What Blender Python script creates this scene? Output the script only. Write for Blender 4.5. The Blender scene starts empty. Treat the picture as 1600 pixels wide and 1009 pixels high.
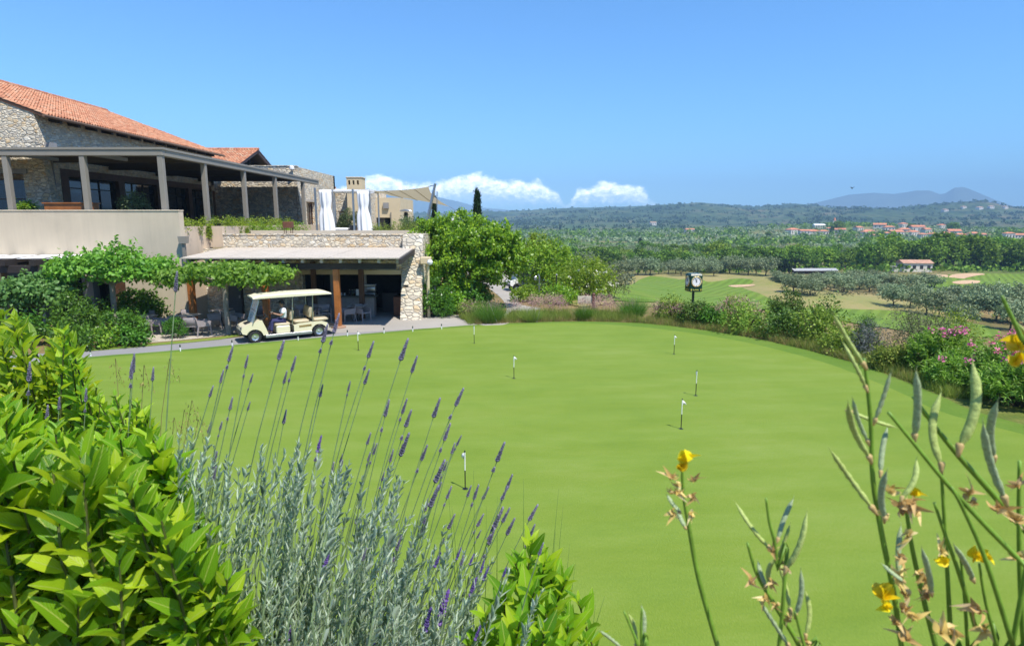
import bpy, math, random
import numpy as np
from mathutils import Vector, Matrix
R = random.Random(11)
G = np.random.default_rng(5)
S = bpy.context.scene
COL = S.collection
rad = math.radians
# ------------------------------------------------------------------ camera
F, H = 950.0, 4.9
TH = math.atan(159.5 / F)
cam = bpy.data.cameras.new('camera'); camo = bpy.data.objects.new('camera', cam); COL.objects.link(camo)
cam.sensor_width = 36; cam.lens = 36 * F / 1600; cam.clip_start = 0.05; cam.clip_end = 60000
camo.location = (0, 0, H); camo.rotation_euler = (rad(90) - TH, 0, 0)
S.camera = camo
cam.dof.use_dof = True; cam.dof.focus_distance = 3.0; cam.dof.aperture_fstop = 7.5
CT, ST = math.cos(TH), math.sin(TH)
def ray(px, py):
    x = (px - 800) / F; u = (504.5 - py) / F
    return Vector((x, CT + u * ST, -ST + u * CT))
def at(px, py, Y):
    d = ray(px, py); return Vector((0, 0, H)) + d * (Y / d.y)
def gp(px, py, z=0.0):
    d = ray(px, py); return Vector((0, 0, H)) + d * ((z - H) / d.z)
# ------------------------------------------------------------------ objects
def tag(o, label=None, cat=None, group=None, kind=None):
    if label: o['label'] = label
    if cat: o['category'] = cat
    if group: o['group'] = group
    if kind: o['kind'] = kind
    return o
def empty(name, loc=(0, 0, 0), rz=0.0):
    o = bpy.data.objects.new(name, None); COL.objects.link(o); o.location = loc; o.rotation_euler = (0, 0, rz)
    o.empty_display_size = 0.2
    return o
def thing(name, label, cat, loc=(0, 0, 0), rz=0.0, group=None):
    return tag(empty(name, loc, rz), label, cat, group)
def kids(o): return [c for c in bpy.data.objects if c.parent == o]
def copy_tree(o, ch=None):
    """copy a thing, its parts and their sub-parts"""
    c = o.copy(); COL.objects.link(c)
    for k in CH.get(o.name, []):
        d = copy_tree(k); d.parent = c
        CH.setdefault(c.name, []).append(d)
    return c
CH = {}
def adopt(o, parent):
    if parent is not None:
        o.parent = parent; CH.setdefault(parent.name, []).append(o)
def link_mesh(name, me, m, parent=None, loc=None):
    o = bpy.data.objects.new(name, me); COL.objects.link(o)
    if m is not None and not me.materials: me.materials.append(m)
    adopt(o, parent)
    if loc is not None: o.location = loc
    return o
class MB:
    def __init__(s): s.v = []; s.f = []
    def add(s, vs, fs):
        b = len(s.v); s.v += [tuple(v) for v in vs]; s.f += [tuple(i + b for i in f) for f in fs]; return s
    def box(s, x0, x1, y0, y1, z0, z1, M=None):
        vs = [Vector((x, y, z)) for z in (z0, z1) for y in (y0, y1) for x in (x0, x1)]
        if M is not None: vs = [M @ v for v in vs]
        return s.add(vs, [(0, 2, 3, 1), (4, 5, 7, 6), (0, 1, 5, 4), (2, 6, 7, 3), (0, 4, 6, 2), (1, 3, 7, 5)])
    def bbox(s, x0, x1, y0, y1, z0, z1, b=0.02, M=None):
        """box with chamfered vertical and top edges"""
        b = min(b, (x1 - x0) * .45, (y1 - y0) * .45, (z1 - z0) * .45)
        ring = lambda i, z: [(x0 + b + i, y0 + i, z), (x1 - b - i, y0 + i, z), (x1 - i, y0 + b + i, z), (x1 - i, y1 - b - i, z), (x1 - b - i, y1 - i, z), (x0 + b + i, y1 - i, z), (x0 + i, y1 - b - i, z), (x0 + i, y0 + b + i, z)]
        rs = [ring(b * .7, z0), ring(0, z0 + b), ring(0, z1 - b), ring(b * .7, z1)]
        vs = [Vector(v) for r in rs for v in r]
        if M is not None: vs = [M @ v for v in vs]
        fs = [tuple(range(7, -1, -1)), tuple(range(24, 32))]
        for k in range(3):
            for i in range(8):
                j = (i + 1) % 8; fs.append((k * 8 + i, k * 8 + j, k * 8 + 8 + j, k * 8 + 8 + i))
        return s.add(vs, fs)
    def bar(s, p, q, w, h=None, up=(0, 0, 1)):
        p, q = Vector(p), Vector(q); d = (q - p); L = d.length; d.normalize()
        up = Vector(up)
        if abs(d.dot(up)) > .98: up = Vector((0, 1, 0))
        sx = d.cross(up).normalized(); uz = sx.cross(d)
        M = Matrix((sx, d, uz)).transposed().to_4x4(); M.translation = p
        h = h or w
        return s.box(-w / 2, w / 2, 0, L, -h / 2, h / 2, M)
    def tube(s, pts, rads, n=8, cap=True):
        pts = [Vector(p) for p in pts]; b = len(s.v); k = len(pts)
        if not hasattr(rads, '__len__'): rads = [rads] * k
        t0 = (pts[1] - pts[0]).normalized()
        ref = Vector((1, 0, 0)) if abs(t0.x) < .8 else Vector((0, 1, 0))
        for i, p in enumerate(pts):
            t = (pts[min(i + 1, k - 1)] - pts[max(i - 1, 0)]).normalized()
            a = t.cross(ref).normalized(); c = t.cross(a)
            for j in range(n):
                an = 2 * math.pi * j / n
                s.v.append(tuple(p + (a * math.cos(an) + c * math.sin(an)) * rads[i]))
        for i in range(k - 1):
            for j in range(n):
                j2 = (j + 1) % n
                s.f.append((b + i * n + j, b + i * n + j2, b + i * n + n + j2, b + i * n + n + j))
        if cap:
            s.f.append(tuple(b + j for j in range(n - 1, -1, -1))); s.f.append(tuple(b + (k - 1) * n + j for j in range(n)))
        return s
    def lathe(s, prof, n=16, M=None, cap=True):
        b = len(s.v)
        for r, z in prof:
            for j in range(n):
                a = 2 * math.pi * j / n; v = Vector((r * math.cos(a), r * math.sin(a), z))
                s.v.append(tuple(M @ v if M is not None else v))
        for i in range(len(prof) - 1):
            for j in range(n):
                j2 = (j + 1) % n; s.f.append((b + i * n + j, b + i * n + j2, b + i * n + n + j2, b + i * n + n + j))
        if cap: s.f.append(tuple(b + j for j in range(n - 1, -1, -1))); s.f.append(tuple(b + (len(prof) - 1) * n + j for j in range(n)))
        return s
    def prism(s, poly, y0, y1, M=None):
        """poly of (x,z) extruded along y"""
        n = len(poly)
        vs = [Vector((x, y0, z)) for x, z in poly] + [Vector((x, y1, z)) for x, z in poly]
        if M is not None: vs = [M @ v for v in vs]
        return s.add(vs, [tuple(range(n)), tuple(range(2 * n - 1, n - 1, -1))] + [(i, i + n, (i + 1) % n + n, (i + 1) % n) for i in range(n)])
    def build(s, name, m, parent=None, smooth=False, loc=None):
        me = bpy.data.meshes.new(name); me.from_pydata(s.v, [], s.f); me.update()
        bm = None
        import bmesh
        bm = bmesh.new(); bm.from_mesh(me); bmesh.ops.recalc_face_normals(bm, faces=bm.faces); bm.to_mesh(me); bm.free()
        if smooth:
            me.polygons.foreach_set('use_smooth', [True] * len(me.polygons))
            if smooth != 'all': me.set_sharp_from_angle(angle=rad(40))
        return link_mesh(name, me, m, parent, loc)
# ------------------------------------------------------------------ foliage
def T_rhomb(): return (np.array([(0, 0, 0), (.5, .42, .06), (0, 1, -.1), (-.5, .42, .06)]), np.array([(0, 1, 2, 3)]))
def T_leaf(seg=6, fold=.10, droop=.22):
    prof = lambda v: max(.04, math.sin(math.pi * min(1, v * .98 + .02) ** .85) ** .8) * .5
    vs = []; fs = []
    for i in range(seg + 1):
        v = i / seg; w = prof(v) if 0 < i < seg else .03
        z = -droop * v * v
        rip = .02 * math.sin(i * 2.1)
        vs += [(-w, v, z + fold * w * 2 + rip), (0, v, z), (w, v, z + fold * w * 2 - rip)]
    for i in range(seg):
        a = i * 3; fs += [(a, a + 1, a + 4, a + 3), (a + 1, a + 2, a + 5, a + 4)]
    return np.array(vs), np.array(fs)
def T_blade(seg=4, droop=.35):
    vs = []; fs = []
    for i in range(seg + 1):
        v = i / seg; w = .5 * (1 - v * .93); vs += [(-w, v, -droop * v * v), (w, v, -droop * v * v)]
    for i in range(seg): a = i * 2; fs.append((a, a + 1, a + 3, a + 2))
    return np.array(vs), np.array(fs)
RH, LEAF, LEAF4, BLADE = T_rhomb(), T_leaf(), T_leaf(4, .12, .3), T_blade()
def nrmz(a): return a / np.maximum(np.linalg.norm(a, axis=1, keepdims=True), 1e-9)
def mesh_np(name, V, Q, smooth=False):
    me = bpy.data.meshes.new(name)
    me.vertices.add(len(V)); me.vertices.foreach_set('co', V.astype(np.float32).ravel())
    k = Q.shape[1]
    me.loops.add(Q.size); me.loops.foreach_set('vertex_index', Q.astype(np.int32).ravel())
    me.polygons.add(len(Q)); me.polygons.foreach_set('loop_start', np.arange(0, Q.size, k, dtype=np.int32))
    if smooth: me.polygons.foreach_set('use_smooth', np.ones(len(Q), bool))
    me.update(calc_edges=True); me.validate()
    return me
def foliage_mesh(name, pos, axis, nrm, L, W, tpl=RH, bend=None, smooth=False, uv=False):
    tv, tf = tpl; n = len(pos)
    axis = nrmz(axis); side = nrmz(np.cross(axis, nrm)); up = np.cross(side, axis)
    L = np.broadcast_to(np.asarray(L, float), (n,)); W = np.broadcast_to(np.asarray(W, float), (n,))
    bend = np.ones(n) if bend is None else bend
    V = pos[:, None, :] + tv[None, :, 1, None] * (L[:, None, None] * axis[:, None, :]) \
        + tv[None, :, 0, None] * (W[:, None, None] * side[:, None, :]) + tv[None, :, 2, None] * ((L * bend)[:, None, None] * up[:, None, :])
    Q = (tf[None] + (np.arange(n) * len(tv))[:, None, None]).reshape(-1, tf.shape[1])
    me = mesh_np(name, V.reshape(-1, 3), Q, smooth)
    if uv:
        T = np.stack([tv[:, 0] + .5, tv[:, 1]], -1); ly = me.uv_layers.new(name='leaf'); ly.data.foreach_set('uv', T[Q.ravel() % len(tv)].astype(np.float32).ravel())
    return me
def crown_mesh(name, rx, ry, rz, nc, per, cr, L, W, g=G, shell=.45, up=.5, flat=0.0, lobes=5, cut=-.75, jit=.25):
    """leaf clumps through an uneven ellipsoid; centre at origin"""
    d = nrmz(g.normal(size=(nc, 3))); d = d[d[:, 2] > cut]
    n = len(d)
    r = g.random(n) ** shell
    lob = np.ones(n)
    for k in range(lobes):
        q = nrmz(g.normal(size=(1, 3)))[0]; lob += .22 * np.clip((d @ q) * 2 - 1, 0, 1) - .16 * np.clip((-(d @ q)) * 2 - 1.1, 0, 1)
    c = d * (r * lob)[:, None] * np.array([rx, ry, rz])
    pos = np.repeat(c, per, 0) + g.normal(size=(n * per, 3)) * cr * np.repeat(g.uniform(.6, 1.3, n), per)[:, None]
    out = nrmz(np.repeat(d, per, 0) + g.normal(size=(n * per, 3)) * .55)
    ax = nrmz(out * .7 + g.normal(size=out.shape) * .7 + np.array([0, 0, -.15]))
    nr = nrmz(g.normal(size=out.shape) * .55 + out * .8 + np.array([.05, -.1, up * .6]))
    s = g.uniform(1 - jit, 1 + jit, len(pos)) * 1.3
    return foliage_mesh(name, pos, ax, nr, L * s, W * s * 1.15)
def trunk_mb(h, r, limbs=4, spread=1.0, top=1.0, rnd=R, lean=.1):
    m = MB(); lx, ly = rnd.uniform(-lean, lean) * h, rnd.uniform(-lean, lean) * h
    pts = [(0, 0, -.3), (lx * .1, ly * .1, h * .25), (lx * .5, ly * .5, h * .6), (lx, ly, h)]
    m.tube(pts, [r * 1.25, r, r * .85, r * .7], 8)
    for i in range(limbs):
        a = 2 * math.pi * i / limbs + rnd.uniform(-.4, .4); s = spread * rnd.uniform(.6, 1)
        z = h * rnd.uniform(.8, .98)
        m.tube([(lx * .9, ly * .9, z), (lx + math.cos(a) * s * .45, ly + math.sin(a) * s * .45, z + top * .45), (lx + math.cos(a) * s, ly + math.sin(a) * s, z + top)], [r * .55, r * .4, r * .15], 6)
    return m
# ------------------------------------------------------------------ materials
class NT:
    def __init__(s, name):
        s.m = bpy.data.materials.new(name); s.m.use_nodes = True; s.t = s.m.node_tree
        s.p = s.t.nodes['Principled BSDF']; s.out = s.t.nodes['Material Output']
    def n(s, typ, **kw):
        x = s.t.nodes.new(typ)
        for k, v in kw.items():
            if k.startswith('i_'):
                x.inputs[int(k[2:]) if k[2:].isdigit() else k[2:]].default_value = v
            else: setattr(x, k, v)
        return x
    def l(s, a, b): s.t.links.new(a, b)
    def coord(s, scale=(1, 1, 1), which='Object', rot=(0, 0, 0)):
        c = s.n('ShaderNodeTexCoord'); mp = s.n('ShaderNodeMapping'); mp.inputs['Scale'].default_value = scale; mp.inputs['Rotation'].default_value = rot
        if which == 'World':
            g = s.n('ShaderNodeNewGeometry'); s.l(g.outputs['Position'], mp.inputs['Vector'])
        else: s.l(c.outputs[which], mp.inputs['Vector'])
        return mp.outputs['Vector']
    def noise(s, vec, scale, detail=4, rough=.55):
        x = s.n('ShaderNodeTexNoise'); x.inputs['Scale'].default_value = scale; x.inputs['Detail'].default_value = detail; x.inputs['Roughness'].default_value = rough
        s.l(vec, x.inputs['Vector']); return x.outputs['Fac']
    def ramp(s, fac, stops, interp='LINEAR'):
        x = s.n('ShaderNodeValToRGB'); x.color_ramp.interpolation = interp; e = x.color_ramp.elements
        while len(e) < len(stops): e.new(.5)
        for a, (p, c) in zip(e, stops): a.position = p; a.color = (c[0], c[1], c[2], 1) if hasattr(c, '__len__') else (c, c, c, 1)
        s.l(fac, x.inputs['Fac']); return x.outputs['Color']
    def mix(s, fac, a, b, mode='MIX'):
        x = s.n('ShaderNodeMix', data_type='RGBA', blend_type=mode)
        for k, v in ((0, fac), (6, a), (7, b)):
            if hasattr(v, 'is_output'): s.l(v, x.inputs[k])
            else: x.inputs[k].default_value = v if k == 0 else (v[0], v[1], v[2], 1)
        return x.outputs[2]
    def math(s, op, a, b=None, c=None):
        x = s.n('ShaderNodeMath', operation=op)
        for k, v in enumerate((a, b, c)):
            if v is None: continue
            if hasattr(v, 'is_output'): s.l(v, x.inputs[k])
            else: x.inputs[k].default_value = v
        return x.outputs[0]
    def bump(s, h, strength=.3, dist=.02):
        b = s.n('ShaderNodeBump'); b.inputs['Strength'].default_value = strength; b.inputs['Distance'].default_value = dist
        s.l(h, b.inputs['Height']); s.l(b.outputs['Normal'], s.p.inputs['Normal'])
    def col(s, c):
        if hasattr(c, 'is_output'): s.l(c, s.p.inputs['Base Color'])
        else: s.p.inputs['Base Color'].default_value = (c[0], c[1], c[2], 1)
    def set(s, **kw):
        for k, v in kw.items(): s.p.inputs[k.replace('_', ' ')].default_value = v
        return s
def plain(name, c, rough=.5, metal=0.0, var=.12, scale=6, bump=0.0, spec=.5, fine=40):
    t = NT(name); v = t.coord()
    n1 = t.noise(v, scale, 5); n2 = t.noise(v, fine, 3)
    f = t.math('ADD', t.math('MULTIPLY', n1, .7), t.math('MULTIPLY', n2, .3))
    lo = [x * (1 - var * 1.6) for x in c]; hi = [min(1, x * (1 + var * 1.3)) for x in c]
    t.col(t.ramp(f, [(.3, lo), (.7, hi)])); t.set(Roughness=rough, Metallic=metal)
    t.p.inputs['Specular IOR Level'].default_value = spec
    if bump: t.bump(f, bump, .02)
    return t.m
def plaster(name, c):
    t = NT(name); v = t.coord((1, 1, 1), 'World'); a = t.noise(v, .6, 5, .6); b = t.noise(t.coord((3.2, 3.2, .16), 'World'), 1.0, 5, .7); d = t.noise(v, 30, 4)
    k = lambda f: [x * f for x in c]
    f = t.math('ADD', t.math('ADD', t.math('MULTIPLY', a, .45), t.math('MULTIPLY', b, .4)), t.math('MULTIPLY', d, .15))
    t.col(t.ramp(f, [(.3, k(.80)), (.5, k(.98)), (.68, k(1.08))])); t.set(Roughness=.9); t.bump(d, .12, .01); return t.m
def leafmat(name, c1, c2, trans=.35, tcol=None, rough=.45, spec=.4, vein=False, mid=None, detail=0.0):
    t = NT(name); g = t.n('ShaderNodeNewGeometry'); rn = g.outputs['Random Per Island']
    stops = [(0, c1), (1, c2)] if mid is None else [(0, c1), (.5, mid), (1, c2)]
    c = t.ramp(rn, stops)
    oi = t.n('ShaderNodeObjectInfo')
    hs = t.n('ShaderNodeHueSaturation'); t.l(c, hs.inputs['Color'])
    t.l(t.math('MULTIPLY_ADD', oi.outputs['Random'], .3, .85), hs.inputs['Value']); t.l(t.math('MULTIPLY_ADD', oi.outputs['Random'], .03, .485), hs.inputs['Hue'])
    c = hs.outputs['Color']
    if detail:
        c = t.mix(t.noise(t.coord(), detail, 3), t.mix(1.0, c, (.72, .72, .72), 'MULTIPLY'), t.mix(1.0, c, (1.2, 1.2, 1.15), 'MULTIPLY'))
    if vein:
        u = t.n('ShaderNodeTexCoord'); sp = t.n('ShaderNodeSeparateXYZ'); t.l(u.outputs['UV'], sp.inputs[0])
        du = t.math('ABSOLUTE', t.math('SUBTRACT', sp.outputs[0], .5)); rib = t.ramp(du, [(.012, 1), (.045, 0)])
        sv = t.math('SINE', t.math('MULTIPLY', t.math('SUBTRACT', sp.outputs[1], t.math('MULTIPLY', du, .9)), 62)); vn = t.ramp(sv, [(.78, 0), (1, 1)])
        c = t.mix(t.math('MULTIPLY', vn, .30), c, t.mix(.5, c, (.55, .62, .12))); c = t.mix(t.math('MULTIPLY', rib, .7), c, (.55, .62, .14))
        t.bump(t.math('SUBTRACT', t.math('MULTIPLY', sv, .35), rib), .35, .002)
    t.col(c); t.set(Roughness=rough); t.p.inputs['Specular IOR Level'].default_value = spec
    tr = t.n('ShaderNodeBsdfTranslucent')
    if tcol: t.l(t.mix(.5, c, tcol), tr.inputs['Color'])
    else: t.l(c, tr.inputs['Color'])
    mx = t.n('ShaderNodeMixShader'); mx.inputs[0].default_value = trans
    t.l(t.p.outputs[0], mx.inputs[1]); t.l(tr.outputs[0], mx.inputs[2]); t.l(mx.outputs[0], t.out.inputs['Surface'])
    return t.m
def stonemat(name, scale=3.2, tint=(1, 1, 1), mortar=(.36, .33, .28)):
    t = NT(name); v = t.coord((1, 1, 1.75), 'World')
    nz = t.n('ShaderNodeTexNoise'); nz.inputs['Scale'].default_value = 2.2; nz.inputs['Detail'].default_value = 3; t.l(v, nz.inputs['Vector'])
    mv = t.n('ShaderNodeVectorMath', operation='MULTIPLY_ADD'); t.l(nz.outputs['Color'], mv.inputs[0]); mv.inputs[1].default_value = (.22, .22, .22); t.l(v, mv.inputs[2])
    def vor(feature):
        x = t.n('ShaderNodeTexVoronoi', feature=feature); x.inputs['Scale'].default_value = scale; x.inputs['Randomness'].default_value = .9; t.l(mv.outputs[0], x.inputs['Vector']); return x
    a = vor('F1'); e = vor('DISTANCE_TO_EDGE')
    sx = t.n('ShaderNodeSeparateColor'); t.l(a.outputs['Color'], sx.inputs[0])
    T = lambda c: [c[i] * tint[i] for i in range(3)]
    c = t.ramp(sx.outputs[0], [(0, T((.36, .33, .29))), (.3, T((.50, .46, .39))), (.55, T((.58, .53, .44))), (.72, T((.46, .34, .20))), (.85, T((.62, .59, .53))), (1, T((.30, .29, .28)))])
    fine = t.noise(v, 14, 6, .65)
    c = t.mix(t.math('MULTIPLY', fine, .55), c, (.22, .20, .17))
    edge = t.ramp(e.outputs['Distance'], [(.0, 0), (.075, 1)])
    c = t.mix(edge, mortar, c)
    t.col(c); t.set(Roughness=.9)
    h = t.math('ADD', t.math('MULTIPLY', t.ramp(e.outputs['Distance'], [(0, 0), (.16, 1)]), .8), t.math('MULTIPLY', fine, .5))
    t.bump(h, 1.0, .055)
    return t.m
# ------------------------------------------------------------------ light, sky, air
S.view_settings.view_transform = 'Standard'; S.view_settings.look = 'None'; S.view_settings.exposure = 0.55; S.view_settings.gamma = 1
S.view_settings.use_curve_mapping = False
S.cycles.use_denoising = True
S.cycles.max_bounces = 8; S.cycles.diffuse_bounces = 3; S.cycles.glossy_bounces = 3; S.cycles.transmission_bounces = 4; S.cycles.volume_bounces = 0
S.cycles.transparent_max_bounces = 8; S.cycles.sample_clamp_indirect = 6
SUN_EL = rad(62); SH = Vector((.68, -.733))
sd = Vector((SH.x * math.cos(SUN_EL), SH.y * math.cos(SUN_EL), math.sin(SUN_EL)))
sl = bpy.data.lights.new('sun', 'SUN'); sl.energy = 5.0; sl.angle = rad(.5); sl.color = (1, .95, .87)
so = bpy.data.objects.new('sun', sl); COL.objects.link(so); so.rotation_euler = sd.to_track_quat('Z', 'Y').to_euler(); so.location = (20, -20, 60)
W = bpy.data.worlds.new('World'); S.world = W; W.use_nodes = True
wt = W.node_tree; wn = wt.nodes; wl = wt.links; bg = wn['Background']
sky = wn.new('ShaderNodeTexSky'); sky.sky_type = 'NISHITA'; sky.sun_disc = False; sky.sun_elevation = SUN_EL; sky.sun_rotation = math.atan2(sd.x, sd.y)
sky.air_density = 1.0; sky.dust_density = .3; sky.ozone_density = 2.2; sky.altitude = 100
bg.inputs['Strength'].default_value = .118
def wmath(op, a, b=None, c=None):
    x = wn.new('ShaderNodeMath'); x.operation = op
    for k, v in enumerate((a, b, c)):
        if v is None: continue
        if hasattr(v, 'is_output'): wl.new(v, x.inputs[k])
        else: x.inputs[k].default_value = v
    return x.outputs[0]
tc = wn.new('ShaderNodeTexCoord'); sep = wn.new('ShaderNodeSeparateXYZ'); wl.new(tc.outputs['Generated'], sep.inputs[0])
az = wmath('MULTIPLY', wmath('ARCTAN2', sep.outputs[0], sep.outputs[1]), 180 / math.pi)
el = wmath('MULTIPLY', wmath('ARCSINE', sep.outputs[2]), 180 / math.pi)
cr = wn.new('ShaderNodeValToRGB'); wl.new(wmath('DIVIDE', wmath('ADD', az, 45), 90), cr.inputs[0])
ctop = [(430, .6), (500, 2.2), (545, 3.2), (580, 4.15), (612, 4.15), (640, 3.5), (672, 3.4), (700, 3.9), (735, 4.3), (765, 4.0), (800, 3.75), (840, 3.6), (868, 2.8), (884, 1.4), (902, 2.9), (935, 3.5), (965, 3.45), (1000, 3.0), (1022, 1.9), (1050, .6)]
E = cr.color_ramp.elements
while len(E) < len(ctop): E.new(.5)
for e, (px, t_) in zip(E, ctop):
    a = math.degrees(math.atan((px - 800) / F * .985)); e.position = (a + 45) / 90; e.color = (t_ / 6,) * 3 + (1,)
cv = wn.new('ShaderNodeCombineXYZ'); wl.new(az, cv.inputs[0]); wl.new(wmath('MULTIPLY', el, 1.5), cv.inputs[1])
def wnoise(sc, det, ro=.6):
    x = wn.new('ShaderNodeTexNoise'); x.inputs['Scale'].default_value = sc; x.inputs['Detail'].default_value = det; x.inputs['Roughness'].default_value = ro
    wl.new(cv.outputs[0], x.inputs['Vector']); return x.outputs['Fac']
n1 = wnoise(.55, 8, .6); n2 = wnoise(1.7, 8, .62)
top = wmath('ADD', wmath('MULTIPLY', cr.outputs[0], 6.0), wmath('MULTIPLY_ADD', n1, 2.2, -1.0))
d = wmath('SUBTRACT', top, el)
mr = wn.new('ShaderNodeMapRange'); mr.interpolation_type = 'SMOOTHSTEP'; wl.new(d, mr.inputs[0]); mr.inputs[1].default_value = 0; mr.inputs[2].default_value = .7
mb = wn.new('ShaderNodeMapRange'); mb.interpolation_type = 'SMOOTHSTEP'; wl.new(wmath('ADD', el, wmath('MULTIPLY', n2, 1.2)), mb.inputs[0]); mb.inputs[1].default_value = 1.5; mb.inputs[2].default_value = 3.9
dens = wmath('MULTIPLY', wmath('MULTIPLY', mr.outputs[0], mb.outputs[0]), wmath('MULTIPLY_ADD', n2, .9, .45))
dens = wmath('MINIMUM', dens, 1.0)
ccol = wn.new('ShaderNodeValToRGB'); wl.new(wmath('ADD', wmath('MULTIPLY', n2, .75), wmath('MULTIPLY', wmath('SUBTRACT', 1.2, wmath('MULTIPLY', d, .8)), .3)), ccol.inputs[0])
ccol.color_ramp.elements[0].position = .25; ccol.color_ramp.elements[0].color = (13, 14, 16.5, 1)
ccol.color_ramp.elements[1].position = .75; ccol.color_ramp.elements[1].color = (39, 36.5, 34.5, 1)
# the sky's colour, a clear Mediterranean blue
hs = wn.new('ShaderNodeMix'); hs.data_type = 'RGBA'; hs.blend_type = 'MULTIPLY'; hs.inputs[0].default_value = 1
wl.new(sky.outputs[0], hs.inputs[6]); hs.inputs[7].default_value = (.54, .98, 1.36, 1)
mx = wn.new('ShaderNodeMix'); mx.data_type = 'RGBA'; wl.new(dens, mx.inputs[0]); wl.new(hs.outputs[2], mx.inputs[6]); wl.new(ccol.outputs[0], mx.inputs[7])
wl.new(mx.outputs[2], bg.inputs['Color'])
# ------------------------------------------------------------------ terrain
PLAT = [(-260, -60), (17.5, -60), (17.0, 8), (16, 16), (14.2, 22), (11, 28), (7.5, 33), (5.5, 38), (5, 48), (3, 62), (-8, 95), (-60, 120), (-260, 120)]
def poly_out(x, y, poly):
    """distance outside a polygon (0 inside)"""
    d = np.full(x.shape, 1e12); ins = np.zeros(x.shape, bool); n = len(poly)
    for i in range(n):
        ax, ay = poly[i]; bx, by = poly[(i + 1) % n]; ex, ey = bx - ax, by - ay
        t = np.clip(((x - ax) * ex + (y - ay) * ey) / (ex * ex + ey * ey), 0, 1)
        d = np.minimum(d, (x - ax - t * ex) ** 2 + (y - ay - t * ey) ** 2)
        c = ((ay > y) != (by > y)); xs = ax + (y - ay) * ex / (ey if ey else 1e-9); ins ^= (c & (x < xs))
    d = np.sqrt(d); return np.where(ins, 0, d)
def sm(a, b, x): t = np.clip((x - a) / (b - a), 0, 1); return t * t * (3 - 2 * t)
_ph = np.random.default_rng(3).uniform(0, 6.28, (40, 3))
def fbm(x, y, wl0, oct=4):
    s = 0; a = 1.0; w = wl0
    for k in range(oct):
        for j in range(2):
            p = _ph[(k * 4 + j * 2) % 40]; an = p[2]
            s = s + a * .5 * np.sin((x * math.cos(an) + y * math.sin(an)) * 6.28 / w + p[0] + 1.3 * np.sin((-x * math.sin(an) + y * math.cos(an)) * 6.28 / (w * 1.37) + p[1]))
        a *= .5; w *= .47
    return s
RIDGE = [(-400, 345), (300, 338), (600, 336), (720, 335), (800, 334), (850, 330), (900, 326), (960, 325), (1040, 322), (1095, 319), (1150, 323), (1180, 326), (1240, 321), (1270, 321), (1330, 326), (1400, 329), (1450, 327), (1520, 325), (1600, 327), (1800, 326), (2400, 330)]
RA = np.array([math.atan((p - 800) / F * .987) for p, _ in RIDGE]); RE = np.array([(159.5 - (504.5 - y)) for _, y in RIDGE])
RE = np.array([math.tan(math.atan((504.5 - y) / F) - TH) for _, y in RIDGE])
RD = 3000.0
BUMPS = [(50, 158, 2.2, 9), (66, 150, 3.4, 11), (60, 126, 1.6, 12), (92, 128, .9, 14), (125, 180, 1.3, 12), (38, 122, -.8, 16)]
def hz(x, y):
    x = np.asarray(x, float); y = np.asarray(y, float)
    do = poly_out(x, y, PLAT)
    z = -13.2 * (1 - np.exp(-(do / 43.0) ** 1.15)) + .35 * fbm(x, y, 60, 3) * sm(12, 60, do)
    for bx, by, bh, br in BUMPS: z = z + bh * np.exp(-((x - bx) ** 2 + (y - by) ** 2) / (br * br))
    # bank under the viewpoint
    xx = np.where(np.abs(x) < 17, 1.0, 0.0) * 0 + sm(19, 13, np.abs(x))
    bank = np.where(y < 1.7, 3.45, 3.45 * (1 - sm(1.2, 5.6, y)))
    z = z + bank * xx * np.where(do > 0, np.exp(-do / 3), 1)
    d = np.hypot(x, y); a = np.arctan2(x, y)
    # village rise
    z = z + 11 * np.exp(-(((x - 430) / 190) ** 2 + ((y - 790) / 120) ** 2))
    re = np.interp(a, RA, RE)
    tgt = 4.9 + RD * np.cos(np.clip(a, -1.2, 1.2)) * re
    s = sm(900, RD, d) ** 1.25
    z = z + (tgt + 13.2) * s * (1 + 0 * d) + (fbm(x, y, 900, 5) * 20 * s * (1 - sm(RD * .82, RD, d) * .8))
    z = z - sm(RD, RD * 1.35, d) * 70
    z = np.where(d > 3500, np.maximum(np.minimum(z, 60), -13.2 + 0 * z), z)
    return z
def hz1(x, y): return float(hz(np.array([x]), np.array([y]))[0])
def rayhit(px, py, d0=8, d1=6000):
    dr = ray(px, py); hl = math.hypot(dr.x, dr.y)
    D = np.geomspace(d0, d1, 500); X = dr.x / hl * D; Y = dr.y / hl * D; Z = H + dr.z / hl * D
    below = Z < hz(X, Y)
    k = int(np.argmax(below)) if below.any() else len(D) - 1
    e = Z - hz(X, Y); k0 = max(k - 1, 0); f = 0 if k == k0 else float(np.clip(e[k0] / (e[k0] - e[k] + 1e-12), 0, 1))
    m = D[k0] + (D[k] - D[k0]) * f
    return Vector((dr.x / hl * m, dr.y / hl * m, hz1(dr.x / hl * m, dr.y / hl * m)))
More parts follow.
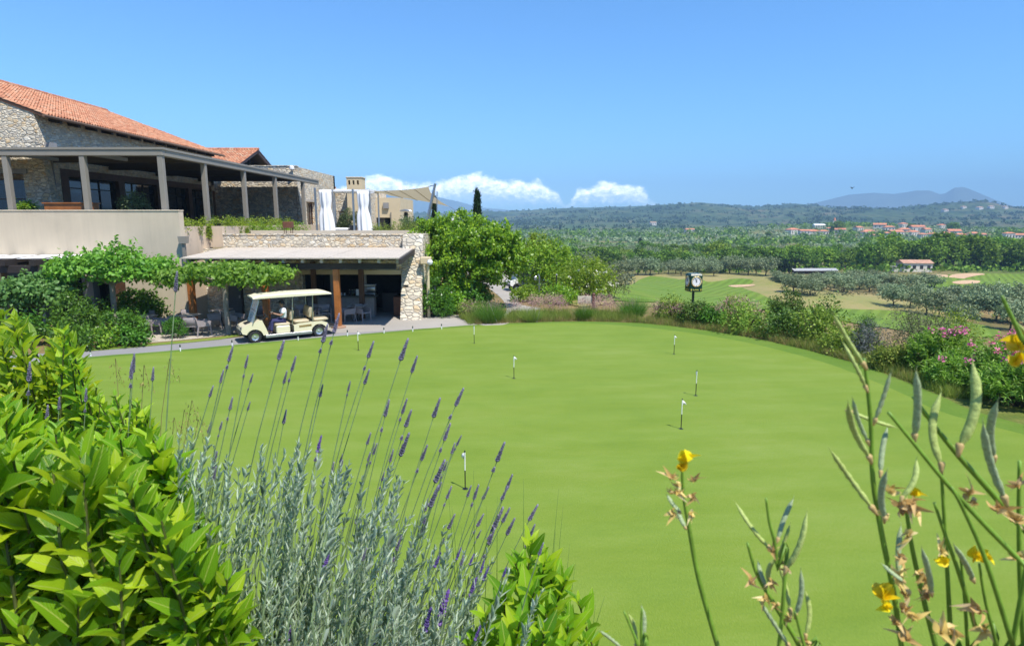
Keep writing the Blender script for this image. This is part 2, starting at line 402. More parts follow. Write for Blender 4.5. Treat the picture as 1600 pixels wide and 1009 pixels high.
# ground sheet: rings about the viewpoint, finer in front
def ground_material():
    t = NT('ground_soil'); v = t.coord((1, 1, 1), 'World')
    ln = t.n('ShaderNodeVectorMath', operation='LENGTH'); t.l(v, ln.inputs[0]); dist = ln.outputs['Value']
    nA = t.noise(v, .035, 6, .6); nB = t.noise(v, .6, 6, .65); nC = t.noise(v, 6, 5, .7)
    mixn = t.math('ADD', t.math('MULTIPLY', nA, .6), t.math('MULTIPLY', nB, .4))
    near = t.ramp(mixn, [(.28, (.06, .085, .02)), (.42, (.13, .125, .04)), (.52, (.27, .19, .085)), (.66, (.36, .25, .12)), (.8, (.20, .16, .07))])
    near = t.mix(t.math('MULTIPLY', nC, .5), near, (.08, .07, .03))
    # groves and fields
    nD = t.noise(v, .011, 4, .5)
    field = t.ramp(nD, [(.3, (.045, .095, .02)), (.44, (.08, .14, .03)), (.54, (.20, .17, .08)), (.62, (.07, .13, .025)), (.8, (.14, .19, .04))], 'LINEAR')
    # scrub hills
    vo = t.n('ShaderNodeTexVoronoi'); vo.inputs['Scale'].default_value = .055; t.l(v, vo.inputs['Vector'])
    vo2 = t.n('ShaderNodeTexVoronoi'); vo2.inputs['Scale'].default_value = .018; t.l(v, vo2.inputs['Vector'])
    nE = t.noise(v, .0035, 6, .65); nF = t.noise(v, .02, 5, .7)
    scrub = t.ramp(t.math('ADD', t.math('MULTIPLY', nE, .55), t.math('MULTIPLY', nF, .45)), [(.36, (.020, .042, .014)), (.46, (.036, .066, .022)), (.53, (.075, .105, .04)), (.62, (.16, .13, .07)), (.74, (.24, .16, .09))])
    spot = t.ramp(vo.outputs['Distance'], [(.25, (.03, .05, .015)), (.55, (1, 1, 1))])
    scrub = t.mix(.55, scrub, t.mix(1.0, scrub, spot, 'MULTIPLY'))
    f1 = t.n('ShaderNodeMapRange'); t.l(dist, f1.inputs[0]); f1.inputs[1].default_value = 150; f1.inputs[2].default_value = 320
    f2 = t.n('ShaderNodeMapRange'); t.l(dist, f2.inputs[0]); f2.inputs[1].default_value = 1000; f2.inputs[2].default_value = 1500
    c = t.mix(f1.outputs[0], near, field); c = t.mix(f2.outputs[0], c, scrub)
    t.col(c); t.set(Roughness=.95); t.p.inputs['Specular IOR Level'].default_value = .1
    t.bump(t.math('ADD', nC, nB), .6, .1)
    return t.m
GROUND = ground_material()
def build_ground():
    radii = np.concatenate([[0.4, .8], np.arange(1.2, 8, .35), np.arange(8, 60, .8), np.geomspace(60, 3600, 230), np.geomspace(3700, 9000, 14)])
    A = np.concatenate([np.linspace(-52, 52, 420), np.linspace(54, 306, 90)]) * math.pi / 180
    RR, AA = np.meshgrid(radii, A, indexing='ij'); X = RR * np.sin(AA); Y = RR * np.cos(AA); Z = hz(X, Y)
    nr, na = X.shape; V = np.stack([X, Y, Z], -1).reshape(-1, 3)
    i, j = np.meshgrid(np.arange(nr - 1), np.arange(na), indexing='ij'); j2 = (j + 1) % na
    Q = np.stack([i * na + j, i * na + j2, (i + 1) * na + j2, (i + 1) * na + j], -1).reshape(-1, 4)[:, ::-1]
    # close the hole under the viewpoint
    V = np.vstack([V, [[0, 0, hz1(0, 0)]]]); c = len(V) - 1
    k = np.arange(0, na, 2); Q = np.vstack([Q, np.stack([np.full(len(k), c), (k + 2) % na, (k + 1) % na, k], -1)])
    tag(link_mesh('ground', mesh_np('ground', V, Q, True), GROUND), kind='structure')
build_ground()
def drape(name, poly, off, m, rings=14, dens=3, flat=False, kind='structure'):
    """a sheet laid on the terrain: fan of rings inside a smooth closed outline"""
    P = [Vector((p[0], p[1])) for p in poly]; n = len(P); out = []
    for i in range(n):
        p0, p1, p2, p3 = P[i - 1], P[i], P[(i + 1) % n], P[(i + 2) % n]
        for k in range(dens):
            t = k / dens
            out.append(.5 * ((2 * p1) + (p2 - p0) * t + (2 * p0 - 5 * p1 + 4 * p2 - p3) * t * t + (3 * p1 - p0 - 3 * p2 + p3) * t ** 3))
    from mathutils.geometry import delaunay_2d_cdt
    B = np.array([[p.x, p.y] for p in out]); lo, hi = B.min(0), B.max(0)
    st = max(hi[0] - lo[0], hi[1] - lo[1]) / (rings * 3.0)
    gx, gy = np.meshgrid(np.arange(lo[0] + st * .5, hi[0], st), np.arange(lo[1] + st * .5, hi[1], st)); gx = gx.ravel(); gy = gy.ravel()
    n_ = len(out); ins = np.zeros(len(gx), bool)
    for i in range(n_):
        ax, ay = B[i]; bx, by = B[(i + 1) % n_]
        if ay == by: continue
        ins ^= ((ay > gy) != (by > gy)) & (gx < ax + (gy - ay) * (bx - ax) / (by - ay))
    pts = out + [Vector((x, y)) for x, y in zip(gx[ins], gy[ins])]
    vo, _, fo, _, _, _ = delaunay_2d_cdt(pts, [(i, (i + 1) % n_) for i in range(n_)], [], 1, 1e-4)
    XY = np.array([[v.x, v.y] for v in vo]); Z = (np.zeros(len(XY)) if flat else hz(XY[:, 0], XY[:, 1])) + off
    fo = [f if (vo[f[1]] - vo[f[0]]).cross(vo[f[2]] - vo[f[0]]) > 0 else f[::-1] for f in fo]
    me = bpy.data.meshes.new(name); me.from_pydata(np.column_stack([XY, Z]).tolist(), [], fo); me.update()
    me.polygons.foreach_set('use_smooth', [True] * len(me.polygons))
    o = link_mesh(name, me, m); 
    if kind: tag(o, kind=kind)
    return o
# ------------------------------------------------------------------ turf, paths
def turf(name, a, b, c, stripe=None, fine=45, sc=.25):
    t = NT(name); v = t.coord((1, 1, 1), 'World')
    n1 = t.noise(v, sc, 5, .6); n2 = t.noise(t.coord((.4, 1.2, 1), 'World'), 1.6, 6, .68); n3 = t.noise(t.coord((1, .35, 1), 'World'), fine, 4, .75)
    f = t.math('ADD', t.math('ADD', t.math('MULTIPLY', n1, .34), t.math('MULTIPLY', n2, .28)), t.math('MULTIPLY', n3, .38))
    cc = t.ramp(f, [(.385, a), (.5, b), (.615, c)])
    if stripe:
        ang, wid, dk = stripe
        w = t.n('ShaderNodeTexWave'); w.inputs['Scale'].default_value = .35 / wid; w.inputs['Distortion'].default_value = .6; w.inputs['Detail'].default_value = 1
        t.l(t.coord((1, 1, 1), 'World', (0, 0, ang)), w.inputs['Vector'])
        cc = t.mix(t.ramp(w.outputs['Fac'], [(.35, 0), (.65, 1)]), cc, t.mix(1.0, cc, (dk, dk, dk * .9), 'MULTIPLY'))
    t.col(cc); t.set(Roughness=.85); t.p.inputs['Specular IOR Level'].default_value = .25
    t.bump(t.math('ADD', t.math('MULTIPLY', n3, .8), t.math('MULTIPLY', n2, .6)), .55, .03)
    return t.m
M_GREEN = turf('putting_turf', (.126, .200, .020), (.157, .230, .026), (.193, .254, .046), (rad(82), 1.6, .97))
M_COLLAR = turf('collar_turf', (.078, .152, .012), (.104, .182, .018), (.142, .206, .032))
M_FAIR = turf('fairway_turf', (.095, .180, .012), (.135, .215, .017), (.18, .225, .03), (rad(35), 2.3, .78), 30, .1)
M_ROUGH = turf('rough_turf', (.15, .19, .035), (.255, .225, .075), (.34, .245, .11), None, 20, .08)
M_EDGE = turf('verge_turf', (.10, .17, .02), (.16, .22, .03), (.26, .24, .07))
M_SAND = plain('bunker_sand', (.50, .33, .19), .95, var=.15, scale=1.2)
M_PATH = plain('path_asphalt', (.235, .225, .22), .9, var=.10, scale=.5, bump=.15, fine=60)
M_PAVE = plain('paving_concrete', (.335, .305, .265), .9, var=.09, scale=.45, bump=.1, fine=50)
M_GRAVEL = plain('patio_gravel', (.42, .37, .30), .95, var=.25, scale=22, bump=.6, fine=120)
gl = [(100, 563), (250, 549.5), (400, 536), (560, 522.5), (730, 508.5), (800, 505), (900, 502.5), (1000, 505), (1060, 511), (1120, 519), (1190, 531), (1260, 547), (1330, 566), (1400, 591), (1470, 619), (1540, 648)]
gw = [gp(*p) for p in gl]; gw = [(p.x, p.y) for p in gw]
gw += [(13.6, 11.5), (13.6, 8.2), (11, 5.9), (8, 5.3), (3, 5.2), (-4, 5.2), (-10, 5.4), (-14.5, 7.5), (-17.2, 12), (-17.6, 17)]
drape('collar_grass', gw, .012, M_COLLAR, 10, 4, True)
cen = Vector((-1.5, 15))
gi = []
for k, p in enumerate(gw):
    v = Vector(p) - cen; w = .965 if p[0] < 5 else .93
    gi.append(tuple(cen + v * w))
drape('putting_green', gi, .022, M_GREEN, 10, 4, True)
# path along the green, plaza in front of the bar, lane to the buggy park
def wp(pl): return [(q.x, q.y) for q in (gp(*p) for p in pl)]
path_px = [(-60, 590), (60, 571), (100, 564.5), (250, 551), (400, 537.5), (560, 524), (640, 517), (640, 506), (540, 512), (420, 522), (330, 531.5), (200, 543), (100, 551), (-60, 560)]
drape('path', wp(path_px), .004, M_PATH, 6, 3, True)
plaza = [(-17, 27.2), (-12, 27.0), (-9.2, 26.35), (-6.5, 26.7), (-4, 27.6), (-1.6, 28.7), (-1.2, 30), (-2.2, 31.2), (-3.2, 32), (-5, 34.5), (-12, 34.6), (-16, 34.5)]
drape('paving', plaza, .010, M_PAVE, 8, 3, True)
lane = [(-1.6, 28.7), (-.9, 30.2), (-.3, 33), (-.6, 38), (-1.6, 44), (-3, 52), (-4.4, 60), (-.6, 60), (1.2, 53), (2.2, 48), (3.6, 44), (3.2, 42.2), (1.0, 40.5), (.4, 38), (.6, 35.5), (1.6, 34.2), (.9, 32.4), (.2, 30), (-.6, 28.4)]
drape('lane', [(x, y) for x, y in lane], .013, M_PAVE, 8, 3, True)
patio = wp([(150, 535), (215, 536), (262, 533), (330, 526.5), (372, 520), (395, 508), (330, 505), (240, 508), (160, 515)])
drape('patio', patio, .007, M_GRAVEL, 5, 2, True)
verge = wp([(140, 546), (250, 536), (345, 527), (392, 517.5), (392, 520), (345, 530.5), (250, 539.5), (140, 549)])
drape('verge_grass', verge, .016, M_EDGE, 4, 2, True)
drape('verge_grass', [(12.2, 5.5), (16.4, 5.5), (16.4, 12), (15.6, 18), (13.6, 23), (10.6, 28), (8, 30), (6, 29.5), (8.6, 25), (10.4, 20), (10.8, 13.5)], .008, turf('long_verge_turf', (.06, .10, .015), (.11, .14, .022), (.20, .18, .06), None, 20), 10, 3)
# golf course in the valley
def rp(pl): return [(q.x, q.y) for q in (rayhit(*p) for p in pl)]
drape('rough_grass', rp([(900, 440), (980, 434), (1060, 430), (1120, 427), (1150, 428), (1195, 426), (1240, 436), (1300, 455), (1380, 462), (1470, 488), (1520, 500), (1420, 505), (1290, 496), (1180, 484), (1080, 480), (960, 474)]), .05, M_ROUGH, 30, 3)
drape('fairway', rp([(930, 446), (1000, 437), (1055, 436), (1095, 435.5), (1112, 441), (1150, 436), (1178, 440), (1160, 450), (1205, 468), (1262, 482), (1340, 484), (1440, 490), (1500, 503), (1560, 516), (1545, 528), (1440, 521), (1370, 511), (1290, 499), (1180, 484), (1080, 478), (960, 472), (920, 462)]), .11, M_FAIR, 40, 3)
drape('fairway', rp([(1442, 452), (1452, 438), (1480, 430), (1540, 427.5), (1640, 428.5), (1700, 440), (1650, 460), (1560, 463), (1480, 464), (1446, 461)]), .11, M_FAIR, 24, 3)
for b in ([(1483, 432), (1500, 428), (1530, 427.5), (1538, 430), (1512, 434), (1490, 434.5)], [(1489, 441), (1510, 438.5), (1530, 439.5), (1528, 443), (1505, 444.5), (1491, 443.5)], [(1138, 447), (1160, 445.5), (1178, 445.2), (1176, 447.5), (1150, 449.5)], [(1452, 431), (1470, 429.5), (1482, 432), (1468, 435)]):
    drape('bunker', rp(b), .16, M_SAND, 6, 3)
# mountains beyond the hills
def mountain(name, tab, dist, depth, m, seed, amp=1.0):
    A = np.array([math.atan((p - 800) / F * .972) for p, _ in tab]); E_ = np.array([math.tan(math.atan((504.5 - y) / F) - TH) for _, y in tab])
    a = np.linspace(A[0], A[-1], 260); r = np.linspace(-1, 1, 41)
    RR, AA = np.meshgrid(dist + r * depth, a, indexing='ij')
    crest = np.interp(AA, A, E_) * dist * np.cos(AA) + 4.9
    prof = np.clip(1 - np.abs(np.broadcast_to(r[:, None], RR.shape)) ** 1.25, 0, 1)
    X = RR * np.sin(AA); Y = RR * np.cos(AA)
    Z = -30 + (crest + 30) * prof + fbm(X + seed, Y, 1500, 5) * 26 * amp * np.clip(crest / 200, .1, 1) * (1 - prof ** 6 * .75) * np.minimum(1, prof * 3)
    na = len(a); V = np.stack([X, Y, Z], -1).reshape(-1, 3)
    i, j = np.meshgrid(np.arange(len(r) - 1), np.arange(na - 1), indexing='ij')
    Q = np.stack([i * na + j, (i + 1) * na + j, (i + 1) * na + j + 1, i * na + j + 1], -1).reshape(-1, 4)
    tag(link_mesh(name, mesh_np(name, V, Q, True), m), kind='structure')
M_MTN = plain('mountain_scrub', (.07, .085, .045), .95, var=.35, scale=.002, fine=.01, spec=.1)
mountain('mountain', [(1215, 340), (1262, 321), (1290, 314.5), (1330, 304.5), (1372, 300.5), (1402, 302), (1436, 297), (1456, 297), (1474, 303.5), (1482, 302), (1496, 293.5), (1510, 293), (1528, 300), (1560, 313), (1600, 325), (1680, 338)], 7800, 1000, M_MTN, 0)
mountain('mountain', [(380, 340), (470, 326), (560, 317), (610, 301), (640, 303), (684, 309), (720, 317), (752, 325), (800, 329), (830, 332), (890, 340)], 7800, 1000, M_MTN, 900)
# the air
hb = MB().box(-9050, 9050, -9050, 9050, -40, 560).build('haze', None); tag(hb, kind='stuff')
hm = bpy.data.materials.new('haze_air'); hm.use_nodes = True; ht = hm.node_tree; ht.nodes.clear()
ho = ht.nodes.new('ShaderNodeOutputMaterial'); pv = ht.nodes.new('ShaderNodeVolumePrincipled'); ht.links.new(pv.outputs[0], ho.inputs['Volume'])
pv.inputs['Color'].default_value = (.44, .71, 1.0, 1); pv.inputs['Density'].default_value = .00021; pv.inputs['Anisotropy'].default_value = -.25
hb.data.materials.append(hm)
# ------------------------------------------------------------------ clubhouse
M_STONE = stonemat('rubble_stone', 4.2, (1.72, 1.62, 1.42), (.54, .48, .39))
M_STONEW = stonemat('pale_rubble_stone', 3.1, (1.66, 1.58, 1.42))
M_PLAST = plaster('beige_plaster', (.585, .49, .36))
M_PLASTW = plaster('warm_plaster', (.59, .46, .33))
M_SAND_PL = plain('sand_plaster', (.62, .50, .32), .9, var=.05, scale=.7)
def tilemat():
    t = NT('clay_tiles'); g = t.n('ShaderNodeNewGeometry')
    c = t.ramp(g.outputs['Random Per Island'], [(0, (.34, .13, .065)), (.4, (.49, .20, .10)), (.75, (.55, .26, .14)), (1, (.48, .31, .20))])
    c = t.mix(t.math('MULTIPLY', t.noise(t.coord(), 1.2, 5), .35), c, (.30, .15, .10))
    t.col(c); t.set(Roughness=.85); return t.m
M_TILE = tilemat()
M_TAUPE = plain('taupe_metal', (.25, .225, .185), .55, var=.05, scale=2)
M_DARKT = plain('shaded_louvre_metal', (.06, .052, .045), .6, var=.05, scale=2)  # taupe darkened to paint shade onto the louvres and side cross beams
M_DARKW = plain('dark_stained_wood', (.030, .022, .018), .7, var=.3, scale=3)
M_ORANGEW = plain('varnished_pine', (.36, .125, .028), .5, var=.28, scale=2, fine=14)
M_BROWN = plain('brown_wood_and_shade', (.10, .045, .02), .6, var=.25, scale=3)  # brown wood; also paints shade on terrace piers, lintel and rear posts
M_GREYW = plain('weathered_wood', (.42, .37, .31), .9, var=.15, scale=2, fine=18)
M_GLASS = plain('dark_window_glass', (.012, .016, .022), .04, var=.05, spec=1.0)
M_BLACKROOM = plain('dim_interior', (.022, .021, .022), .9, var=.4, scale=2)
M_CONCR = plain('grey_concrete', (.27, .26, .25), .85, var=.1, scale=2)
M_CLOTHW = plain('white_canvas', (.80, .79, .77), .85, var=.04, scale=3)
M_METAL = plain('brushed_steel', (.42, .43, .45), .35, .9, var=.05)
M_BLACKM = plain('black_metal', (.02, .02, .022), .45, var=.1)
def rail_tiles(A, B, up, n_u, n_v, name, parent):
    """barrel tiles: A->B along the eave, up = vector from eave to ridge"""
    A, B, up = Vector(A), Vector(B), Vector(up); e = (B - A); L = e.length; e.normalize(); ul = up.length; u = up / ul
    nrm = e.cross(u)
    if nrm.z < 0: nrm = -nrm
    w = L / n_u; h = ul / n_v; m = MB()
    for i in range(n_u):
        for j in range(n_v):
            o = A + e * (i * w) + u * (j * h - .03); jt = R.uniform(-.012, .012)
            vs = []
            for k, (s, z) in enumerate(((0.02, .0), (.16, .055), (.36, .085), (.58, .055), (.72, .0), (.84, -.03), (1.0, -.012))):
                vs.append(o + e * (s * w) + nrm * (z + .035 + jt)); vs.append(o + e * (s * w * .96 + .02 * w) + u * (h + .05) + nrm * (z + jt))
            m.add(vs, [(2 * k, 2 * k + 2, 2 * k + 3, 2 * k + 1) for k in range(6)])
    return m.build(name, M_TILE, parent)
def ridge_tiles(A, B, name, parent, r=.13):
    A, B = Vector(A), Vector(B); L = (B - A).length; d = (B - A) / L; n = max(2, int(L / .38)); m = MB()
    for i in range(n):
        p = A + d * (L * i / n); q = A + d * (L * (i + 1) / n + .04); m.tube([p, q], [r * 1.06, r * .94], 8)
    return m.build(name, M_TILE, parent)
def win(parent, x0, x1, y, z0, z1, face='-y', bars=(.5,), mid=None, fm=None, fw=.07):
    """a window: frame part with its pane as sub-part; x0..x1 along the wall, y = wall plane"""
    fm = fm or M_BROWN; f = MB(); p = MB()
    if face == '-y':
        bx = lambda a, b, c, d, o0, o1: f.box(a, b, y + o0, y + o1, c, d)
        p.box(x0 + fw * .5, x1 - fw * .5, y + .03, y + .05, z0 + fw * .5, z1 - fw * .5)
    else:
        bx = lambda a, b, c, d, o0, o1: f.box(y - o1, y - o0, a, b, c, d)
        p.box(y - .05, y - .03, x0 + fw * .5, x1 - fw * .5, z0 + fw * .5, z1 - fw * .5)
    bx(x0, x0 + fw, z0, z1, -.03, .08); bx(x1 - fw, x1, z0, z1, -.03, .08); bx(x0 + fw, x1 - fw, z0, z0 + fw, -.028, .078); bx(x0 + fw, x1 - fw, z1 - fw, z1, -.028, .078)
    for b in bars: xm = x0 + (x1 - x0) * b; bx(xm - fw * .4, xm + fw * .4, z0 + fw, z1 - fw, -.02, .07)
    if mid: zm = z0 + (z1 - z0) * mid; bx(x0 + fw, x1 - fw, zm - fw * .4, zm + fw * .4, -.024, .066)
    o = f.build('window', fm, parent); p.build('pane', M_GLASS, o); return o
# --- main stone house, tiled roof falling towards the terrace
XS, YG, YE, ZE = -24.9, 33.0, 52.0, 10.58
pit = math.tan(rad(20.5)); XRG = -33.6
ZR = ZE + (XS - XRG) * pit
house = thing('stone_house', 'long rubble stone house with terracotta tiled roof above the upper terrace', 'house', (-30, 42, 4.3))
def C0(o):  # parts are modelled in world coordinates
    return o
def wbuild(mb, name, m, parent, smooth=False):
    loc = parent.matrix_basis.translation if parent else Vector()
    o = mb.build(name, m, None, smooth); adopt(o, parent); o.matrix_parent_inverse = Matrix.Translation(-Vector(root_loc(parent))) if parent else Matrix()
    return o
def root_loc(o):
    p = Vector(o.location)
    while o.parent: o = o.parent; p += Vector(o.location)
    return p
_bld = MB.build
def build_w(s, name, m, parent=None, smooth=False, loc=None):
    """meshes given in world coordinates stay put under a moved parent"""
    if parent is not None and WORLD[0]:
        off = root_loc(parent); s.v = [(v[0] - off.x, v[1] - off.y, v[2] - off.z) for v in s.v]
    return _bld(s, name, m, parent, smooth, loc)
MB.build = build_w; WORLD = [True]
w = MB()
# gable end facing the viewer with an opening for the window (px 15-55)
gx0, gx1 = -27.95, -25.85
w.prism([(-48.2, 4.3), (gx0, 4.3), (gx0, 7.35), (gx1, 7.35), (gx1, 4.3), (XS + .55, 4.3), (XS, ZE - .1), (XRG, ZR - .12), (-48.2, 9.95)], YG, YG + .5)
w.box(XS - .5, XS, YG + .5, YE, 7.75, ZE - .15); w.box(XS - .5, XS, YG + .5, 34.4, 4.3, 7.75)
MB().box(XS - .48, XS - .02, 34.4, YE, 7.35, 7.75).build('lintel', M_BROWN, house)  # brown here paints in the shade under the pergola
for a, b in ((34.4, 35.0), (39.4, 40.0), (43.6, 44.2), (47.8, 48.3), (51.6, YE)): MB().box(XS - .5, XS + .02, a, b, 4.3, 7.35).build('pier', M_BROWN, house)  # piers coloured brown, the pergola's shade put into their colour
w.box(-48, XS, YE - .5, YE - .01, 4.3, 9.9)
w.build('wall', M_STONE, house)
for a, b in ((35.0, 39.4), (40.0, 43.6), (44.2, 47.8), (48.3, 51.6)): win(house, a, b, XS - .25, 4.32, 7.35, '+x', (.33, .66), .8, M_DARKW)
win(house, gx0, gx1, YG + .2, 4.32, 7.1, '-y', (), .62); MB().box(gx0 - .25, gx1 + .25, YG - .06, YG + .1, 7.35, 7.6).build('lintel', M_CONCR, house)
q = MB()
for z in np.arange(4.3, 9.6, .42): q.box(XS + .55 * (1 - (z - 4.3) / 5.6) - .62 - (.15 if int(z * 10) % 2 else 0), XS + .55 * (1 - (z - 4.3) / 5.6) + .012, YG - .018, YG + .3, z + .02, z + .40)
q.build('quoin', M_STONEW, house)
rf = MB(); t = .16
rf.prism([(XS + .62, ZE - .62 * pit), (XRG, ZR), (-48.6, ZE - .9), (-48.6, ZE - .9 - t), (XRG, ZR - t), (XS + .62, ZE - .62 * pit - t)], YG - .04, YE + .5)
roof = rf.build('roof', M_BROWN, house)
ex = XS + .74; ez = ZE - .74 * pit
rail_tiles((ex, YG - .08, ez), (ex, YE + .6, ez), (XRG - ex, 0, ZR - ez), 88, 30, 'roof_tiles', roof)
ridge_tiles((XRG, YG - .08, ZR + .08), (XRG, YE + .6, ZR + .08), 'ridge_tiles', roof)
MB().tube([(ex + .07, YG - .4, ez - .06), (ex + .07, YE + .55, ez - .06)], .075, 8).build('gutter', plain('copper_gutter', (.25, .15, .09), .5, .4), house)
for y in np.arange(YG + 1.1, YE, 1.42):
    MB().prism([(XS + .005, ZE - .43), (XS + .6, ZE - .55), (XS + .6, ZE - .37), (XS + .005, ZE - .16)], y - .1, y + .1).build('rafter', M_DARKW, house)
MB().box(XS + .015, XS + .45, YG + .3, YG + .8, 8.55, 9.0).build('vent_box', M_CONCR, house)
MB().tube([(XS + .22, YG + .6, 8.55), (XS + .22, YG + .6, 6.6)], .06).build('downpipe', M_CONCR, house)
# --- terrace block of beige plaster
blk = thing('terrace_building', 'beige plastered terrace block with blank parapet, dark windows and planter wall', 'building', (-22, 33, 0))
XB = -15.65; XR = -4.55
b = MB()
b.box(-44, -24.4, 29, 29.4, 0, 5.34); b.box(-18.5, XB, 29, 29.4, 0, 5.34); b.box(-24.4, -18.5, 29, 29.4, 2.75, 5.34)
b.box(-44, XB - .3, 29.4, 60, 3.9, 4.3); b.box(-44, -43.7, 29.4, 60, 0, 3.9)
b.build('wall', M_PLAST, blk)
b = MB(); b.box(XB - .3, XB, 29.4, 32.0, 0, 4.63); b.box(XB - .3, XB, 32.0, 52, 3.6, 4.6); b.box(XB, -14.95, 31.7, 32.0, 3.55, 4.63)
b.build('planter_wall', M_PLASTW, blk)
MB().box(-43, XB - .32, 29.42, 52.9, 4.302, 4.33).build('dark_bounce_floor', M_DARKW, blk)  # unseen dark floor, added to cut light bounced up under the pergola
MB().bbox(-44, XB + .02, 28.97, 29.44, 5.34, 5.40, .015).build('coping', M_PLAST, blk)
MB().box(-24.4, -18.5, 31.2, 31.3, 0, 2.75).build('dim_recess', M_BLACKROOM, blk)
for x, wd, mm in ((-23.0, .45, M_CONCR), (-20.6, .5, M_CONCR), (-19.25, .7, M_BROWN)): MB().box(x, x + wd, 29.05, 29.5, 0, 2.74).build('column', mm, blk)
for x0, x1 in ((-22.5, -20.65), (-20.05, -19.3)): win(blk, x0, x1, 29.9, .1, 2.7, '-y', (.5,), .8, M_BLACKM)
hop = MB(); hop.prism([(-15.62, 3.85), (-15.28, 3.85), (-15.24, 4.18), (-15.66, 4.18)], 28.72, 28.97); hop.bar((-15.46, 28.86, 3.85), (-15.46, 28.86, 2.95), .13)
hop.build('rain_hopper', M_TAUPE, blk)
# --- bar under the lower roof terrace
bar = thing('stone_bar', 'low rubble stone bar with open serving hatch and buttressed right end', 'bar building', (-10, 32, 0))
b = MB()
b.box(-14.95, XR - .2, 31.75, 32.25, 3.55, 4.17)                       # parapet of the roof terrace
b.box(XB, -10.7, 31.0, 31.4, 0, 3.5); b.box(-5.65, -5.62, 31.0, 31.4, 0, 3.5); b.box(-10.7, -5.65, 31.0, 31.4, 2.42, 3.5)
b.build('wall', M_STONE, bar)
b = MB(); b.box(-14.95, XR - .15, 31.72, 32.3, 4.17, 4.24); b.build('coping', M_STONEW, bar)
pr = MB(); Mx = Matrix(((0, 1, 0, 0), (1, 0, 0, 0), (0, 0, 1, 0), (0, 0, 0, 1)))
pr.prism([(30.0, -.1), (31.0, 2.6), (31.5, 4.22), (36.5, 4.22), (36.5, -.1)], -5.6, XR, Mx); pr.build('end_buttress', M_STONEW, bar)
MB().box(-10.9, -5.62, 30.96, 31.02, 2.2, 2.42).build('lintel', M_SAND_PL, bar)
MB().box(-16, XR - .3, 32.3, 43, 3.6, 3.9).build('terrace_slab', M_CONCR, bar)
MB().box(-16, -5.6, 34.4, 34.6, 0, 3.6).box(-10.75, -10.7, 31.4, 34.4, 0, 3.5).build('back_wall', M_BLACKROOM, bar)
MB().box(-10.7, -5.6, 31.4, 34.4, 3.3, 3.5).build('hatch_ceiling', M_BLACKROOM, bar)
MB().box(-10.6, -7.15, 31.25, 31.75, 0, 1.0).build('counter', plain('counter_plaster', (.34, .29, .26), .8), bar)
MB().bbox(-10.65, -7.05, 31.1, 31.9, 1.002, 1.07, .01).build('counter_top', plain('counter_stone', (.10, .11, .10), .4), bar)
MB().box(-7.0, -6.2, 32.6, 32.68, 0, 1.05).build('bar_door', M_BLACKM, bar)
MB().box(-6.15, -5.7, 31.3, 31.9, 0, 1.0).build('side_cabinet', plain('red_brown_wood', (.17, .055, .02), .5, var=.2), bar)
MB().box(-5.44, -5.2, 30.28, 30.31, 1.62, 1.74).build('switch_plate', M_BLACKM, bar)
MB().box(-9.3, -9.05, 31.03, 31.09, 0, 2.2).build('hatch_post', M_CONCR, bar); MB().box(-7.7, -7.55, 31.45, 31.5, 1.07, 2.42).build('hatch_post', M_CONCR, bar)
def onbar(name, label, cat, x, y, parts, group=None):
    t = thing(name, label, cat, (x, y, 1.07), 0, group); WORLD[0] = False
    for n, mb, m in parts: mb.build(n, m, t, 'auto')
    WORLD[0] = True; return t
mk = lambda: MB()
onbar('espresso_machine', 'white and steel coffee machine at the right end of the bar counter', 'coffee machine', -7.4, 31.5, [('body', MB().bbox(-.3, .3, -.2, .22, 0, .16, .02).bbox(-.3, .3, -.02, .22, .16, .52, .03), M_METAL), ('drip_tray', MB().box(-.26, .26, -.24, -.201, .02, .1), M_BLACKM), ('cup_rail', MB().box(-.3, .3, -.2, .2, .522, .56), M_CLOTHW)])
onbar('menu_card', 'white menu card standing on the bar counter left of the coffee machine', 'menu', -7.95, 31.3, [('card', MB().prism([(-.12, 0), (.12, 0), (.12, .34), (-.12, .34)], -.01, .01), M_CLOTHW), ('foot', MB().box(-.13, .13, -.05, .05, 0, .02), M_BLACKM)])
GB = plain('brown_bottle_glass', (.05, .025, .01), .1); GG = plain('green_bottle_glass', (.02, .05, .02), .1); GW = plain('clear_glassware', (.55, .58, .6), .08)
for i, (x, mm, nm) in enumerate(((-9.0, GW, 0), (-8.86, GW, 0), (-8.7, GW, 0), (-8.45, GB, 1), (-8.3, GG, 1), (-8.2, GB, 1))):
    if nm: onbar('bottle', ['brown bottle next to the glasses on the bar counter', 'green bottle between two brown bottles on the bar counter', 'brown bottle nearest the dark bar post on the counter'][i - 3], 'bottle', x, 31.45, [('glass_body', MB().lathe([(.036, 0), (.038, .02), (.038, .17), (.014, .23), (.014, .29)], 12), mm), ('cap', MB().lathe([(.017, .288), (.017, .31)], 10), M_CLOTHW)], 'bottles on the bar')
    else: onbar('drinking_glass', 'small clear glass in a row of three on the bar counter', 'glass', x, 31.4, [('bowl', MB().lathe([(.03, 0), (.038, .005), (.045, .14), (.042, .14), (.034, .012)], 12), mm)], 'glasses on the bar')
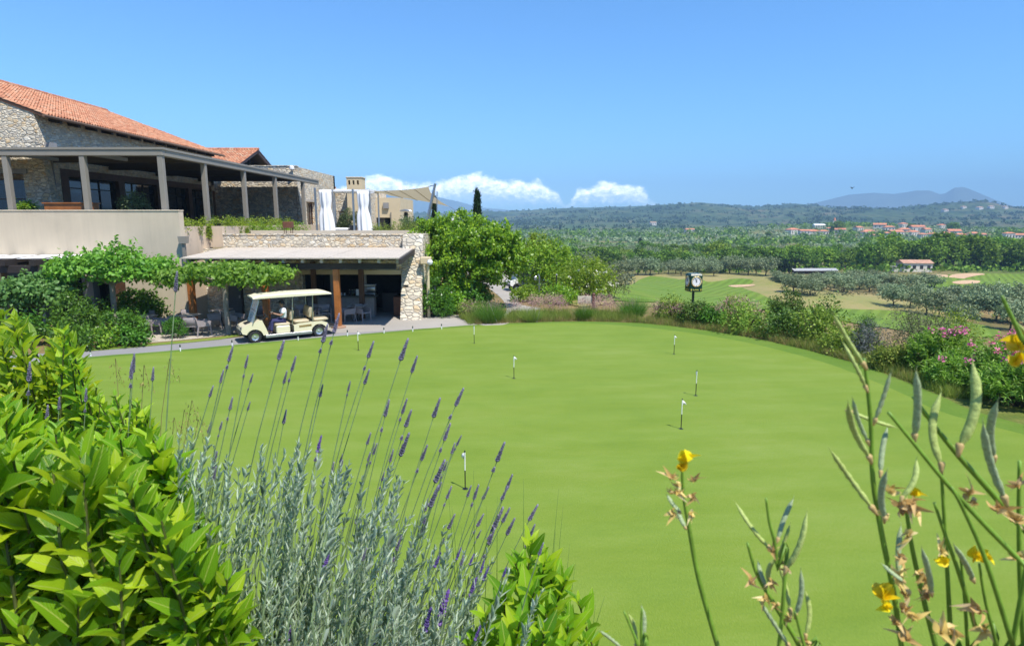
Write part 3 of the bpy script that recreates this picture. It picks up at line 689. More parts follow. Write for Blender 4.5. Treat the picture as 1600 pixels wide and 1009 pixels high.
# --- timber canopy in front of the bar
can = thing('timber_canopy', 'timber bar canopy with pale weathered shingle roof and dark rafters', 'canopy', (-10, 29.6, 0))
def shingmat():
    t = NT('weathered_shingles'); v = t.coord((1, 1, 1), 'World'); br = t.n('ShaderNodeTexBrick'); br.inputs['Scale'].default_value = 1.0
    br.inputs['Brick Width'].default_value = .5; br.inputs['Row Height'].default_value = .32; br.inputs['Mortar Size'].default_value = .012
    br.inputs['Color1'].default_value = (.54, .47, .385, 1); br.inputs['Color2'].default_value = (.47, .41, .33, 1); br.inputs['Mortar'].default_value = (.28, .25, .22, 1)
    t.l(v, br.inputs['Vector']); c = t.mix(t.math('MULTIPLY', t.noise(v, 1.1, 6, .7), .5), br.outputs['Color'], (.38, .33, .28)); t.col(c); t.set(Roughness=.92); t.bump(br.outputs['Fac'], -.4, .02); return t.m
M_SHING = shingmat()
xa, xb = -14.85, -5.05; zf, zb = 3.27, 3.54
rp_ = MB(); edges = [xa, -12.6, -10.3, -7.9, xb]
for i in range(4):
    x0, x1 = edges[i] + .015, edges[i + 1] - .015; dz = .0
    skew = .35
    rp_.add([(x0 - skew * (i > 0), 27.3, zf), (x1 - skew * (i < 3), 27.3, zf), (x1, 31.74, zb), (x0, 31.74, zb), (x0 - skew * (i > 0), 27.3, zf - .05), (x1 - skew * (i < 3), 27.3, zf - .05), (x1, 31.74, zb - .05), (x0, 31.74, zb - .05)], [(0, 1, 2, 3), (7, 6, 5, 4), (0, 4, 5, 1), (1, 5, 6, 2), (2, 6, 7, 3), (3, 7, 4, 0)])
rp_.build('roof_panel', M_SHING, can)
MB().box(xa + .1, xb - .1, 27.6, 31.7, 3.15, 3.2).build('soffit', M_DARKW, can)
for x in np.arange(xa + .25, xb, .86):
    MB().bar((x, 27.42, zf - .16), (x, 31.0, zb - .2), .12, .16).build('rafter', M_GREYW, can)
MB().box(xa, xb - .25, 27.72, 27.94, 2.72, 2.98).build('beam', M_DARKW, can)
MB().prism([(27.25, 3.0), (31.7, 3.28), (31.7, 3.49), (27.25, 3.215)], xb - .02, xb + .1, Mx).build('side_fascia', M_DARKW, can)
for i, x in enumerate((-14.75, -11.35, -8.05)):
    p = MB(); p.bbox(x - .13, x + .13, 27.7, 27.96, .09, 2.72, .015); o = p.build('post', M_ORANGEW, can)
    MB().lathe([(.34, 0), (.34, .05), (.26, .09)], 14, Matrix.Translation((x, 27.83, .012))).build('base', plain('terracotta_foot', (.33, .20, .13), .8), o)
MB().bbox(-7.68, -7.44, 30.3, 30.54, .01, 2.9, .015).build('post', M_BROWN, can)  # both rear posts browned to paint the shade deeper under the canopy
MB().bbox(-10.05, -9.83, 30.3, 30.52, .01, 2.9, .015).build('post', M_BROWN, can)
dr_ = thing('bar_side_door', 'slate blue door in the shade behind the left canopy post', 'door', (-14.3, 30.9, 0))
MB().box(-14.55, -13.85, 30.92, 30.97, .02, 2.2).build('leaf', plain('slate_door', (.06, .075, .085), .5), dr_); MB().box(-13.96, -13.9, 30.87, 30.92, 1.0, 1.14).build('handle', M_METAL, dr_)
MB().box(-14.62, -14.55, 30.9, 31.0, .0, 2.28).box(-13.85, -13.78, 30.9, 31.0, 0, 2.28).build('frame', M_DARKW, dr_)
# lamp column at the corner of the bar
lp = thing('bollard_lamp', 'cream pipe lamp with white globe at the right corner of the stone bar', 'lamp', (-4.28, 30.9, 0))
MB().tube([(-4.28, 30.9, 0), (-4.28, 30.9, 2.75)], .085, 10).build('pole', plain('cream_paint', (.62, .52, .32), .6), lp)
MB().bbox(-4.62, -4.1, 30.6, 31.1, 2.75, 3.1, .03).build('bracket', M_SAND_PL, lp)
MB().lathe([(.02, 2.72), (.11, 2.76), (.15, 2.86), (.11, 2.97), (.03, 3.0)], 14, Matrix.Translation((-4.1, 30.42, -.0))).build('globe', plain('opal_globe', (.8, .8, .78), .3), lp)
# --- upper pergola with louvred roof
pg = thing('terrace_pergola', 'long taupe metal pergola with louvred roof along the upper terrace', 'pergola', (-17, 40, 4.3))
ZT = 8.28; PY = (29.65, 33.7, 38.6, 43.6, 49.4); PX = (-27.6, -23.95, -20.3, -16.62)
for x in PX: MB().bbox(x - .12, x + .12, 29.53, 29.77, 4.3, ZT - .36, .01).build('post', M_TAUPE, pg)
for y in PY[1:]: MB().bbox(-16.74, -16.5, y - .12, y + .12, 4.3, ZT - .36, .01).build('post', M_TAUPE, pg)
MB().bbox(-30, -16.45, 29.5, 29.8, ZT - .36, ZT, .02).build('beam', M_TAUPE, pg); MB().bbox(-16.78, -16.45, 29.803, 53, ZT - .36, ZT, .02).build('beam', M_TAUPE, pg)
MB().box(-30, -16.8, 29.803, 29.95, ZT - .05, ZT - .012).box(-16.44, -16.40, 29.52, 53, ZT - .08, ZT + .02).box(-30, -16.40, 29.46, 29.497, ZT - .08, ZT + .02).build('drip_edge', M_TAUPE, pg)
for y in PY[1:]: MB().box(-24.86, -16.79, y - .09, y + .09, ZT - .30, ZT - .12).build('cross_beam', M_DARKT, pg)
for x in PX[:-1]: MB().box(x - .09, x + .09, 29.81, 32.98, ZT - .30, ZT - .12).build('cross_beam', M_TAUPE, pg)
lv = MB()
for y in np.arange(29.9, 52.9, .235):
    x1 = -16.8; x0 = -30 if y < 32.8 else -24.86
    k = 0
    for s0, s1 in ((x0, x1),): lv.add([(s0, y, ZT - .115), (s1, y, ZT - .115), (s1, y + .215, ZT - .06), (s0, y + .215, ZT - .06), (s0, y, ZT - .09), (s1, y, ZT - .09), (s1, y + .215, ZT - .035), (s0, y + .215, ZT - .035)], [(3, 2, 1, 0), (4, 5, 6, 7), (0, 1, 5, 4), (2, 3, 7, 6), (1, 2, 6, 5), (3, 0, 4, 7)])
lv.build('louvres', M_DARKT, pg)
# --- stone walls and roofs beyond the pergola
gh = thing('gabled_house', 'small gabled house with orange tiled roof and dark timber gable behind the pergola', 'house', (-28, 60, 4.3))
xg, ya, yb, ze, zr = -24.2, 55.5, 64.0, 9.85, 11.55; ym = (ya + yb) / 2
MB().box(-40, xg - 1.3, ya + .7, yb - .7, 4.3, ze).build('wall', M_STONE, gh)
rfo = MB().prism([(ya, ze), (ym, zr), (yb, ze), (yb, ze - .2), (ym, zr - .2), (ya, ze - .2)], -40, xg, Mx).build('roof', M_DARKW, gh)
rail_tiles((-40, ya - .1, ze), (xg + .1, ya - .1, ze), (0, ym - ya + .1, zr - ze + .02), 64, 13, 'roof_tiles', rfo)
rail_tiles((-40, yb + .1, ze), (xg + .1, yb + .1, ze), (0, ym - yb - .1, zr - ze + .02), 64, 13, 'roof_tiles', rfo)
ridge_tiles((-40, ym, zr + .07), (xg + .1, ym, zr + .07), 'ridge_tiles', rfo)
MB().bar((xg - .06, ya - .05, ze - .1), (xg - .06, ym, zr - .12), .16, .3).bar((xg - .06, yb + .05, ze - .1), (xg - .06, ym, zr - .12), .16, .3).build('bargeboard', plain('grey_brown_board', (.12, .085, .08), .7), gh)
MB().bar((xg - .9, ya + .8, ze - .1), (xg - .9, yb - .8, ze - .1), .2).bar((xg - .9, ym, ze), (xg - .9, ym, zr - .3), .18).bar((xg - .9, ym, ze + .1), (xg - .9, ya + 1.9, ze + .55), .14).bar((xg - .9, ym, ze + .1), (xg - .9, yb - 1.9, ze + .55), .14).build('truss', M_DARKW, gh)
MB().prism([(ya + .7, ze), (ym, zr - .35), (yb - .7, ze)], xg - 1.35, xg - 1.25, Mx).build('gable_panel', M_DARKW, gh)
sw = thing('stone_wing', 'tall flat topped rubble stone wing at the far end of the pergola', 'building', (-22, 58, 4))
XW, YW, ZW = -18.35, 53.1, 9.45
b = MB(); b.box(-27, XW, YW, YW + .5, 4, ZW)
b.box(XW - .5, XW, YW + .5, YW + 2.2, 4, ZW); b.box(XW - .5, XW, YW + 4.6, 64.5, 4, ZW); b.box(XW - .5, XW, YW + 2.2, YW + 4.6, 6.6, ZW); b.box(XW - .5, XW, YW + 2.2, YW + 4.6, 4, 4.4); b.box(-27, XW, 64, 64.5, 4, ZW)
b.build('wall', M_STONEW, sw); win(sw, YW + 2.2, YW + 4.6, XW - .3, 4.4, 6.55, '+x', (.4, .7))
MB().box(XW - .55, XW + .03, YW + 2.0, YW + 4.8, 6.605, 6.8).build('lintel', M_GREYW, sw)
MB().bbox(-27.1, XW + .05, YW - .05, YW + .55, ZW, ZW + .08).build('coping', M_STONEW, sw)
MB().prism([(XW + .0, 4.0), (XW + .5, 4.0), (XW + .06, 7.8), (XW + .0, 7.8)], YW - .1, YW + .7).build('corner_buttress', M_STONEW, sw)
MB().lathe([(.05, 0), (.2, .1), (.2, .3), (.05, .4)], 10, Matrix.Translation((XW - .25, YW - .3, 9.1))).build('floodlight', M_CLOTHW, sw)
sr = thing('rear_stone_house', 'lower rubble stone house behind the white draped curtains', 'building', (-17, 70, 4))
yb2 = 67.0
MB().box(-19.6, -15.4, yb2, yb2 + .5, 4, 8.25).box(-15.9, -15.4, yb2 + .5, 76, 4, 8.25).build('wall', M_STONEW, sr)
for x0, x1 in ((-18.7, -17.6), (-17.0, -16.0)): win(sr, x0, x1, yb2 - .02, 4.4, 5.9, '-y', (.5,))
MB().box(-18.8, -17.5, yb2 - .05, yb2 + .1, 5.905, 6.1).box(-17.1, -15.9, yb2 - .05, yb2 + .1, 5.905, 6.1).build('lintel', M_GREYW, sr)
MB().box(-19.4, -18.9, 66.2, 66.8, 8.26, 8.5).build('roof_scrap', M_TILE, sr)
ch = thing('chimney', 'square sand coloured chimney with three slots rising over the white sail', 'chimney', (-17, 66, 4))
x0, x1 = -17.25, -15.65; yc = 64.9
c = MB(); c.box(x0, x1, yc, yc + 1.5, 4, 8.6); c.box(x0, x1, yc, yc + 1.5, 9.05, 9.3)
for k in range(4):
    xx = x0 + (x1 - x0) * (.0, .24, .52, .80)[k]; c.box(xx, xx + (x1 - x0) * (.11, .15, .15, .20)[k], yc, yc + 1.5, 8.6, 9.05)
c.build('stack', M_SAND_PL, ch); MB().box(x0 + .1, x1 - .1, yc + .55, yc + .6, 8.6, 9.05).build('dark_slot_back', M_DARKW, ch)  # dark sheet standing behind the chimney slots
MB().bbox(x0 - .06, x1 + .06, yc - .06, yc + 1.56, 9.3, 9.4, .02).build('cap', M_SAND_PL, ch)
pb = thing('plaster_house', 'sand plastered flat roofed house with wide glass window under the shade sail', 'house', (-15, 72, 4))
y = 70.0; X0, X1 = (570 - 800) / F * 69.3, (627 - 800) / F * 69.3
zt, zw = at(600, 309, y).z, at(600, 340, y).z
wx0, wx1 = (574 - 800) / F * 69.3, (611 - 800) / F * 69.3
MB().box(X0, X1, y, y + .4, zw, zt).box(wx1, X1, y, y + .4, 3.6, zw).box(X0, wx0, y, y + .4, 3.6, zw).box(X1 - .4, X1, y + .4, y + 9, 3.6, zt).box(X0, X1 - .4, y + .4, y + 9, zt - .3, zt - .05).build('wall', M_SAND_PL, pb)
win(pb, wx0, wx1, y + .3, 3.7, zw, '-y', (.2, .55), None, M_BLACKM)
MB().box(X1 - 1.9, X1 - 1.3, y - .25, y, zt - 1.2, zt - .55).build('wall_lamp', M_CONCR, pb); MB().box(wx1 + .02, wx1 + .12, y - .12, y, 3.8, zw + .6).build('downpipe', M_TAUPE, pb)
# --- lower pergola at the left edge
lpg = thing('dark_pergola', 'dark stained timber pergola with pale roof strips below the beige parapet', 'pergola', (-24, 28, 0))
MB().bbox(-34, -19.4, 26.9, 27.12, 2.62, 2.95, .01).build('beam', M_DARKW, lpg)
MB().box(-34, -19.6, 28.8, 28.98, 2.6, 2.9).build('wall_plate', M_DARKW, lpg)
for x in np.arange(-33, -19.4, 1.33): MB().bar((x, 26.7, 3.08), (x, 28.97, 3.1), .26, .26).build('rafter', M_DARKW, lpg)
for x in (-31.5, -23.3): MB().bbox(x - .16, x + .16, 26.85, 27.17, 0, 2.62, .01).build('post', M_DARKW, lpg)
sl_ = MB()
for x in np.arange(-33.0, -19.6, 1.33): sl_.add([(x + .2, 27.3, 3.24), (x + 1.2, 27.5, 3.25), (x + 1.2, 28.95, 3.32), (x + .2, 28.95, 3.32), (x + .2, 27.3, 3.22), (x + 1.2, 27.5, 3.23), (x + 1.2, 28.95, 3.30), (x + .2, 28.95, 3.30)], [(0, 1, 2, 3), (7, 6, 5, 4), (0, 4, 5, 1), (1, 5, 6, 2), (2, 6, 7, 3), (3, 7, 4, 0)])
sl_.build('roof_strip', M_CLOTHW, lpg)
# --- things on the terraces
wb = thing('timber_planter', 'orange varnished wooden box on the beige parapet terrace', 'planter box', (-22.5, 30.5, 4.3))
MB().bbox(-22.85, -20.6, 30.2, 30.9, 4.3, 5.72, .02).build('box', M_ORANGEW, wb); MB().box(-22.9, -20.55, 30.15, 30.95, 5.722, 5.78).build('rim', M_ORANGEW, wb)
WORLD[0] = False
def gazebo_curtain(name, label, px, Y, ptop, pbot, w, sway):
    p0 = at(px, pbot, Y); zt = at(px, ptop, Y).z; h = zt - p0.z + .1
    t = thing(name, label, 'curtain', (p0.x, p0.y, 3.9), 0, 'white tied curtains on the roof terrace'); m = MB(); n = 40; k = 14
    vs = []; h = zt - 3.9
    for i in range(k + 1):
        f = i / k; z = h * f; ww = w * (.95 - .28 * f) * (1 - .25 * math.exp(-((f - .62) / .10) ** 2))
        for j in range(n):
            a = 2 * math.pi * j / n; r = ww * .5 * (1 + .20 * math.sin(a * 7 + f * 2) + .08 * math.sin(a * 13 - f * 5))
            vs.append((r * math.cos(a) + sway * (1 - f) ** 2, r * math.sin(a) * .7, z))
    m.add(vs, [(i * n + j, i * n + (j + 1) % n, (i + 1) * n + (j + 1) % n, (i + 1) * n + j) for i in range(k) for j in range(n)] + [tuple(k * n + j for j in range(n))])
    m.build('fabric', M_CLOTHW, t, 'all')
    MB().bbox(-w * .62 - .12, -w * .62, -.06, .06, 0, h + .15, .01).build('pole', M_METAL, t)
    MB().bbox(w * .4, w * .4 + .09, .2, .29, 0, h + .05, .01).build('pole', M_METAL, t)
    return t
gazebo_curtain('curtain', 'white gathered curtain tied to a grey pole at the end of the pergola', 511, 42, 297, 367, .98, .04)
gazebo_curtain('curtain', 'white gathered curtain hanging below the chimney', 569, 42, 299, 367, .95, .06)
WORLD[0] = True
cf = thing('cabana_frame', 'white square cabana frame between the two tied curtains', 'cabana frame', (at(535, 367, 43.5).x, 43.5, 3.9))
fa, fb, fz = at(499, 298, 42).x, at(575, 298, 42).x, at(535, 298, 42).z
for yy in (42.35, 45.3):
    MB().bbox(fa, fb, yy, yy + .1, fz - .04, fz + .08, .01).build('beam', M_CLOTHW, cf)
    for xx in (fa, fb - .1): MB().bbox(xx, xx + .1, yy, yy + .1, 3.9, fz - .042, .01).build('post', M_CLOTHW, cf)
for xx in (fa, fb - .1): MB().bbox(xx, xx + .1, 42.452, 45.298, fz - .04, fz + .08, .01).build('beam', M_CLOTHW, cf)
M_SAIL = leafmat('sail_cloth', (.46, .41, .28), (.48, .43, .30), .42, (.52, .46, .30), .8, .2)
def sail(name, label, P, sagx, m):
    A, B, C_, D = [Vector(p) for p in P]; t = thing(name, label, 'shade sail', tuple((A + B + C_ + D) / 4)); mb = MB(); n = 14; vs = []
    for i in range(n + 1):
        for j in range(n + 1):
            u, v = i / n, j / n
            uu = .5 + (u - .5) * (1 - sagx * 4 * v * (1 - v)); vv = .5 + (v - .5) * (1 - sagx * 4 * u * (1 - u))
            p = A * (1 - uu) * (1 - vv) + B * uu * (1 - vv) + C_ * uu * vv + D * (1 - uu) * vv
            vs.append(p)
    mb.add(vs, [(i * (n + 1) + j, (i + 1) * (n + 1) + j, (i + 1) * (n + 1) + j + 1, i * (n + 1) + j + 1) for i in range(n) for j in range(n)])
    o = mb.build('canvas', m, t, 'all')
    for u in (.25, .5, .75):
        s = MB(); pts = [A * (1 - u) * (1 - v) + B * u * (1 - v) + C_ * u * v + D * (1 - u) * v - Vector((0, 0, .02)) for v in np.linspace(.06, .94, 9)]
        s.tube(pts, .022, 6); s.build('seam', plain('sail_webbing', (.34, .29, .19), .8), t)
    return t
PA, PB_, PC, PD = at(574, 299, 44), at(670, 291.5, 41), at(702, 323, 47), at(610, 306, 52)
sail('shade_sail', 'tan triangular shade sail stretched to the leaning steel mast', (PA, PB_, PC, PD), .16, M_SAIL)
sail('shade_sail', 'small off white shade sail between the two white curtains', (at(507, 300, 42), at(560, 299.5, 42.5), at(566, 296.5, 52), at(524, 295, 52)), .1, leafmat('pale_sail_cloth', (.72, .68, .60), (.74, .70, .62), .3, None, .8, .2))
mast = thing('steel_mast', 'leaning grey steel mast holding the tan shade sail', 'mast', tuple(at(668, 340, 40.5)))
q0, q1 = at(666.5, 352, 40.5), at(680, 287, 40.5)
MB().tube([q0, q1], [.11, .085], 10).build('tube', M_METAL, mast)
MB().tube([q1 - Vector((0, 0, .1)), PB_], .025, 6).build('cable', M_METAL, mast); MB().tube([at(683, 300, 41), at(682.5, 345, 41)], .03, 6).bar(at(680, 300, 40.6), at(684, 300, 41), .03).build('stay', M_METAL, mast)
MB().tube([PC, at(715, 331, 49)], .02, 6).build('cable', M_METAL, mast)
st = thing('steel_strut', 'short slanting white strut above the big leafy tree', 'mast', tuple(at(711, 340, 46)))
MB().tube([at(705, 350, 46), at(715, 330, 46)], [.16, .12], 10).build('tube', M_CLOTHW, st); MB().tube([at(712, 334, 46), at(717, 345, 46)], .04, 8).build('brace', M_METAL, st)
hp = at(635, 358, 50); ht_ = thing('patio_heater', 'dark patio heater with round white hood beside the plaster house', 'heater', (hp.x, hp.y, 3.9))
zz = at(635, 330, 50).z
MB().tube([(hp.x, hp.y, 3.9), (hp.x, hp.y, zz - .1)], .045, 8).build('pole', M_BLACKM, ht_); MB().lathe([(.05, zz - .05), (.52, zz - .02), (.4, zz + .1), (.05, zz + .16)], 20, Matrix.Translation((hp.x, hp.y, 0))).build('hood', M_CLOTHW, ht_)
MB().lathe([(.12, zz - .55), (.16, zz - .5), (.16, zz - .12), (.08, zz - .08)], 14, Matrix.Translation((hp.x, hp.y, 0))).build('burner', M_BLACKM, ht_); MB().lathe([(.24, 3.9), (.24, 4.5), (.1, 4.55)], 14, Matrix.Translation((hp.x, hp.y, 0))).build('base', M_BLACKM, ht_)
pw = thing('roof_planter_wall', 'long low beige planter wall with trailing plants on the roof terrace', 'planter wall', (-10.4, 36.2, 3.9))
MB().box(-15.3, -5.5, 36.0, 36.3, 3.6, 4.34).box(-15.3, -5.5, 37.2, 37.4, 3.6, 4.3).box(-5.5, -5.2, 36.0, 37.4, 3.6, 4.34).build('wall', M_PLAST, pw); MB().box(-15.3, -5.5, 36.3, 37.2, 3.6, 4.25).build('soil', plain('dark_soil', (.04, .03, .02), .95), pw)
rb = at(474, 365, 38.0); rbx = thing('rusty_fire_box', 'small rust brown box on thin legs at the planter end', 'lantern box', (rb.x, 35.5, 3.9))
MB().bbox(rb.x - .25, rb.x + .25, 35.3, 35.7, 4.5, 4.85, .01).build('box', plain('rusty_steel', (.16, .06, .03), .8, var=.3), rbx)
for dx in (-.2, .17):
    for yy in (35.33, 35.64): MB().box(rb.x + dx, rb.x + dx + .03, yy, yy + .03, 3.9, 4.5).build('leg', M_BROWN, rbx)
sf = at(533, 364, 42.5); sofa = thing('lounge_sofa', 'low dark wicker lounge seat with white cushions between the curtains', 'sofa', (sf.x, 42.5, 3.9))
MB().bbox(sf.x - 1.0, sf.x + 1.0, 42.1, 42.9, 3.9, 4.25, .03).build('base', M_BROWN, sofa); MB().bbox(sf.x - .95, sf.x + .55, 42.12, 42.85, 4.252, 4.42, .05).build('cushion', M_CLOTHW, sofa); MB().bbox(sf.x + .7, sf.x + 1.0, 42.1, 42.9, 4.252, 4.6, .03).build('armrest', M_BLACKM, sofa)
# ------------------------------------------------------------------ buggy, driver, furniture, golf things
WORLD[0] = False
M_CREAM = NT('cream_bodywork'); M_CREAM.col((.74, .66, .46)); M_CREAM.set(Roughness=.28); M_CREAM.p.inputs['Coat Weight'].default_value = .4; M_CREAM = M_CREAM.m
M_ROOFC = plain('cream_roof', (.72, .66, .47), .4, var=.04)
M_VINYL = plain('beige_vinyl', (.50, .41, .27), .55, var=.06, scale=3)
M_TYRE = plain('tyre_rubber', (.018, .018, .019), .8, var=.15)
M_HUB = plain('hub_metal', (.55, .57, .6), .3, .8, var=.05)
M_ALU = plain('aluminium_sill', (.40, .40, .42), .4, .7, var=.05)
M_CLEAR = NT('clear_screen'); M_CLEAR.col((.75, .82, .86)); M_CLEAR.set(Roughness=.05, Alpha=.42); M_CLEAR = M_CLEAR.m
M_SKIN = plain('skin', (.30, .155, .095), .6, var=.06); M_SHIRT = plain('white_shirt', (.86, .88, .92), .85, var=.05); M_NAVY = plain('navy_cloth', (.030, .030, .105), .85, var=.15); M_CAP = plain('dark_cap', (.012, .012, .02), .8, var=.1)
def rotx(p, a): return Matrix.Translation(p) @ Matrix.Rotation(a, 4, 'X')
def wheel(parent, x, y, r=.235, w=.19, steer=0):
    o = empty('wheel', (x, y, r), steer); adopt(o, parent)
    Mw = Matrix.Rotation(rad(90), 4, 'X')
    t = MB().lathe([(r * .60, -w / 2), (r * .93, -w / 2), (r, -w * .36), (r, w * .36), (r * .93, w / 2), (r * .60, w / 2)], 28, Mw, False); tt = t.build('tyre', M_TYRE, o, 'auto')
    h = MB().lathe([(r * .60, -w * .46), (r * .60, w * .46), (r * .5, w * .42), (r * .42, w * .30), (r * .16, w * .34), (r * .12, w * .5), (.005, w * .52)], 24, Mw, False)
    h2 = MB().lathe([(r * .6, -w * .40), (r * .42, -w * .30), (r * .16, -w * .34), (r * .12, -w * .5), (.005, -w * .52)], 24, Mw, False); h.add(h2.v, h2.f); h.build('rim', M_HUB, o, 'auto')
    return o
def cart_body_side(y0, y1):
    """front cowl with wheel arch, profile in x,z"""
    def arch(cx, r, a0, a1, n=10): return [(cx + r * math.cos(rad(a0 + (a1 - a0) * i / n)), .24 + r * math.sin(rad(a0 + (a1 - a0) * i / n))) for i in range(n + 1)]
    front = [(1.66, .40), (1.70, .52), (1.66, .64), (1.52, .72), (1.22, .82), (1.02, .90), (.93, .90), (.80, .55), (.72, .30)] + [(.90, .27)] + arch(1.22, .31, 170, 20)
    rear = [(-.24, .30), (-.24, .58), (-.42, .64), (-.95, .66), (-1.35, .66), (-1.55, .58), (-1.62, .44), (-1.60, .34)] + arch(-1.22, .31, 170, 10)
    return front, rear
def golf_buggy(label, loc, rz, seats=True, mat=None, roofm=None, group=None):
    mat = mat or M_CREAM; t = thing('golf_buggy', label, 'golf cart', loc, rz, group); Ml = Matrix(((1, 0, 0, 0), (0, 1, 0, 0), (0, 0, 1, 0), (0, 0, 0, 1)))
    fr, re = cart_body_side(0, 0); b = MB(); b.prism(fr, -.56, .56); b.build('front_cowl', mat, t)
    MB().prism(re, -.57, .57).build('rear_body', mat, t)
    MB().bbox(1.62, 1.76, -.50, .50, .34, .45, .03).build('bumper', M_BLACKM, t)
    for s in (-1, 1): MB().lathe([(.005, .035), (.05, .03), (.062, 0), (.06, -.02)], 14, Matrix.Translation((1.655, s * .36, .60)) @ Matrix.Rotation(rad(80), 4, 'Y')).build('headlight', M_GLASS, t)
    MB().prism([(1.50, .735), (1.30, .80), (1.30, .812), (1.50, .748)], -.25, .25).build('hood_badge_panel', M_BLACKM, t)
    MB().box(-1.05, .9, -.55, .55, .20, .27).build('floor', M_BLACKM, t)
    for s in (-1, 1): MB().bbox(-.92, .84, s * .60 - .03, s * .60 + .03, .17, .29, .01).build('sill', M_ALU, t)
    MB().prism([(.92, .885), (1.0, .895), (.96, .93), (.86, .92)], -.52, .52).build('dashboard', M_BLACKM, t)
    # windscreen with frame
    ws = MB(); P0, P1 = Vector((1.26, 0, .82)), Vector((.98, 0, 1.74))
    ws.add([(P0.x, -.54, P0.z), (P0.x, .54, P0.z), (P1.x, .54, P1.z), (P1.x, -.54, P1.z), (P0.x + .008, -.54, P0.z), (P0.x + .008, .54, P0.z), (P1.x + .008, .54, P1.z), (P1.x + .008, -.54, P1.z)], [(0, 1, 2, 3), (7, 6, 5, 4), (0, 4, 5, 1), (2, 6, 7, 3), (1, 5, 6, 2), (3, 7, 4, 0)])
    o = ws.build('windscreen', M_CLEAR, t)
    for s in (-1, 1): MB().tube([(P0.x + .02, s * .56, P0.z - .1), (P1.x, s * .56, P1.z + .03)], .02, 8).build('roof_strut', M_METAL, t)
    MB().bar((1.12, -.54, 1.28), (1.12, .54, 1.28), .02).build('screen_rail', M_BLACKM, o)
    # roof
    rf = MB(); rx0, rx1 = (-1.78, 1.22) if seats else (-.95, 1.22)
    pr = [(rx0, 1.80), (rx0 + .03, 1.86), (rx0 + .25, 1.925), (-.0, 1.945), (rx1 - .25, 1.915), (rx1, 1.85), (rx1, 1.79)]
    ys = (-.64, -.60, -.45, .45, .60, .64); dz = (-.045, -.01, 0, 0, -.01, -.045); n = len(pr)
    vs = [(x, y, z + d if k not in (0, n - 1) else z) for y, d in zip(ys, dz) for k, (x, z) in enumerate(pr)]
    fs = [(j * n + k, j * n + k + 1, (j + 1) * n + k + 1, (j + 1) * n + k) for j in range(5) for k in range(n - 1)] + [tuple(range(n)), tuple(range(5 * n, 6 * n))[::-1]] + [(j * n, (j + 1) * n, (j + 1) * n + n - 1, j * n + n - 1) for j in range(5)]
    rf.add(vs, fs); rf.build('roof', roofm or M_ROOFC, t, 'auto')
    for x, x2 in ((-.20, -.24), (-.98, -1.02)) if seats else ((-.30, -.34),):
        for s in (-1, 1): MB().tube([(x, s * .55, .60), (x2, s * .57, 1.82)], .019, 8).build('roof_strut', M_METAL, t)
    # seats
    def seat(x0, x1, z, back, lean, base=True):
        s = empty('seat', (0, 0, 0)); adopt(s, t)
        MB().bbox(x0, x1, -.54, .54, z - .10, z, .04).build('cushion', M_VINYL, s, 'auto')
        Mb = Matrix.Translation((back, 0, z + .10)) @ Matrix.Rotation(rad(lean), 4, 'Y')
        MB().bbox(-.045, .045, -.53, .53, -.02, .40, .035, Mb).build('backrest', M_VINYL, s, 'auto')
        for q in (-.42, .42): MB().bar((back - .0, q, z - .12), (back, q, z + .3), .03).build('bracket', M_BLACKM, s)
    MB().bbox(-.10, .42, -.55, .55, .272, .60, .03).build('seat_box', mat, t)
    seat(-.12, .46, .70, -.17, -10)
    if seats:
        seat(-.86, -.28, .76, -.90, -8); seat(-1.62, -1.02, .78, -1.02, 8)
        MB().prism([(-.44, .47), (-.92, .49), (-.92, .57), (-.44, .55)], -.578, .578).build('trim_panel', plain('tan_trim', (.25, .17, .055), .6), t)
        MB().bbox(-1.98, -1.62, -.5, .5, .34, .39, .01).build('footboard', M_BLACKM, t)
        for s in (-1, 1): MB().tube([(-1.60, s * .52, .78), (-1.62, s * .52, 1.08), (-1.06, s * .52, 1.08), (-1.04, s * .52, .9)], .016, 8).build('grab_rail', M_BLACKM, t)
    # steering wheel on the near side
    Ms = Matrix.Translation((.70, .27, 1.02)) @ Matrix.Rotation(rad(-52), 4, 'Y'); sw_ = MB()
    sw_.tube([Ms @ Vector((.17 * math.cos(a), .17 * math.sin(a), 0)) for a in np.linspace(0, 2 * math.pi, 21)], .016, 6); sw_.bar(Ms @ Vector((-.16, 0, 0)), Ms @ Vector((.16, 0, 0)), .02); sw_.tube([Ms @ Vector((0, 0, 0)), (.92, .27, .84)], .022, 8)
    sw_.build('steering_wheel', M_BLACKM, t)
    for s in (-1, 1): wheel(t, 1.22, s * .46, steer=rad(6)); wheel(t, -1.22, s * .46)
    return t
CR = rad(180 + 33); CL = Vector((-9.66, 25.45, .004))
golf_buggy('cream six seat golf buggy with roof on the path before the bar', CL, CR).scale = (1.06, 1, 1)
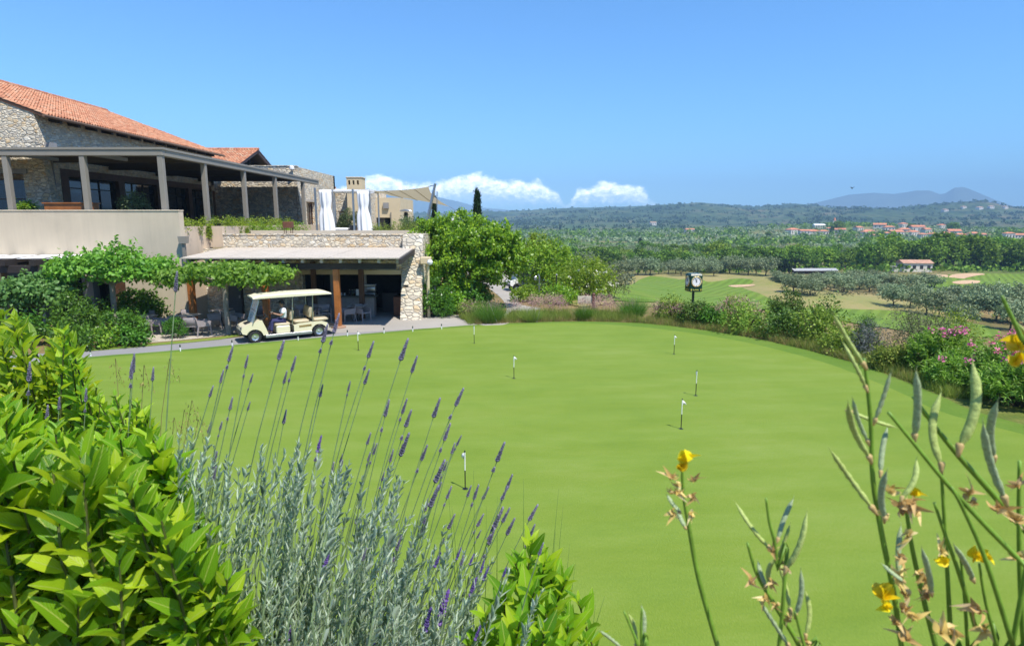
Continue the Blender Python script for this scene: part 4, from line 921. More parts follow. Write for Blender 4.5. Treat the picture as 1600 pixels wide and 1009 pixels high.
# the driver: one continuous skinned body, clothes as children
def skinned(name, joints, edges, m, parent, sub=2):
    import bmesh
    me = bpy.data.meshes.new(name); bm = bmesh.new(); ly = bm.verts.layers.skin.verify()
    vs = [bm.verts.new(j[0]) for j in joints]
    for v, j in zip(vs, joints): v[ly].radius = j[1] if hasattr(j[1], '__len__') else (j[1], j[1])
    vs[0][ly].use_root = True
    for a_, b_ in edges: bm.edges.new((vs[a_], vs[b_]))
    bm.to_mesh(me); bm.free(); o = link_mesh(name, me, m, parent)
    k = o.modifiers.new('skin', 'SKIN'); k.use_smooth_shade = True; s = o.modifiers.new('sub', 'SUBSURF'); s.levels = sub; s.render_levels = sub
    return o
def driver(loc, rz):
    t = thing('person', 'person driving the cream buggy in white shirt navy trousers and dark cap', 'person', loc, rz)
    J = [((.10, .25, .80), (.15, .12)), ((.07, .25, 1.00), (.135, .11)), ((.06, .25, 1.20), (.165, .11)), ((.08, .25, 1.31), .07), ((.11, .25, 1.37), .052), ((.13, .25, 1.44), .075), ((.135, .25, 1.52), .088), ((.12, .25, 1.585), .06),
         ((.06, .43, 1.25), .062), ((.20, .49, 1.02), .047), ((.44, .42, 1.10), .036), ((.52, .40, 1.13), .03),      # near arm
         ((.06, .07, 1.25), .062), ((.20, .01, 1.02), .047), ((.44, .16, 1.10), .036), ((.52, .20, 1.13), .03),
         ((.14, .34, .78), .088), ((.56, .36, .80), .064), ((.60, .36, .40), .048), ((.62, .36, .33), .038), ((.74, .37, .30), .036),
         ((.14, .16, .78), .088), ((.56, .15, .80), .064), ((.64, .14, .42), .048), ((.67, .14, .33), .038), ((.79, .13, .30), .036)]
    E = [(0, 1), (1, 2), (2, 3), (3, 4), (4, 5), (5, 6), (6, 7), (2, 8), (8, 9), (9, 10), (10, 11), (2, 12), (12, 13), (13, 14), (14, 15), (0, 16), (16, 17), (17, 18), (18, 19), (19, 20), (0, 21), (21, 22), (22, 23), (23, 24), (24, 25)]
    b = skinned('body', J, E, M_SKIN, t)
    def hand(wr, s, sgn):
        for k in range(5):
            a = wr + Vector((.02, sgn * (k - 1.6) * .014, .01 - (k == 4) * .01)); c = a + Vector((.055, sgn * (.01 if k < 4 else .03), .01)); d = c + Vector((.02, 0, -.035))
            s.tube([a, c, d], [.011, .010, .007], 6)
    fm = MB(); hand(Vector((.52, .40, 1.13)), fm, 1); hand(Vector((.52, .20, 1.13)), fm, -1); fm.build('fingers', M_SKIN, t, 'all')
    up = lambda j, k: (j[0], tuple(q * k for q in j[1]) if hasattr(j[1], '__len__') else j[1] * k)
    skinned('shirt', [up(J[0], 1.16), up(J[1], 1.22), up(J[2], 1.20), ((.075, .25, 1.29), .09), up(J[8], 1.35), ((.16, .48, 1.09), .075), up(J[12], 1.35), ((.16, .02, 1.09), .075)], [(0, 1), (1, 2), (2, 3), (2, 4), (4, 5), (2, 6), (6, 7)], M_SHIRT, t)
    skinned('trousers', [((.09, .25, .80), (.165, .135)), up(J[16], 1.12), up(J[17], 1.18), ((.60, .36, .46), .068), ((.61, .36, .36), .062), up(J[21], 1.12), up(J[22], 1.18), ((.64, .14, .47), .068), ((.66, .14, .36), .062)], [(0, 1), (1, 2), (2, 3), (3, 4), (0, 5), (5, 6), (6, 7), (7, 8)], M_NAVY, t)
    for y, x in ((.36, .60), (.14, .65)): MB().bbox(x - .05, x + .22, y - .05, y + .05, .272, .355, .025).build('shoe', M_CAP, t, 'auto')
    hd = MB(); hd.lathe([(.112, 0), (.114, .03), (.10, .075), (.06, .105), (.01, .115)], 16, Matrix.Translation((.125, .25, 1.535)))
    hd.add([(.20, .16, 1.545), (.33, .19, 1.535), (.35, .25, 1.54), (.33, .31, 1.535), (.20, .34, 1.545), (.20, .16, 1.56), (.33, .19, 1.547), (.35, .25, 1.552), (.33, .31, 1.547), (.20, .34, 1.56)], [(0, 1, 2, 3, 4), (9, 8, 7, 6, 5), (0, 5, 6, 1), (1, 6, 7, 2), (2, 7, 8, 3), (3, 8, 9, 4)]); hd.build('cap', M_CAP, t, 'auto')
    fc = MB(); fc.prism([(.215, 1.47), (.245, 1.455), (.212, 1.50)], .235, .265); fc.lathe([(.012, -.006), (.02, 0), (.012, .006)], 8, Matrix.Translation((.12, .345, 1.48)) @ Matrix.Rotation(rad(90), 4, 'X')); fc.build('nose_and_ear', M_SKIN, t, 'all')
    hr = MB().lathe([(.092, 0), (.098, .03), (.10, .06)], 14, Matrix.Translation((.10, .25, 1.475))); hr.build('hair', M_CAP, t, 'all')
    ey = MB()
    for y in (.215, .285): ey.lathe([(.001, -.008), (.008, 0), (.001, .008)], 8, Matrix.Translation((.215, y, 1.515)))
    ey.build('eyes', M_CAP, t)
driver(CL, CR)
pt = thing('score_board', 'small grey sheet held over the steering wheel by the buggy driver', 'sheet', CL, CR)
MB().bbox(.50, .62, .17, .43, 1.16, 1.20, .01).build('board', M_BLACKM, pt)
MB().box(.51, .61, .18, .42, 1.201, 1.206).build('paper', M_METAL, pt)
# small buggy half hidden in the bushes
q = gp(822, 456); golf_buggy('small white golf buggy parked among the bushes beside the lane', (q.x + .3, q.y + 1.2, .014), rad(200), False, M_CLOTHW, M_BLACKM)
# chairs and tables
M_WICK = plain('taupe_resin', (.30, .255, .25), .7, var=.08, scale=5, fine=60)
def make_chair():
    t = thing('patio_chair', '', 'chair'); 
    MB().bbox(-.27, .27, -.26, .26, .40, .455, .02).build('seat', M_WICK, t, 'auto')
    Mb = Matrix.Translation((0, .235, .455)) @ Matrix.Rotation(rad(-10), 4, 'X'); MB().bbox(-.27, .27, -.02, .025, 0, .37, .015, Mb).build('backrest', M_WICK, t, 'auto')
    for s in (-1, 1):
        MB().prism([(-.27, .42), (.25, .42), (.30, .70), (.20, .69), (-.24, .655), (-.28, .63)], -.02, .02, Matrix.Translation((s * .285, 0, 0)) @ Matrix(((0, 1, 0, 0), (1, 0, 0, 0), (0, 0, 1, 0), (0, 0, 0, 1)))).build('arm_panel', M_WICK, t)
        for y, y2 in ((-.24, -.28), (.22, .31)): MB().tube([(s * .27, y, .43), (s * .295, y2, 0)], [.036, .022], 8).build('leg', M_WICK, t)
    return t
chair0 = make_chair(); used = []
def chair(px, py, rz, label, z=.008):
    c = chair0 if not used else copy_tree(chair0); used.append(c); p = gp(px, py); c.location = (p.x, p.y, z); c.rotation_euler = (0, 0, rad(rz)); c['label'] = label; c['group'] = 'taupe terrace chairs'
table0 = None
def table(px, py, label, z=.008, s=1.0):
    global table0
    if table0 is None:
        t = thing('patio_table', '', 'table'); MB().bbox(-.42, .42, -.42, .42, .72, .75, .012).build('top', plain('taupe_table_top', (.42, .37, .35), .6, var=.05), t)
        MB().tube([(0, 0, .02), (0, 0, .72)], .04, 10).build('pedestal', M_BLACKM, t); MB().lathe([(.26, 0), (.26, .015), (.05, .04)], 18).build('base', M_BLACKM, t); table0 = t
    else: t = copy_tree(table0)
    p = gp(px, py); t.location = (p.x, p.y, z); t['label'] = label; t['group'] = 'terrace tables'
table(227, 520, 'square taupe table between the round shrub and the clipped bush'); table(298, 517.5, 'square taupe table right of the small clipped bush'); table(347, 508, 'square table behind the right pollarded tree'); table(559, 500.5, 'dark square table in the shade in front of the bar counter', .014)
chair(222, 526.5, 170, 'taupe armchair in front of the table at the dark shrubs'); chair(246, 522, 100, 'taupe armchair between the dark shrub table and the clipped bush'); chair(229, 514, 0, 'taupe armchair behind the table beside the round shrub')
chair(270, 518, -80, 'taupe armchair half hidden behind the small clipped bush'); chair(318, 524, 130, 'taupe armchair turned away at the right of the middle table'); chair(291, 512, 10, 'taupe armchair behind the middle patio table'); chair(302, 524.5, 190, 'taupe armchair in front of the middle patio table')
chair(336, 513, -60, 'taupe armchair left of the right pollarded trunk'); chair(371, 514, 75, 'taupe armchair between the right pollarded trunk and the buggy windscreen')
chair(545, 503, -60, 'shaded armchair touching the front canopy post'); chair(567, 502, 60, 'shaded armchair right of the dark table at the bar'); chair(508, 503, 20, 'shaded armchair behind the rear seat of the buggy'); chair(491, 502, -20, 'shaded armchair seen between the buggy seats'); chair(475, 503, 40, 'shaded armchair behind the middle seat of the buggy'); chair(410, 505, 30, 'shaded armchair behind the buggy windscreen')
# practice flags
M_WHITEP = plain('white_paint', (.80, .80, .80), .5, var=.03); M_BLKP = plain('black_paint', (.015, .015, .015), .5, var=.1)
def make_flag():
    t = thing('practice_flag', '', 'golf flag'); MB().tube([(0, 0, .0), (0, 0, .36)], .011, 8).build('grip', M_BLKP, t); MB().tube([(0, 0, .36), (0, 0, .71)], .011, 8).build('pole', M_WHITEP, t); MB().tube([(0, 0, .71), (0, 0, .74)], .013, 8).build('tip', M_BLKP, t)
    f = MB(); n = 8
    vs = []
    for i in range(n + 1):
        u = i / n; yy = .02 * math.sin(u * 5); sagz = -.10 * u - .06 * u * u; hh = .13 * (1 - .95 * u)
        for dy in (-.002, .002): vs += [(.012 + u * .085, yy + dy, .705 + sagz * .6), (.012 + u * .085, yy + dy, .705 + sagz * .6 - hh)]
    fs = []
    for i in range(n): a = i * 4; fs += [(a, a + 1, a + 5, a + 4), (a + 2, a + 6, a + 7, a + 3), (a, a + 4, a + 6, a + 2), (a + 1, a + 3, a + 7, a + 5)]
    f.add(vs, fs); f.build('pennant', M_WHITEP, t, 'all'); MB().lathe([(.054, .0), (.054, .002)], 20).build('cup', M_BLKP, t)
    return t
fl0 = make_flag()
for i, (px, py, rz, lb) in enumerate(((727, 765, 150, 'white practice flag nearest the lavender'), (1064, 671, 0, 'white practice flag right of centre on the green'), (1087, 619, 80, 'practice flag with its pennant wrapped to the pole'), (803, 592, 20, 'white practice flag in the middle of the green'), (741, 537, 95, 'furled practice flag at the back of the green by the path end'), (1053, 554, 30, 'practice flag at the far right below the clock'), (560, 548, 10, 'white practice flag in front of the bar terrace'))):
    f = fl0 if i == 0 else copy_tree(fl0); p = gp(px, py); f.location = (p.x, p.y, .0225); f.rotation_euler = (0, 0, rad(rz)); f['label'] = lb; f['group'] = 'putting green flags'
pg0 = None
for i, (px, py, lb) in enumerate(((142, 557, 'white marker peg with dark top at the left end of the path'), (282, 549, 'white marker peg below the tall lavender spike'), (363, 541.5, 'white marker peg just in front of the buggy nose'), (466, 532, 'white and green marker peg below the middle of the buggy'), (543, 525, 'white marker peg right of the front canopy post'), (600, 521, 'white marker peg in front of the bar door'), (645, 518.5, 'white marker peg in front of the bar buttress'), (690, 514.8, 'marker peg nearest the right end of the path'))):
    if pg0 is None:
        pg0 = thing('marker_peg', '', 'marker'); MB().tube([(0, 0, 0), (0, 0, .15)], .022, 8).build('stake', M_WHITEP, pg0); MB().tube([(0, 0, .15), (0, 0, .25)], .024, 8).build('cap', plain('dark_green_paint', (.01, .03, .02), .5), pg0); t = pg0
    else: t = copy_tree(pg0)
    p = gp(px, py); t.location = (p.x, p.y, .013); t['label'] = lb; t['group'] = 'pegs along the edge of the green'
# the clock
M_YLW = plain('yellow_letters', (.62, .60, .08), .5)
def clock():
    Y = 33.0; b = at(1081, 455, Y); tp = at(1081, 427, Y); hh = tp.z - b.z; cx = at(1084, 441, Y).x; gz = hz1(cx, Y)
    t = thing('post_clock', 'dark green four sided clock on a post behind the hedge', 'clock', (cx, Y, gz), rad(6))
    M_G = plain('dark_green_enamel', (.006, .045, .028), .3, var=.1); M_GOLD = plain('gold_ring', (.75, .60, .28), .35, .5, var=.05); M_FACE = plain('clock_face', (.82, .82, .80), .5, var=.03)
    z0, z1 = b.z - gz, tp.z - gz; w = .355; zc = (z0 + z1) / 2 + .07
    MB().bbox(-.055, .055, -.055, .055, -.3, z0 + .05, .01).build('post', M_G, t)
    h = MB(); h.bbox(-w, w, -w, w, z0, z1 - .05, .04); h.bbox(-w + .05, w - .05, -w + .05, w - .05, z1 - .05, z1, .02); hd = h.build('case', M_G, t)
    for k in range(4):
        Mk = Matrix.Rotation(k * math.pi / 2, 4, 'Z'); Mf = Mk @ Matrix.Translation((0, -w, zc)) @ Matrix.Rotation(rad(90), 4, 'X')
        d = MB(); r = .262; d.tube([Mf @ Vector((r * math.cos(a), r * math.sin(a), .012)) for a in np.linspace(0, 2 * math.pi, 33)], .032, 8); rg = d.build('bezel', M_GOLD, t, 'all')
        d = MB().lathe([(r, .0), (r, .014), (.001, .015)], 32, Mf); fc = d.build('dial', M_FACE, t)
        d = MB()
        for q in range(12):
            a = q * math.pi / 6; c_, s_ = math.cos(a), math.sin(a); d.bar(Mf @ Vector((c_ * .18, s_ * .18, .02)), Mf @ Vector((c_ * .23, s_ * .23, .02)), .022, .006)
        d.bar(Mf @ Vector((0, 0, .024)), Mf @ Vector((.13 * math.cos(rad(75)), .13 * math.sin(rad(75)), .024)), .03, .006); d.bar(Mf @ Vector((0, 0, .028)), Mf @ Vector((.2 * math.cos(rad(110)), .2 * math.sin(rad(110)), .028)), .022, .006); d.lathe([(.035, .02), (.035, .032)], 12, Mf)
        d.bar(Mf @ Vector((-.05, .12, .019)), Mf @ Vector((.05, .12, .019)), .022, .004)
        d.build('hands_and_marks', M_BLKP, fc)
        d = MB(); zz = z0 + .115 - zc
        for q in range(7): d.bar(Mf @ Vector((-.17 + q * .05, zz - .03, .004)), Mf @ Vector((-.165 + q * .05, zz + (.035 if q in (0, 3, 5) else .015), .004)), .028, .012)
        for s in (-1, 1): MB().bar(Mf @ Vector((s * .27, zz - .05, .004)), Mf @ Vector((s * .27, zz + .05, .004)), .045, .012).build('yellow_mark', M_YLW, t)
        d.build('yellow_lettering', M_YLW, t)
clock()
# sign, posts
q = gp(934 - 20, 487); sgn = thing('low_sign', 'low cream sign board with a brown post in the meadow grasses', 'sign', (q.x, q.y - 1, 0))
MB().bbox(-.52, .40, -.03, .03, .60, .98, .01).build('board', plain('cream_board', (.62, .54, .40), .7), sgn); MB().bbox(.24, .38, -.10, -.032, 0, 1.15, .01).build('post', plain('red_brown_post', (.14, .05, .035), .6), sgn)
q = gp(842, 470); gpst = thing('lamp_pole', 'thin grey pole with a bent top beside the bushes', 'pole', (q.x, q.y, 0)); zt = at(843, 429, q.y).z
MB().tube([(0, 0, 0), (.02, 0, zt - .15), (-.03, 0, zt), (-.2, 0, zt - .12)], .05, 8).build('pole', M_METAL, gpst); MB().bbox(-.32, -.14, -.06, .06, zt - .35, zt - .14, .02).build('lamp_head', M_METAL, gpst)
q = gp(869, 474); pst = thing('green_pole', 'thin dark green pole standing in the flowering bushes', 'pole', (q.x, q.y, 0)); zt = at(869, 430, q.y).z
MB().tube([(0, 0, 0), (0, 0, zt)], .035, 8).build('pole', M_BLACKM, pst); MB().lathe([(.05, 0), (.06, .03), (.01, .08)], 8, Matrix.Translation((0, 0, zt))).build('cap', M_METAL, pst)
# bird
bp = at(1331, 294, 90); bird = tag(MB().lathe([(.01, -.22), (.05, -.12), (.075, .02), (.05, .13), (.035, .17), (.045, .21), (.005, .27)], 10, Matrix.Rotation(rad(70), 4, 'Y')).add([(.0, .05, 0), (.10, .05, 0), (.04, .42, .16), (-.06, .40, .15), (0, .06, .02)], [(0, 1, 2, 3), (1, 4, 2), (4, 0, 3), (4, 3, 2)]).add([(.0, -.05, 0), (.10, -.05, 0), (.04, -.42, .2), (-.06, -.40, .19), (0, -.06, .02)], [(3, 2, 1, 0), (2, 4, 1), (3, 0, 4), (2, 3, 4)]).build('bird', plain('dark_feathers', (.03, .03, .035), .8), None, False, bp), 'small dark bird flying in front of the far mountain', 'bird')
bird.rotation_euler = (0, rad(-15), rad(200))
# ------------------------------------------------------------------ planting around the green and the terraces
M_BARK = plain('grey_bark', (.27, .235, .195), .9, var=.3, scale=6, bump=.5)
M_BARKD = plain('dark_bark', (.075, .058, .042), .9, var=.3, scale=6, bump=.5)
L_MUL = leafmat('mulberry_leaf', (0.09004, 0.2206, 0.02668), (0.2401, 0.4506, 0.05002), .40, (0.3202, 0.5752, 0.03335), .45, .35)
L_FIG = leafmat('fig_leaf', (0.06825, 0.1704, 0.039), (0.1658, 0.314, 0.078), .35, (0.195, 0.3947, 0.0468), .5, .35)
L_BIG = leafmat('carob_leaf', (0.06739, 0.1814, 0.0135), (0.337, 0.5443, 0.0297), .40, (0.3791, 0.5806, 0.027), .4, .4, mid=(0.179, 0.3629, 0.0216))
L_BRT = leafmat('bright_shrub_leaf', (0.1053, 0.2228, 0.0162), (0.324, 0.4455, 0.03375), .40, (0.324, 0.4752, 0.027), .45, .35)
L_DRK = leafmat('dark_shrub_leaf', (0.04232, 0.1215, 0.015), (0.136, 0.2911, 0.027), .30, (0.1814, 0.3544, 0.015), .4, .4)
L_CLP = leafmat('clipped_bush_leaf', (0.042, 0.1368, 0.0112), (0.1092, 0.2737, 0.021), .30, (0.1344, 0.2898, 0.014), .5, .3)
L_OLV = leafmat('olive_leaf', (0.063, 0.098, 0.0504), (0.175, 0.21, 0.119), .2, (0.168, 0.224, 0.084), .5, .3)
L_GRY = leafmat('grey_shrub_leaf', (0.1134, 0.1378, 0.0729), (0.2592, 0.2674, 0.1378), .25, (0.243, 0.2754, 0.0972), .6, .2)
L_OLE = leafmat('oleander_leaf', (0.07116, 0.1984, 0.02587), (0.3557, 0.5456, 0.09704), .35, (0.3321, 0.5951, 0.04312), .4, .4)
L_DRY = leafmat('dry_grass', (.24, .21, .06), (.48, .40, .17), .35, (.45, .38, .14), .7, .1)
L_MEA = leafmat('meadow_grass', (0.1216, 0.2106, 0.0324), (0.324, 0.3726, 0.081), .35, (0.324, 0.4212, 0.0648), .7, .1)
L_TUF = leafmat('tuft_grass', (0.06075, 0.1755, 0.0216), (0.162, 0.324, 0.04725), .35, (0.162, 0.351, 0.027), .6, .2)
L_CYP = leafmat('cypress_leaf', (.010, .028, .008), (.03, .065, .014), .15, None, .6, .2)
P_PINK = leafmat('pale_pink_petals', (.36, .20, .18), (.52, .36, .30), .3, None, .8, .1)
P_MAG = leafmat('magenta_petals', (.62, .10, .27), (.85, .28, .48), .35, None, .6, .2)
P_WHT = leafmat('cream_petals', (.62, .60, .40), (.75, .74, .6), .3, None, .6, .2)
def crown(parent, z, name='crown', m=None, **k):
    o = link_mesh(name, crown_mesh(name, **k), m, parent, (0, 0, z)); return o
def bush(name, label, cat, px, py, wpx, hpx, m, nc=160, per=14, leaf=.10, asp=.5, cr=.12, z=None, Y=None, depth=.8, group=None, cut=-.35, stems=True, up=.5, dyz=0.0, shell=.4):
    """a shrub whose foot is seen at (px, py), with its width and height in pixels"""
    if Y is None: p = gp(px, py, z or 0.0)
    else:
        p = at(px, py, Y); p.z = hz1(p.x, Y) if z is None else z
    zc = p.y * CT + (H - p.z) * ST; sc = zc / F; rx = wpx * sc / 2; rz = hpx * sc / (1 - cut * .0) / 1.55
    t = thing(name, label, cat, (p.x, p.y, p.z), 0, group)
    crown(t, rz * .62 + dyz, 'foliage', m, rx=rx, ry=rx * depth, rz=rz, nc=nc, per=per, cr=cr, L=leaf, W=leaf * asp, cut=cut, up=up, shell=shell)
    if stems:
        s = MB()
        for i in range(6):
            a = R.uniform(0, 6.28); s.tube([(0.05 * math.cos(a), .05 * math.sin(a), -.1), (rx * .3 * math.cos(a), rx * .3 * math.sin(a), rz * .6), (rx * .6 * math.cos(a), rx * .5 * math.sin(a), rz * 1.1)], [.03, .022, .008], 5)
        s.build('stem', M_BARKD, t)
    return t
# pollarded mulberries in front of the terrace
def pollard(label, px, py, x0, x1, ytop, ybot, Lf=None, m=L_MUL, tr=.13, bark=M_BARK, shoots=8, cat='tree', nm='mulberry_tree', nc=230, ypad=0):
    p = gp(px, py); zc = p.y * CT + H * ST; sc = zc / F; t = thing(nm, label, cat, (p.x, p.y, 0))
    z1 = at(px, ytop, p.y).z; z0 = at(px, ybot, p.y).z; xa = (x0 - px) * sc; xb = (x1 - px) * sc; zm = z0 + (z1 - z0) * .45
    tk = MB(); h = z0 + .15
    tk.tube([(0, 0, -.1), (.03, 0, .15), (-.03, .02, h * .5), (.02, 0, h)], [tr * 1.25, tr, tr * .85, tr * .95], 10)
    for k in range(6):
        a = k * math.pi / 3 + .3; fx = (xb if math.cos(a) > 0 else -xa) * .75
        tk.tube([(0, 0, h - .1), (math.cos(a) * abs(fx) * .5, math.sin(a) * .7, h + .25), (math.cos(a) * abs(fx), math.sin(a) * 1.1, h + .3 + .2 * R.random())], [tr * .5, tr * .35, tr * .12], 6)
    tk.build('trunk', bark, t)
    cx = (xa + xb) / 2; cmz = (z0 + z1) / 2
    g = G; n = nc; u = g.uniform(-1, 1, n); v = g.uniform(-1, 1, n); c = np.column_stack([cx + u * (xb - xa) / 2, v * 1.25 * np.sqrt(np.clip(1 - .6 * u * u, 0, 1)), z0 + .1 + (z1 - z0) * (.15 + .50 * g.random(n) * (1 - .45 * u * u))])
    per = 26; pos = np.repeat(c, per, 0) + g.normal(size=(n * per, 3)) * np.array([.16, .16, .13])
    # upright leafy shoots on top
    for k in range(shoots):
        f = R.uniform(-.75, .75); b = Vector((cx + f * (xb - xa) / 2 * .8, R.uniform(-.4, .4), z0 + (z1 - z0) * .6)); hh = (z1 - b.z) * R.uniform(.55, 1.1) * (1 - .35 * abs(f))
        d = Vector((R.uniform(-.25, .35), R.uniform(-.2, .2), 1)); q = np.array([list(b + d * (hh * w_)) for w_ in np.linspace(0, 1, 26)]); pos = np.vstack([pos, q + g.normal(size=q.shape) * .06])
    ax = nrmz(g.normal(size=pos.shape) * np.array([1, 1, .5]) + np.array([0, 0, -.55])); nr = nrmz(g.normal(size=pos.shape) * .5 + np.array([.1, -.25, .8])); s = g.uniform(.6, 1.35, len(pos))
    link_mesh('crown', foliage_mesh('crown', pos, ax, nr, .17 * s, .115 * s, LEAF4), m, t); return t
pollard('spreading pollarded mulberry with tall shoots in front of the beige wall', 183, 521, 108, 272, 370, 446, nc=200)
pollard('flat pollarded mulberry with grey trunk beside the buggy', 357, 522, 262, 452, 402, 448, shoots=5, nc=185)
pollard('dense dark leaved fig tree under the black pergola at the left edge', 66, 527, 8, 112, 416, 482, m=L_FIG, shoots=4, nc=210, nm='fig_tree', bark=M_BARKD)
bush('round_shrub', 'large rounded dark green shrub left of the mulberry trunk', 'shrub', 122, 536, 84, 68, L_DRK, 150, 26, .12, .35, .13)
bush('dark_shrub', 'dark green shrub at the foot of the left mulberry trunk', 'shrub', 200, 535, 62, 48, L_DRK, 120, 24, .11, .4, .12)
bush('dark_shrub', 'dark shrub behind the left mulberry trunk', 'shrub', 160, 521, 90, 50, L_DRK, 130, 22, .11, .4, .12)
bush('leafy_shrub', 'bushy bright green shrub behind the left patio table', 'shrub', 224, 510, 72, 60, L_CLP, 150, 24, .12, .45, .12)
bush('low_shrub', 'low dark shrub with yellow green tips at the path edge', 'shrub', 130, 545, 70, 34, L_DRK, 100, 22, .10, .45, .1)
bush('low_shrub', 'low yellow green shrub at the path edge left of the patio', 'shrub', 175, 541, 66, 26, L_BRT, 80, 18, .10, .5, .1)
bush('low_shrub', 'low dark green shrub at the corner of the gravel patio', 'shrub', 205, 540, 50, 26, L_CLP, 80, 18, .10, .5, .1)
bush('fern_shrub', 'shadowy shrub below the fig tree at the left edge', 'shrub', 40, 540, 80, 50, L_DRK, 90, 20, .12, .4, .12)
bush('clipped_bush', 'small bright clipped bush between the two patio tables', 'shrub', 275, 528, 38, 32, L_CLP, 130, 26, .07, .18, .06)
# bar corner
bush('corner_shrub', 'dark green shrub against the buttress of the bar', 'shrub', 676, 500, 56, 52, L_DRK, 170, 26, .11, .5, .12, Y=31.2, z=0)
bush('corner_shrub', 'feathery bright shrub in front of the big leafy tree', 'shrub', 692, 499.5, 34, 30, L_CLP, 110, 26, .09, .2, .09, Y=31.0, z=0)
bush('corner_shrub', 'dark glossy shrub under the big leafy tree', 'shrub', 728, 496, 60, 42, L_DRK, 130, 24, .13, .45, .14, Y=32.8, z=0)
bush('corner_shrub', 'shrub with pale tips at the corner of the lane', 'shrub', 706, 498, 44, 36, L_BIG, 110, 22, .11, .45, .12, Y=31.8, z=0)
# big leafy tree by the bar
def big_tree():
    p = gp(712, 492.0); p.y = 34.0; p.x = (712 - 800) / F * 34.4; t = thing('leafy_tree', 'big dense bright green tree at the right corner of the bar', 'tree', (p.x, p.y, 0))
    trunk_mb(1.7, .20, 6, 1.6, 1.1).build('trunk', M_BARKD, t)
    sc = 34.3 / F
    lobes = [(-6, -30, 58, 50), (30, -58, 54, 38), (62, -40, 46, 44), (4, -72, 42, 30), (-38, -56, 34, 38), (46, -18, 46, 30), (-10, 10, 50, 38), (92, -34, 34, 26), (20, -84, 36, 22), (-24, -76, 30, 24), (70, -64, 30, 26), (106, -44, 22, 20)]
    P = []; D = []
    zc0 = at(712, 432, p.y).z
    for lx, ly, lw, lh in lobes:
        n = int(lw * lh / 14); d = nrmz(G.normal(size=(n, 3))); r = (G.random(n) ** .35)[:, None]
        c = d * r * np.array([lw * sc, lw * sc * .95, lh * sc]) + np.array([lx * sc, R.uniform(-.6, .6), zc0 - ly * sc - 0.2]); P.append(c); D.append(d)
    c = np.vstack(P); d = np.vstack(D); per = 26
    pos = np.repeat(c, per, 0) + G.normal(size=(len(c) * per, 3)) * .10
    dd = np.repeat(d, per, 0); ax = nrmz(dd * .5 + G.normal(size=pos.shape) * .8 + np.array([0, 0, .25])); nr = nrmz(G.normal(size=pos.shape) * .5 + dd * .6 + np.array([.2, -.3, .5])); s = G.uniform(.7, 1.25, len(pos))
    link_mesh('crown', foliage_mesh('crown', pos, ax, nr, 0.18 * s, .11 * s), L_BIG, t)
big_tree()
# beyond the lane
bush('dark_shrub', 'very dark shrub in the shade between the big leafy tree and the lane', 'shrub', 742, 491, 46, 46, L_DRK, 170, 24, .13, .45, .13, Y=34.2, z=0)
bush('low_shrub', 'low pink tinged shrub at the near corner of the lane', 'shrub', 735, 500, 40, 24, L_MEA, 90, 20, .10, .4, .1, Y=31.0, z=0)
bush('bright_tree', 'yellow green bushy tree right of the big leafy tree', 'tree', 858, 470, 96, 78, L_BRT, 300, 26, .15, .5, .2, Y=42, z=-.2)
bush('bright_tree', 'yellow green bush hanging over the small white buggy', 'tree', 838, 440, 60, 50, L_BRT, 170, 24, .14, .5, .18, Y=50, z=.3, dyz=1.0)
bush('leafy_shrub', 'green shrub at the far bend of the lane', 'shrub', 812, 440, 44, 30, L_BIG, 110, 20, .14, .5, .16, Y=56, z=0)
bush('low_shrub', 'small yellow green shrub at the inner bend of the lane', 'shrub', 822, 470, 44, 22, L_BRT, 110, 22, .10, .5, .1, Y=37.2, z=0)
wr = bush('rose_bush', 'tall loose bush dotted with cream flowers', 'shrub', 918, 478, 90, 64, L_BRT, 240, 24, .12, .5, .17, Y=38.5, z=-.2)
def blossoms(t, n, rx, ry, z0, z1, m, size=.1, name='blossoms', per=4, bias=-.6, cl=.06):
    c = np.column_stack([G.uniform(-rx, rx, n), -np.abs(G.uniform(.2, 1, n)) * ry, G.uniform(z0, z1, n)])
    k = np.sqrt(np.clip(1 - (c[:, 0] / (rx * 1.05)) ** 2, .05, 1)); c[:, 2] = z0 + (c[:, 2] - z0) * k
    pos = np.repeat(c, per, 0) + G.normal(size=(n * per, 3)) * cl
    ax = nrmz(G.normal(size=pos.shape)); nr = nrmz(G.normal(size=pos.shape) * .5 + np.array([.2, -.7, .6]))
    link_mesh(name, foliage_mesh(name, pos, ax, nr, size, size * .8), m, t)
blossoms(wr, 26, 1.7, 1.3, .8, 2.3, P_WHT, .13)
bush('grey_shrub', 'grey green twiggy shrub right of the cream flowered bush', 'shrub', 955, 480, 70, 66, L_GRY, 190, 24, .10, .4, .16, Y=40, z=-.4)
bush('grey_shrub', 'dull green shrub behind the low cream sign', 'shrub', 895, 478, 80, 44, L_BIG, 140, 20, .12, .5, .16, Y=40, z=-.3)
bush('leafy_shrub', 'mid green bush above the flowering meadow strip', 'shrub', 872, 488, 70, 34, L_BIG, 120, 20, .11, .5, .13, Y=36, z=-.1)
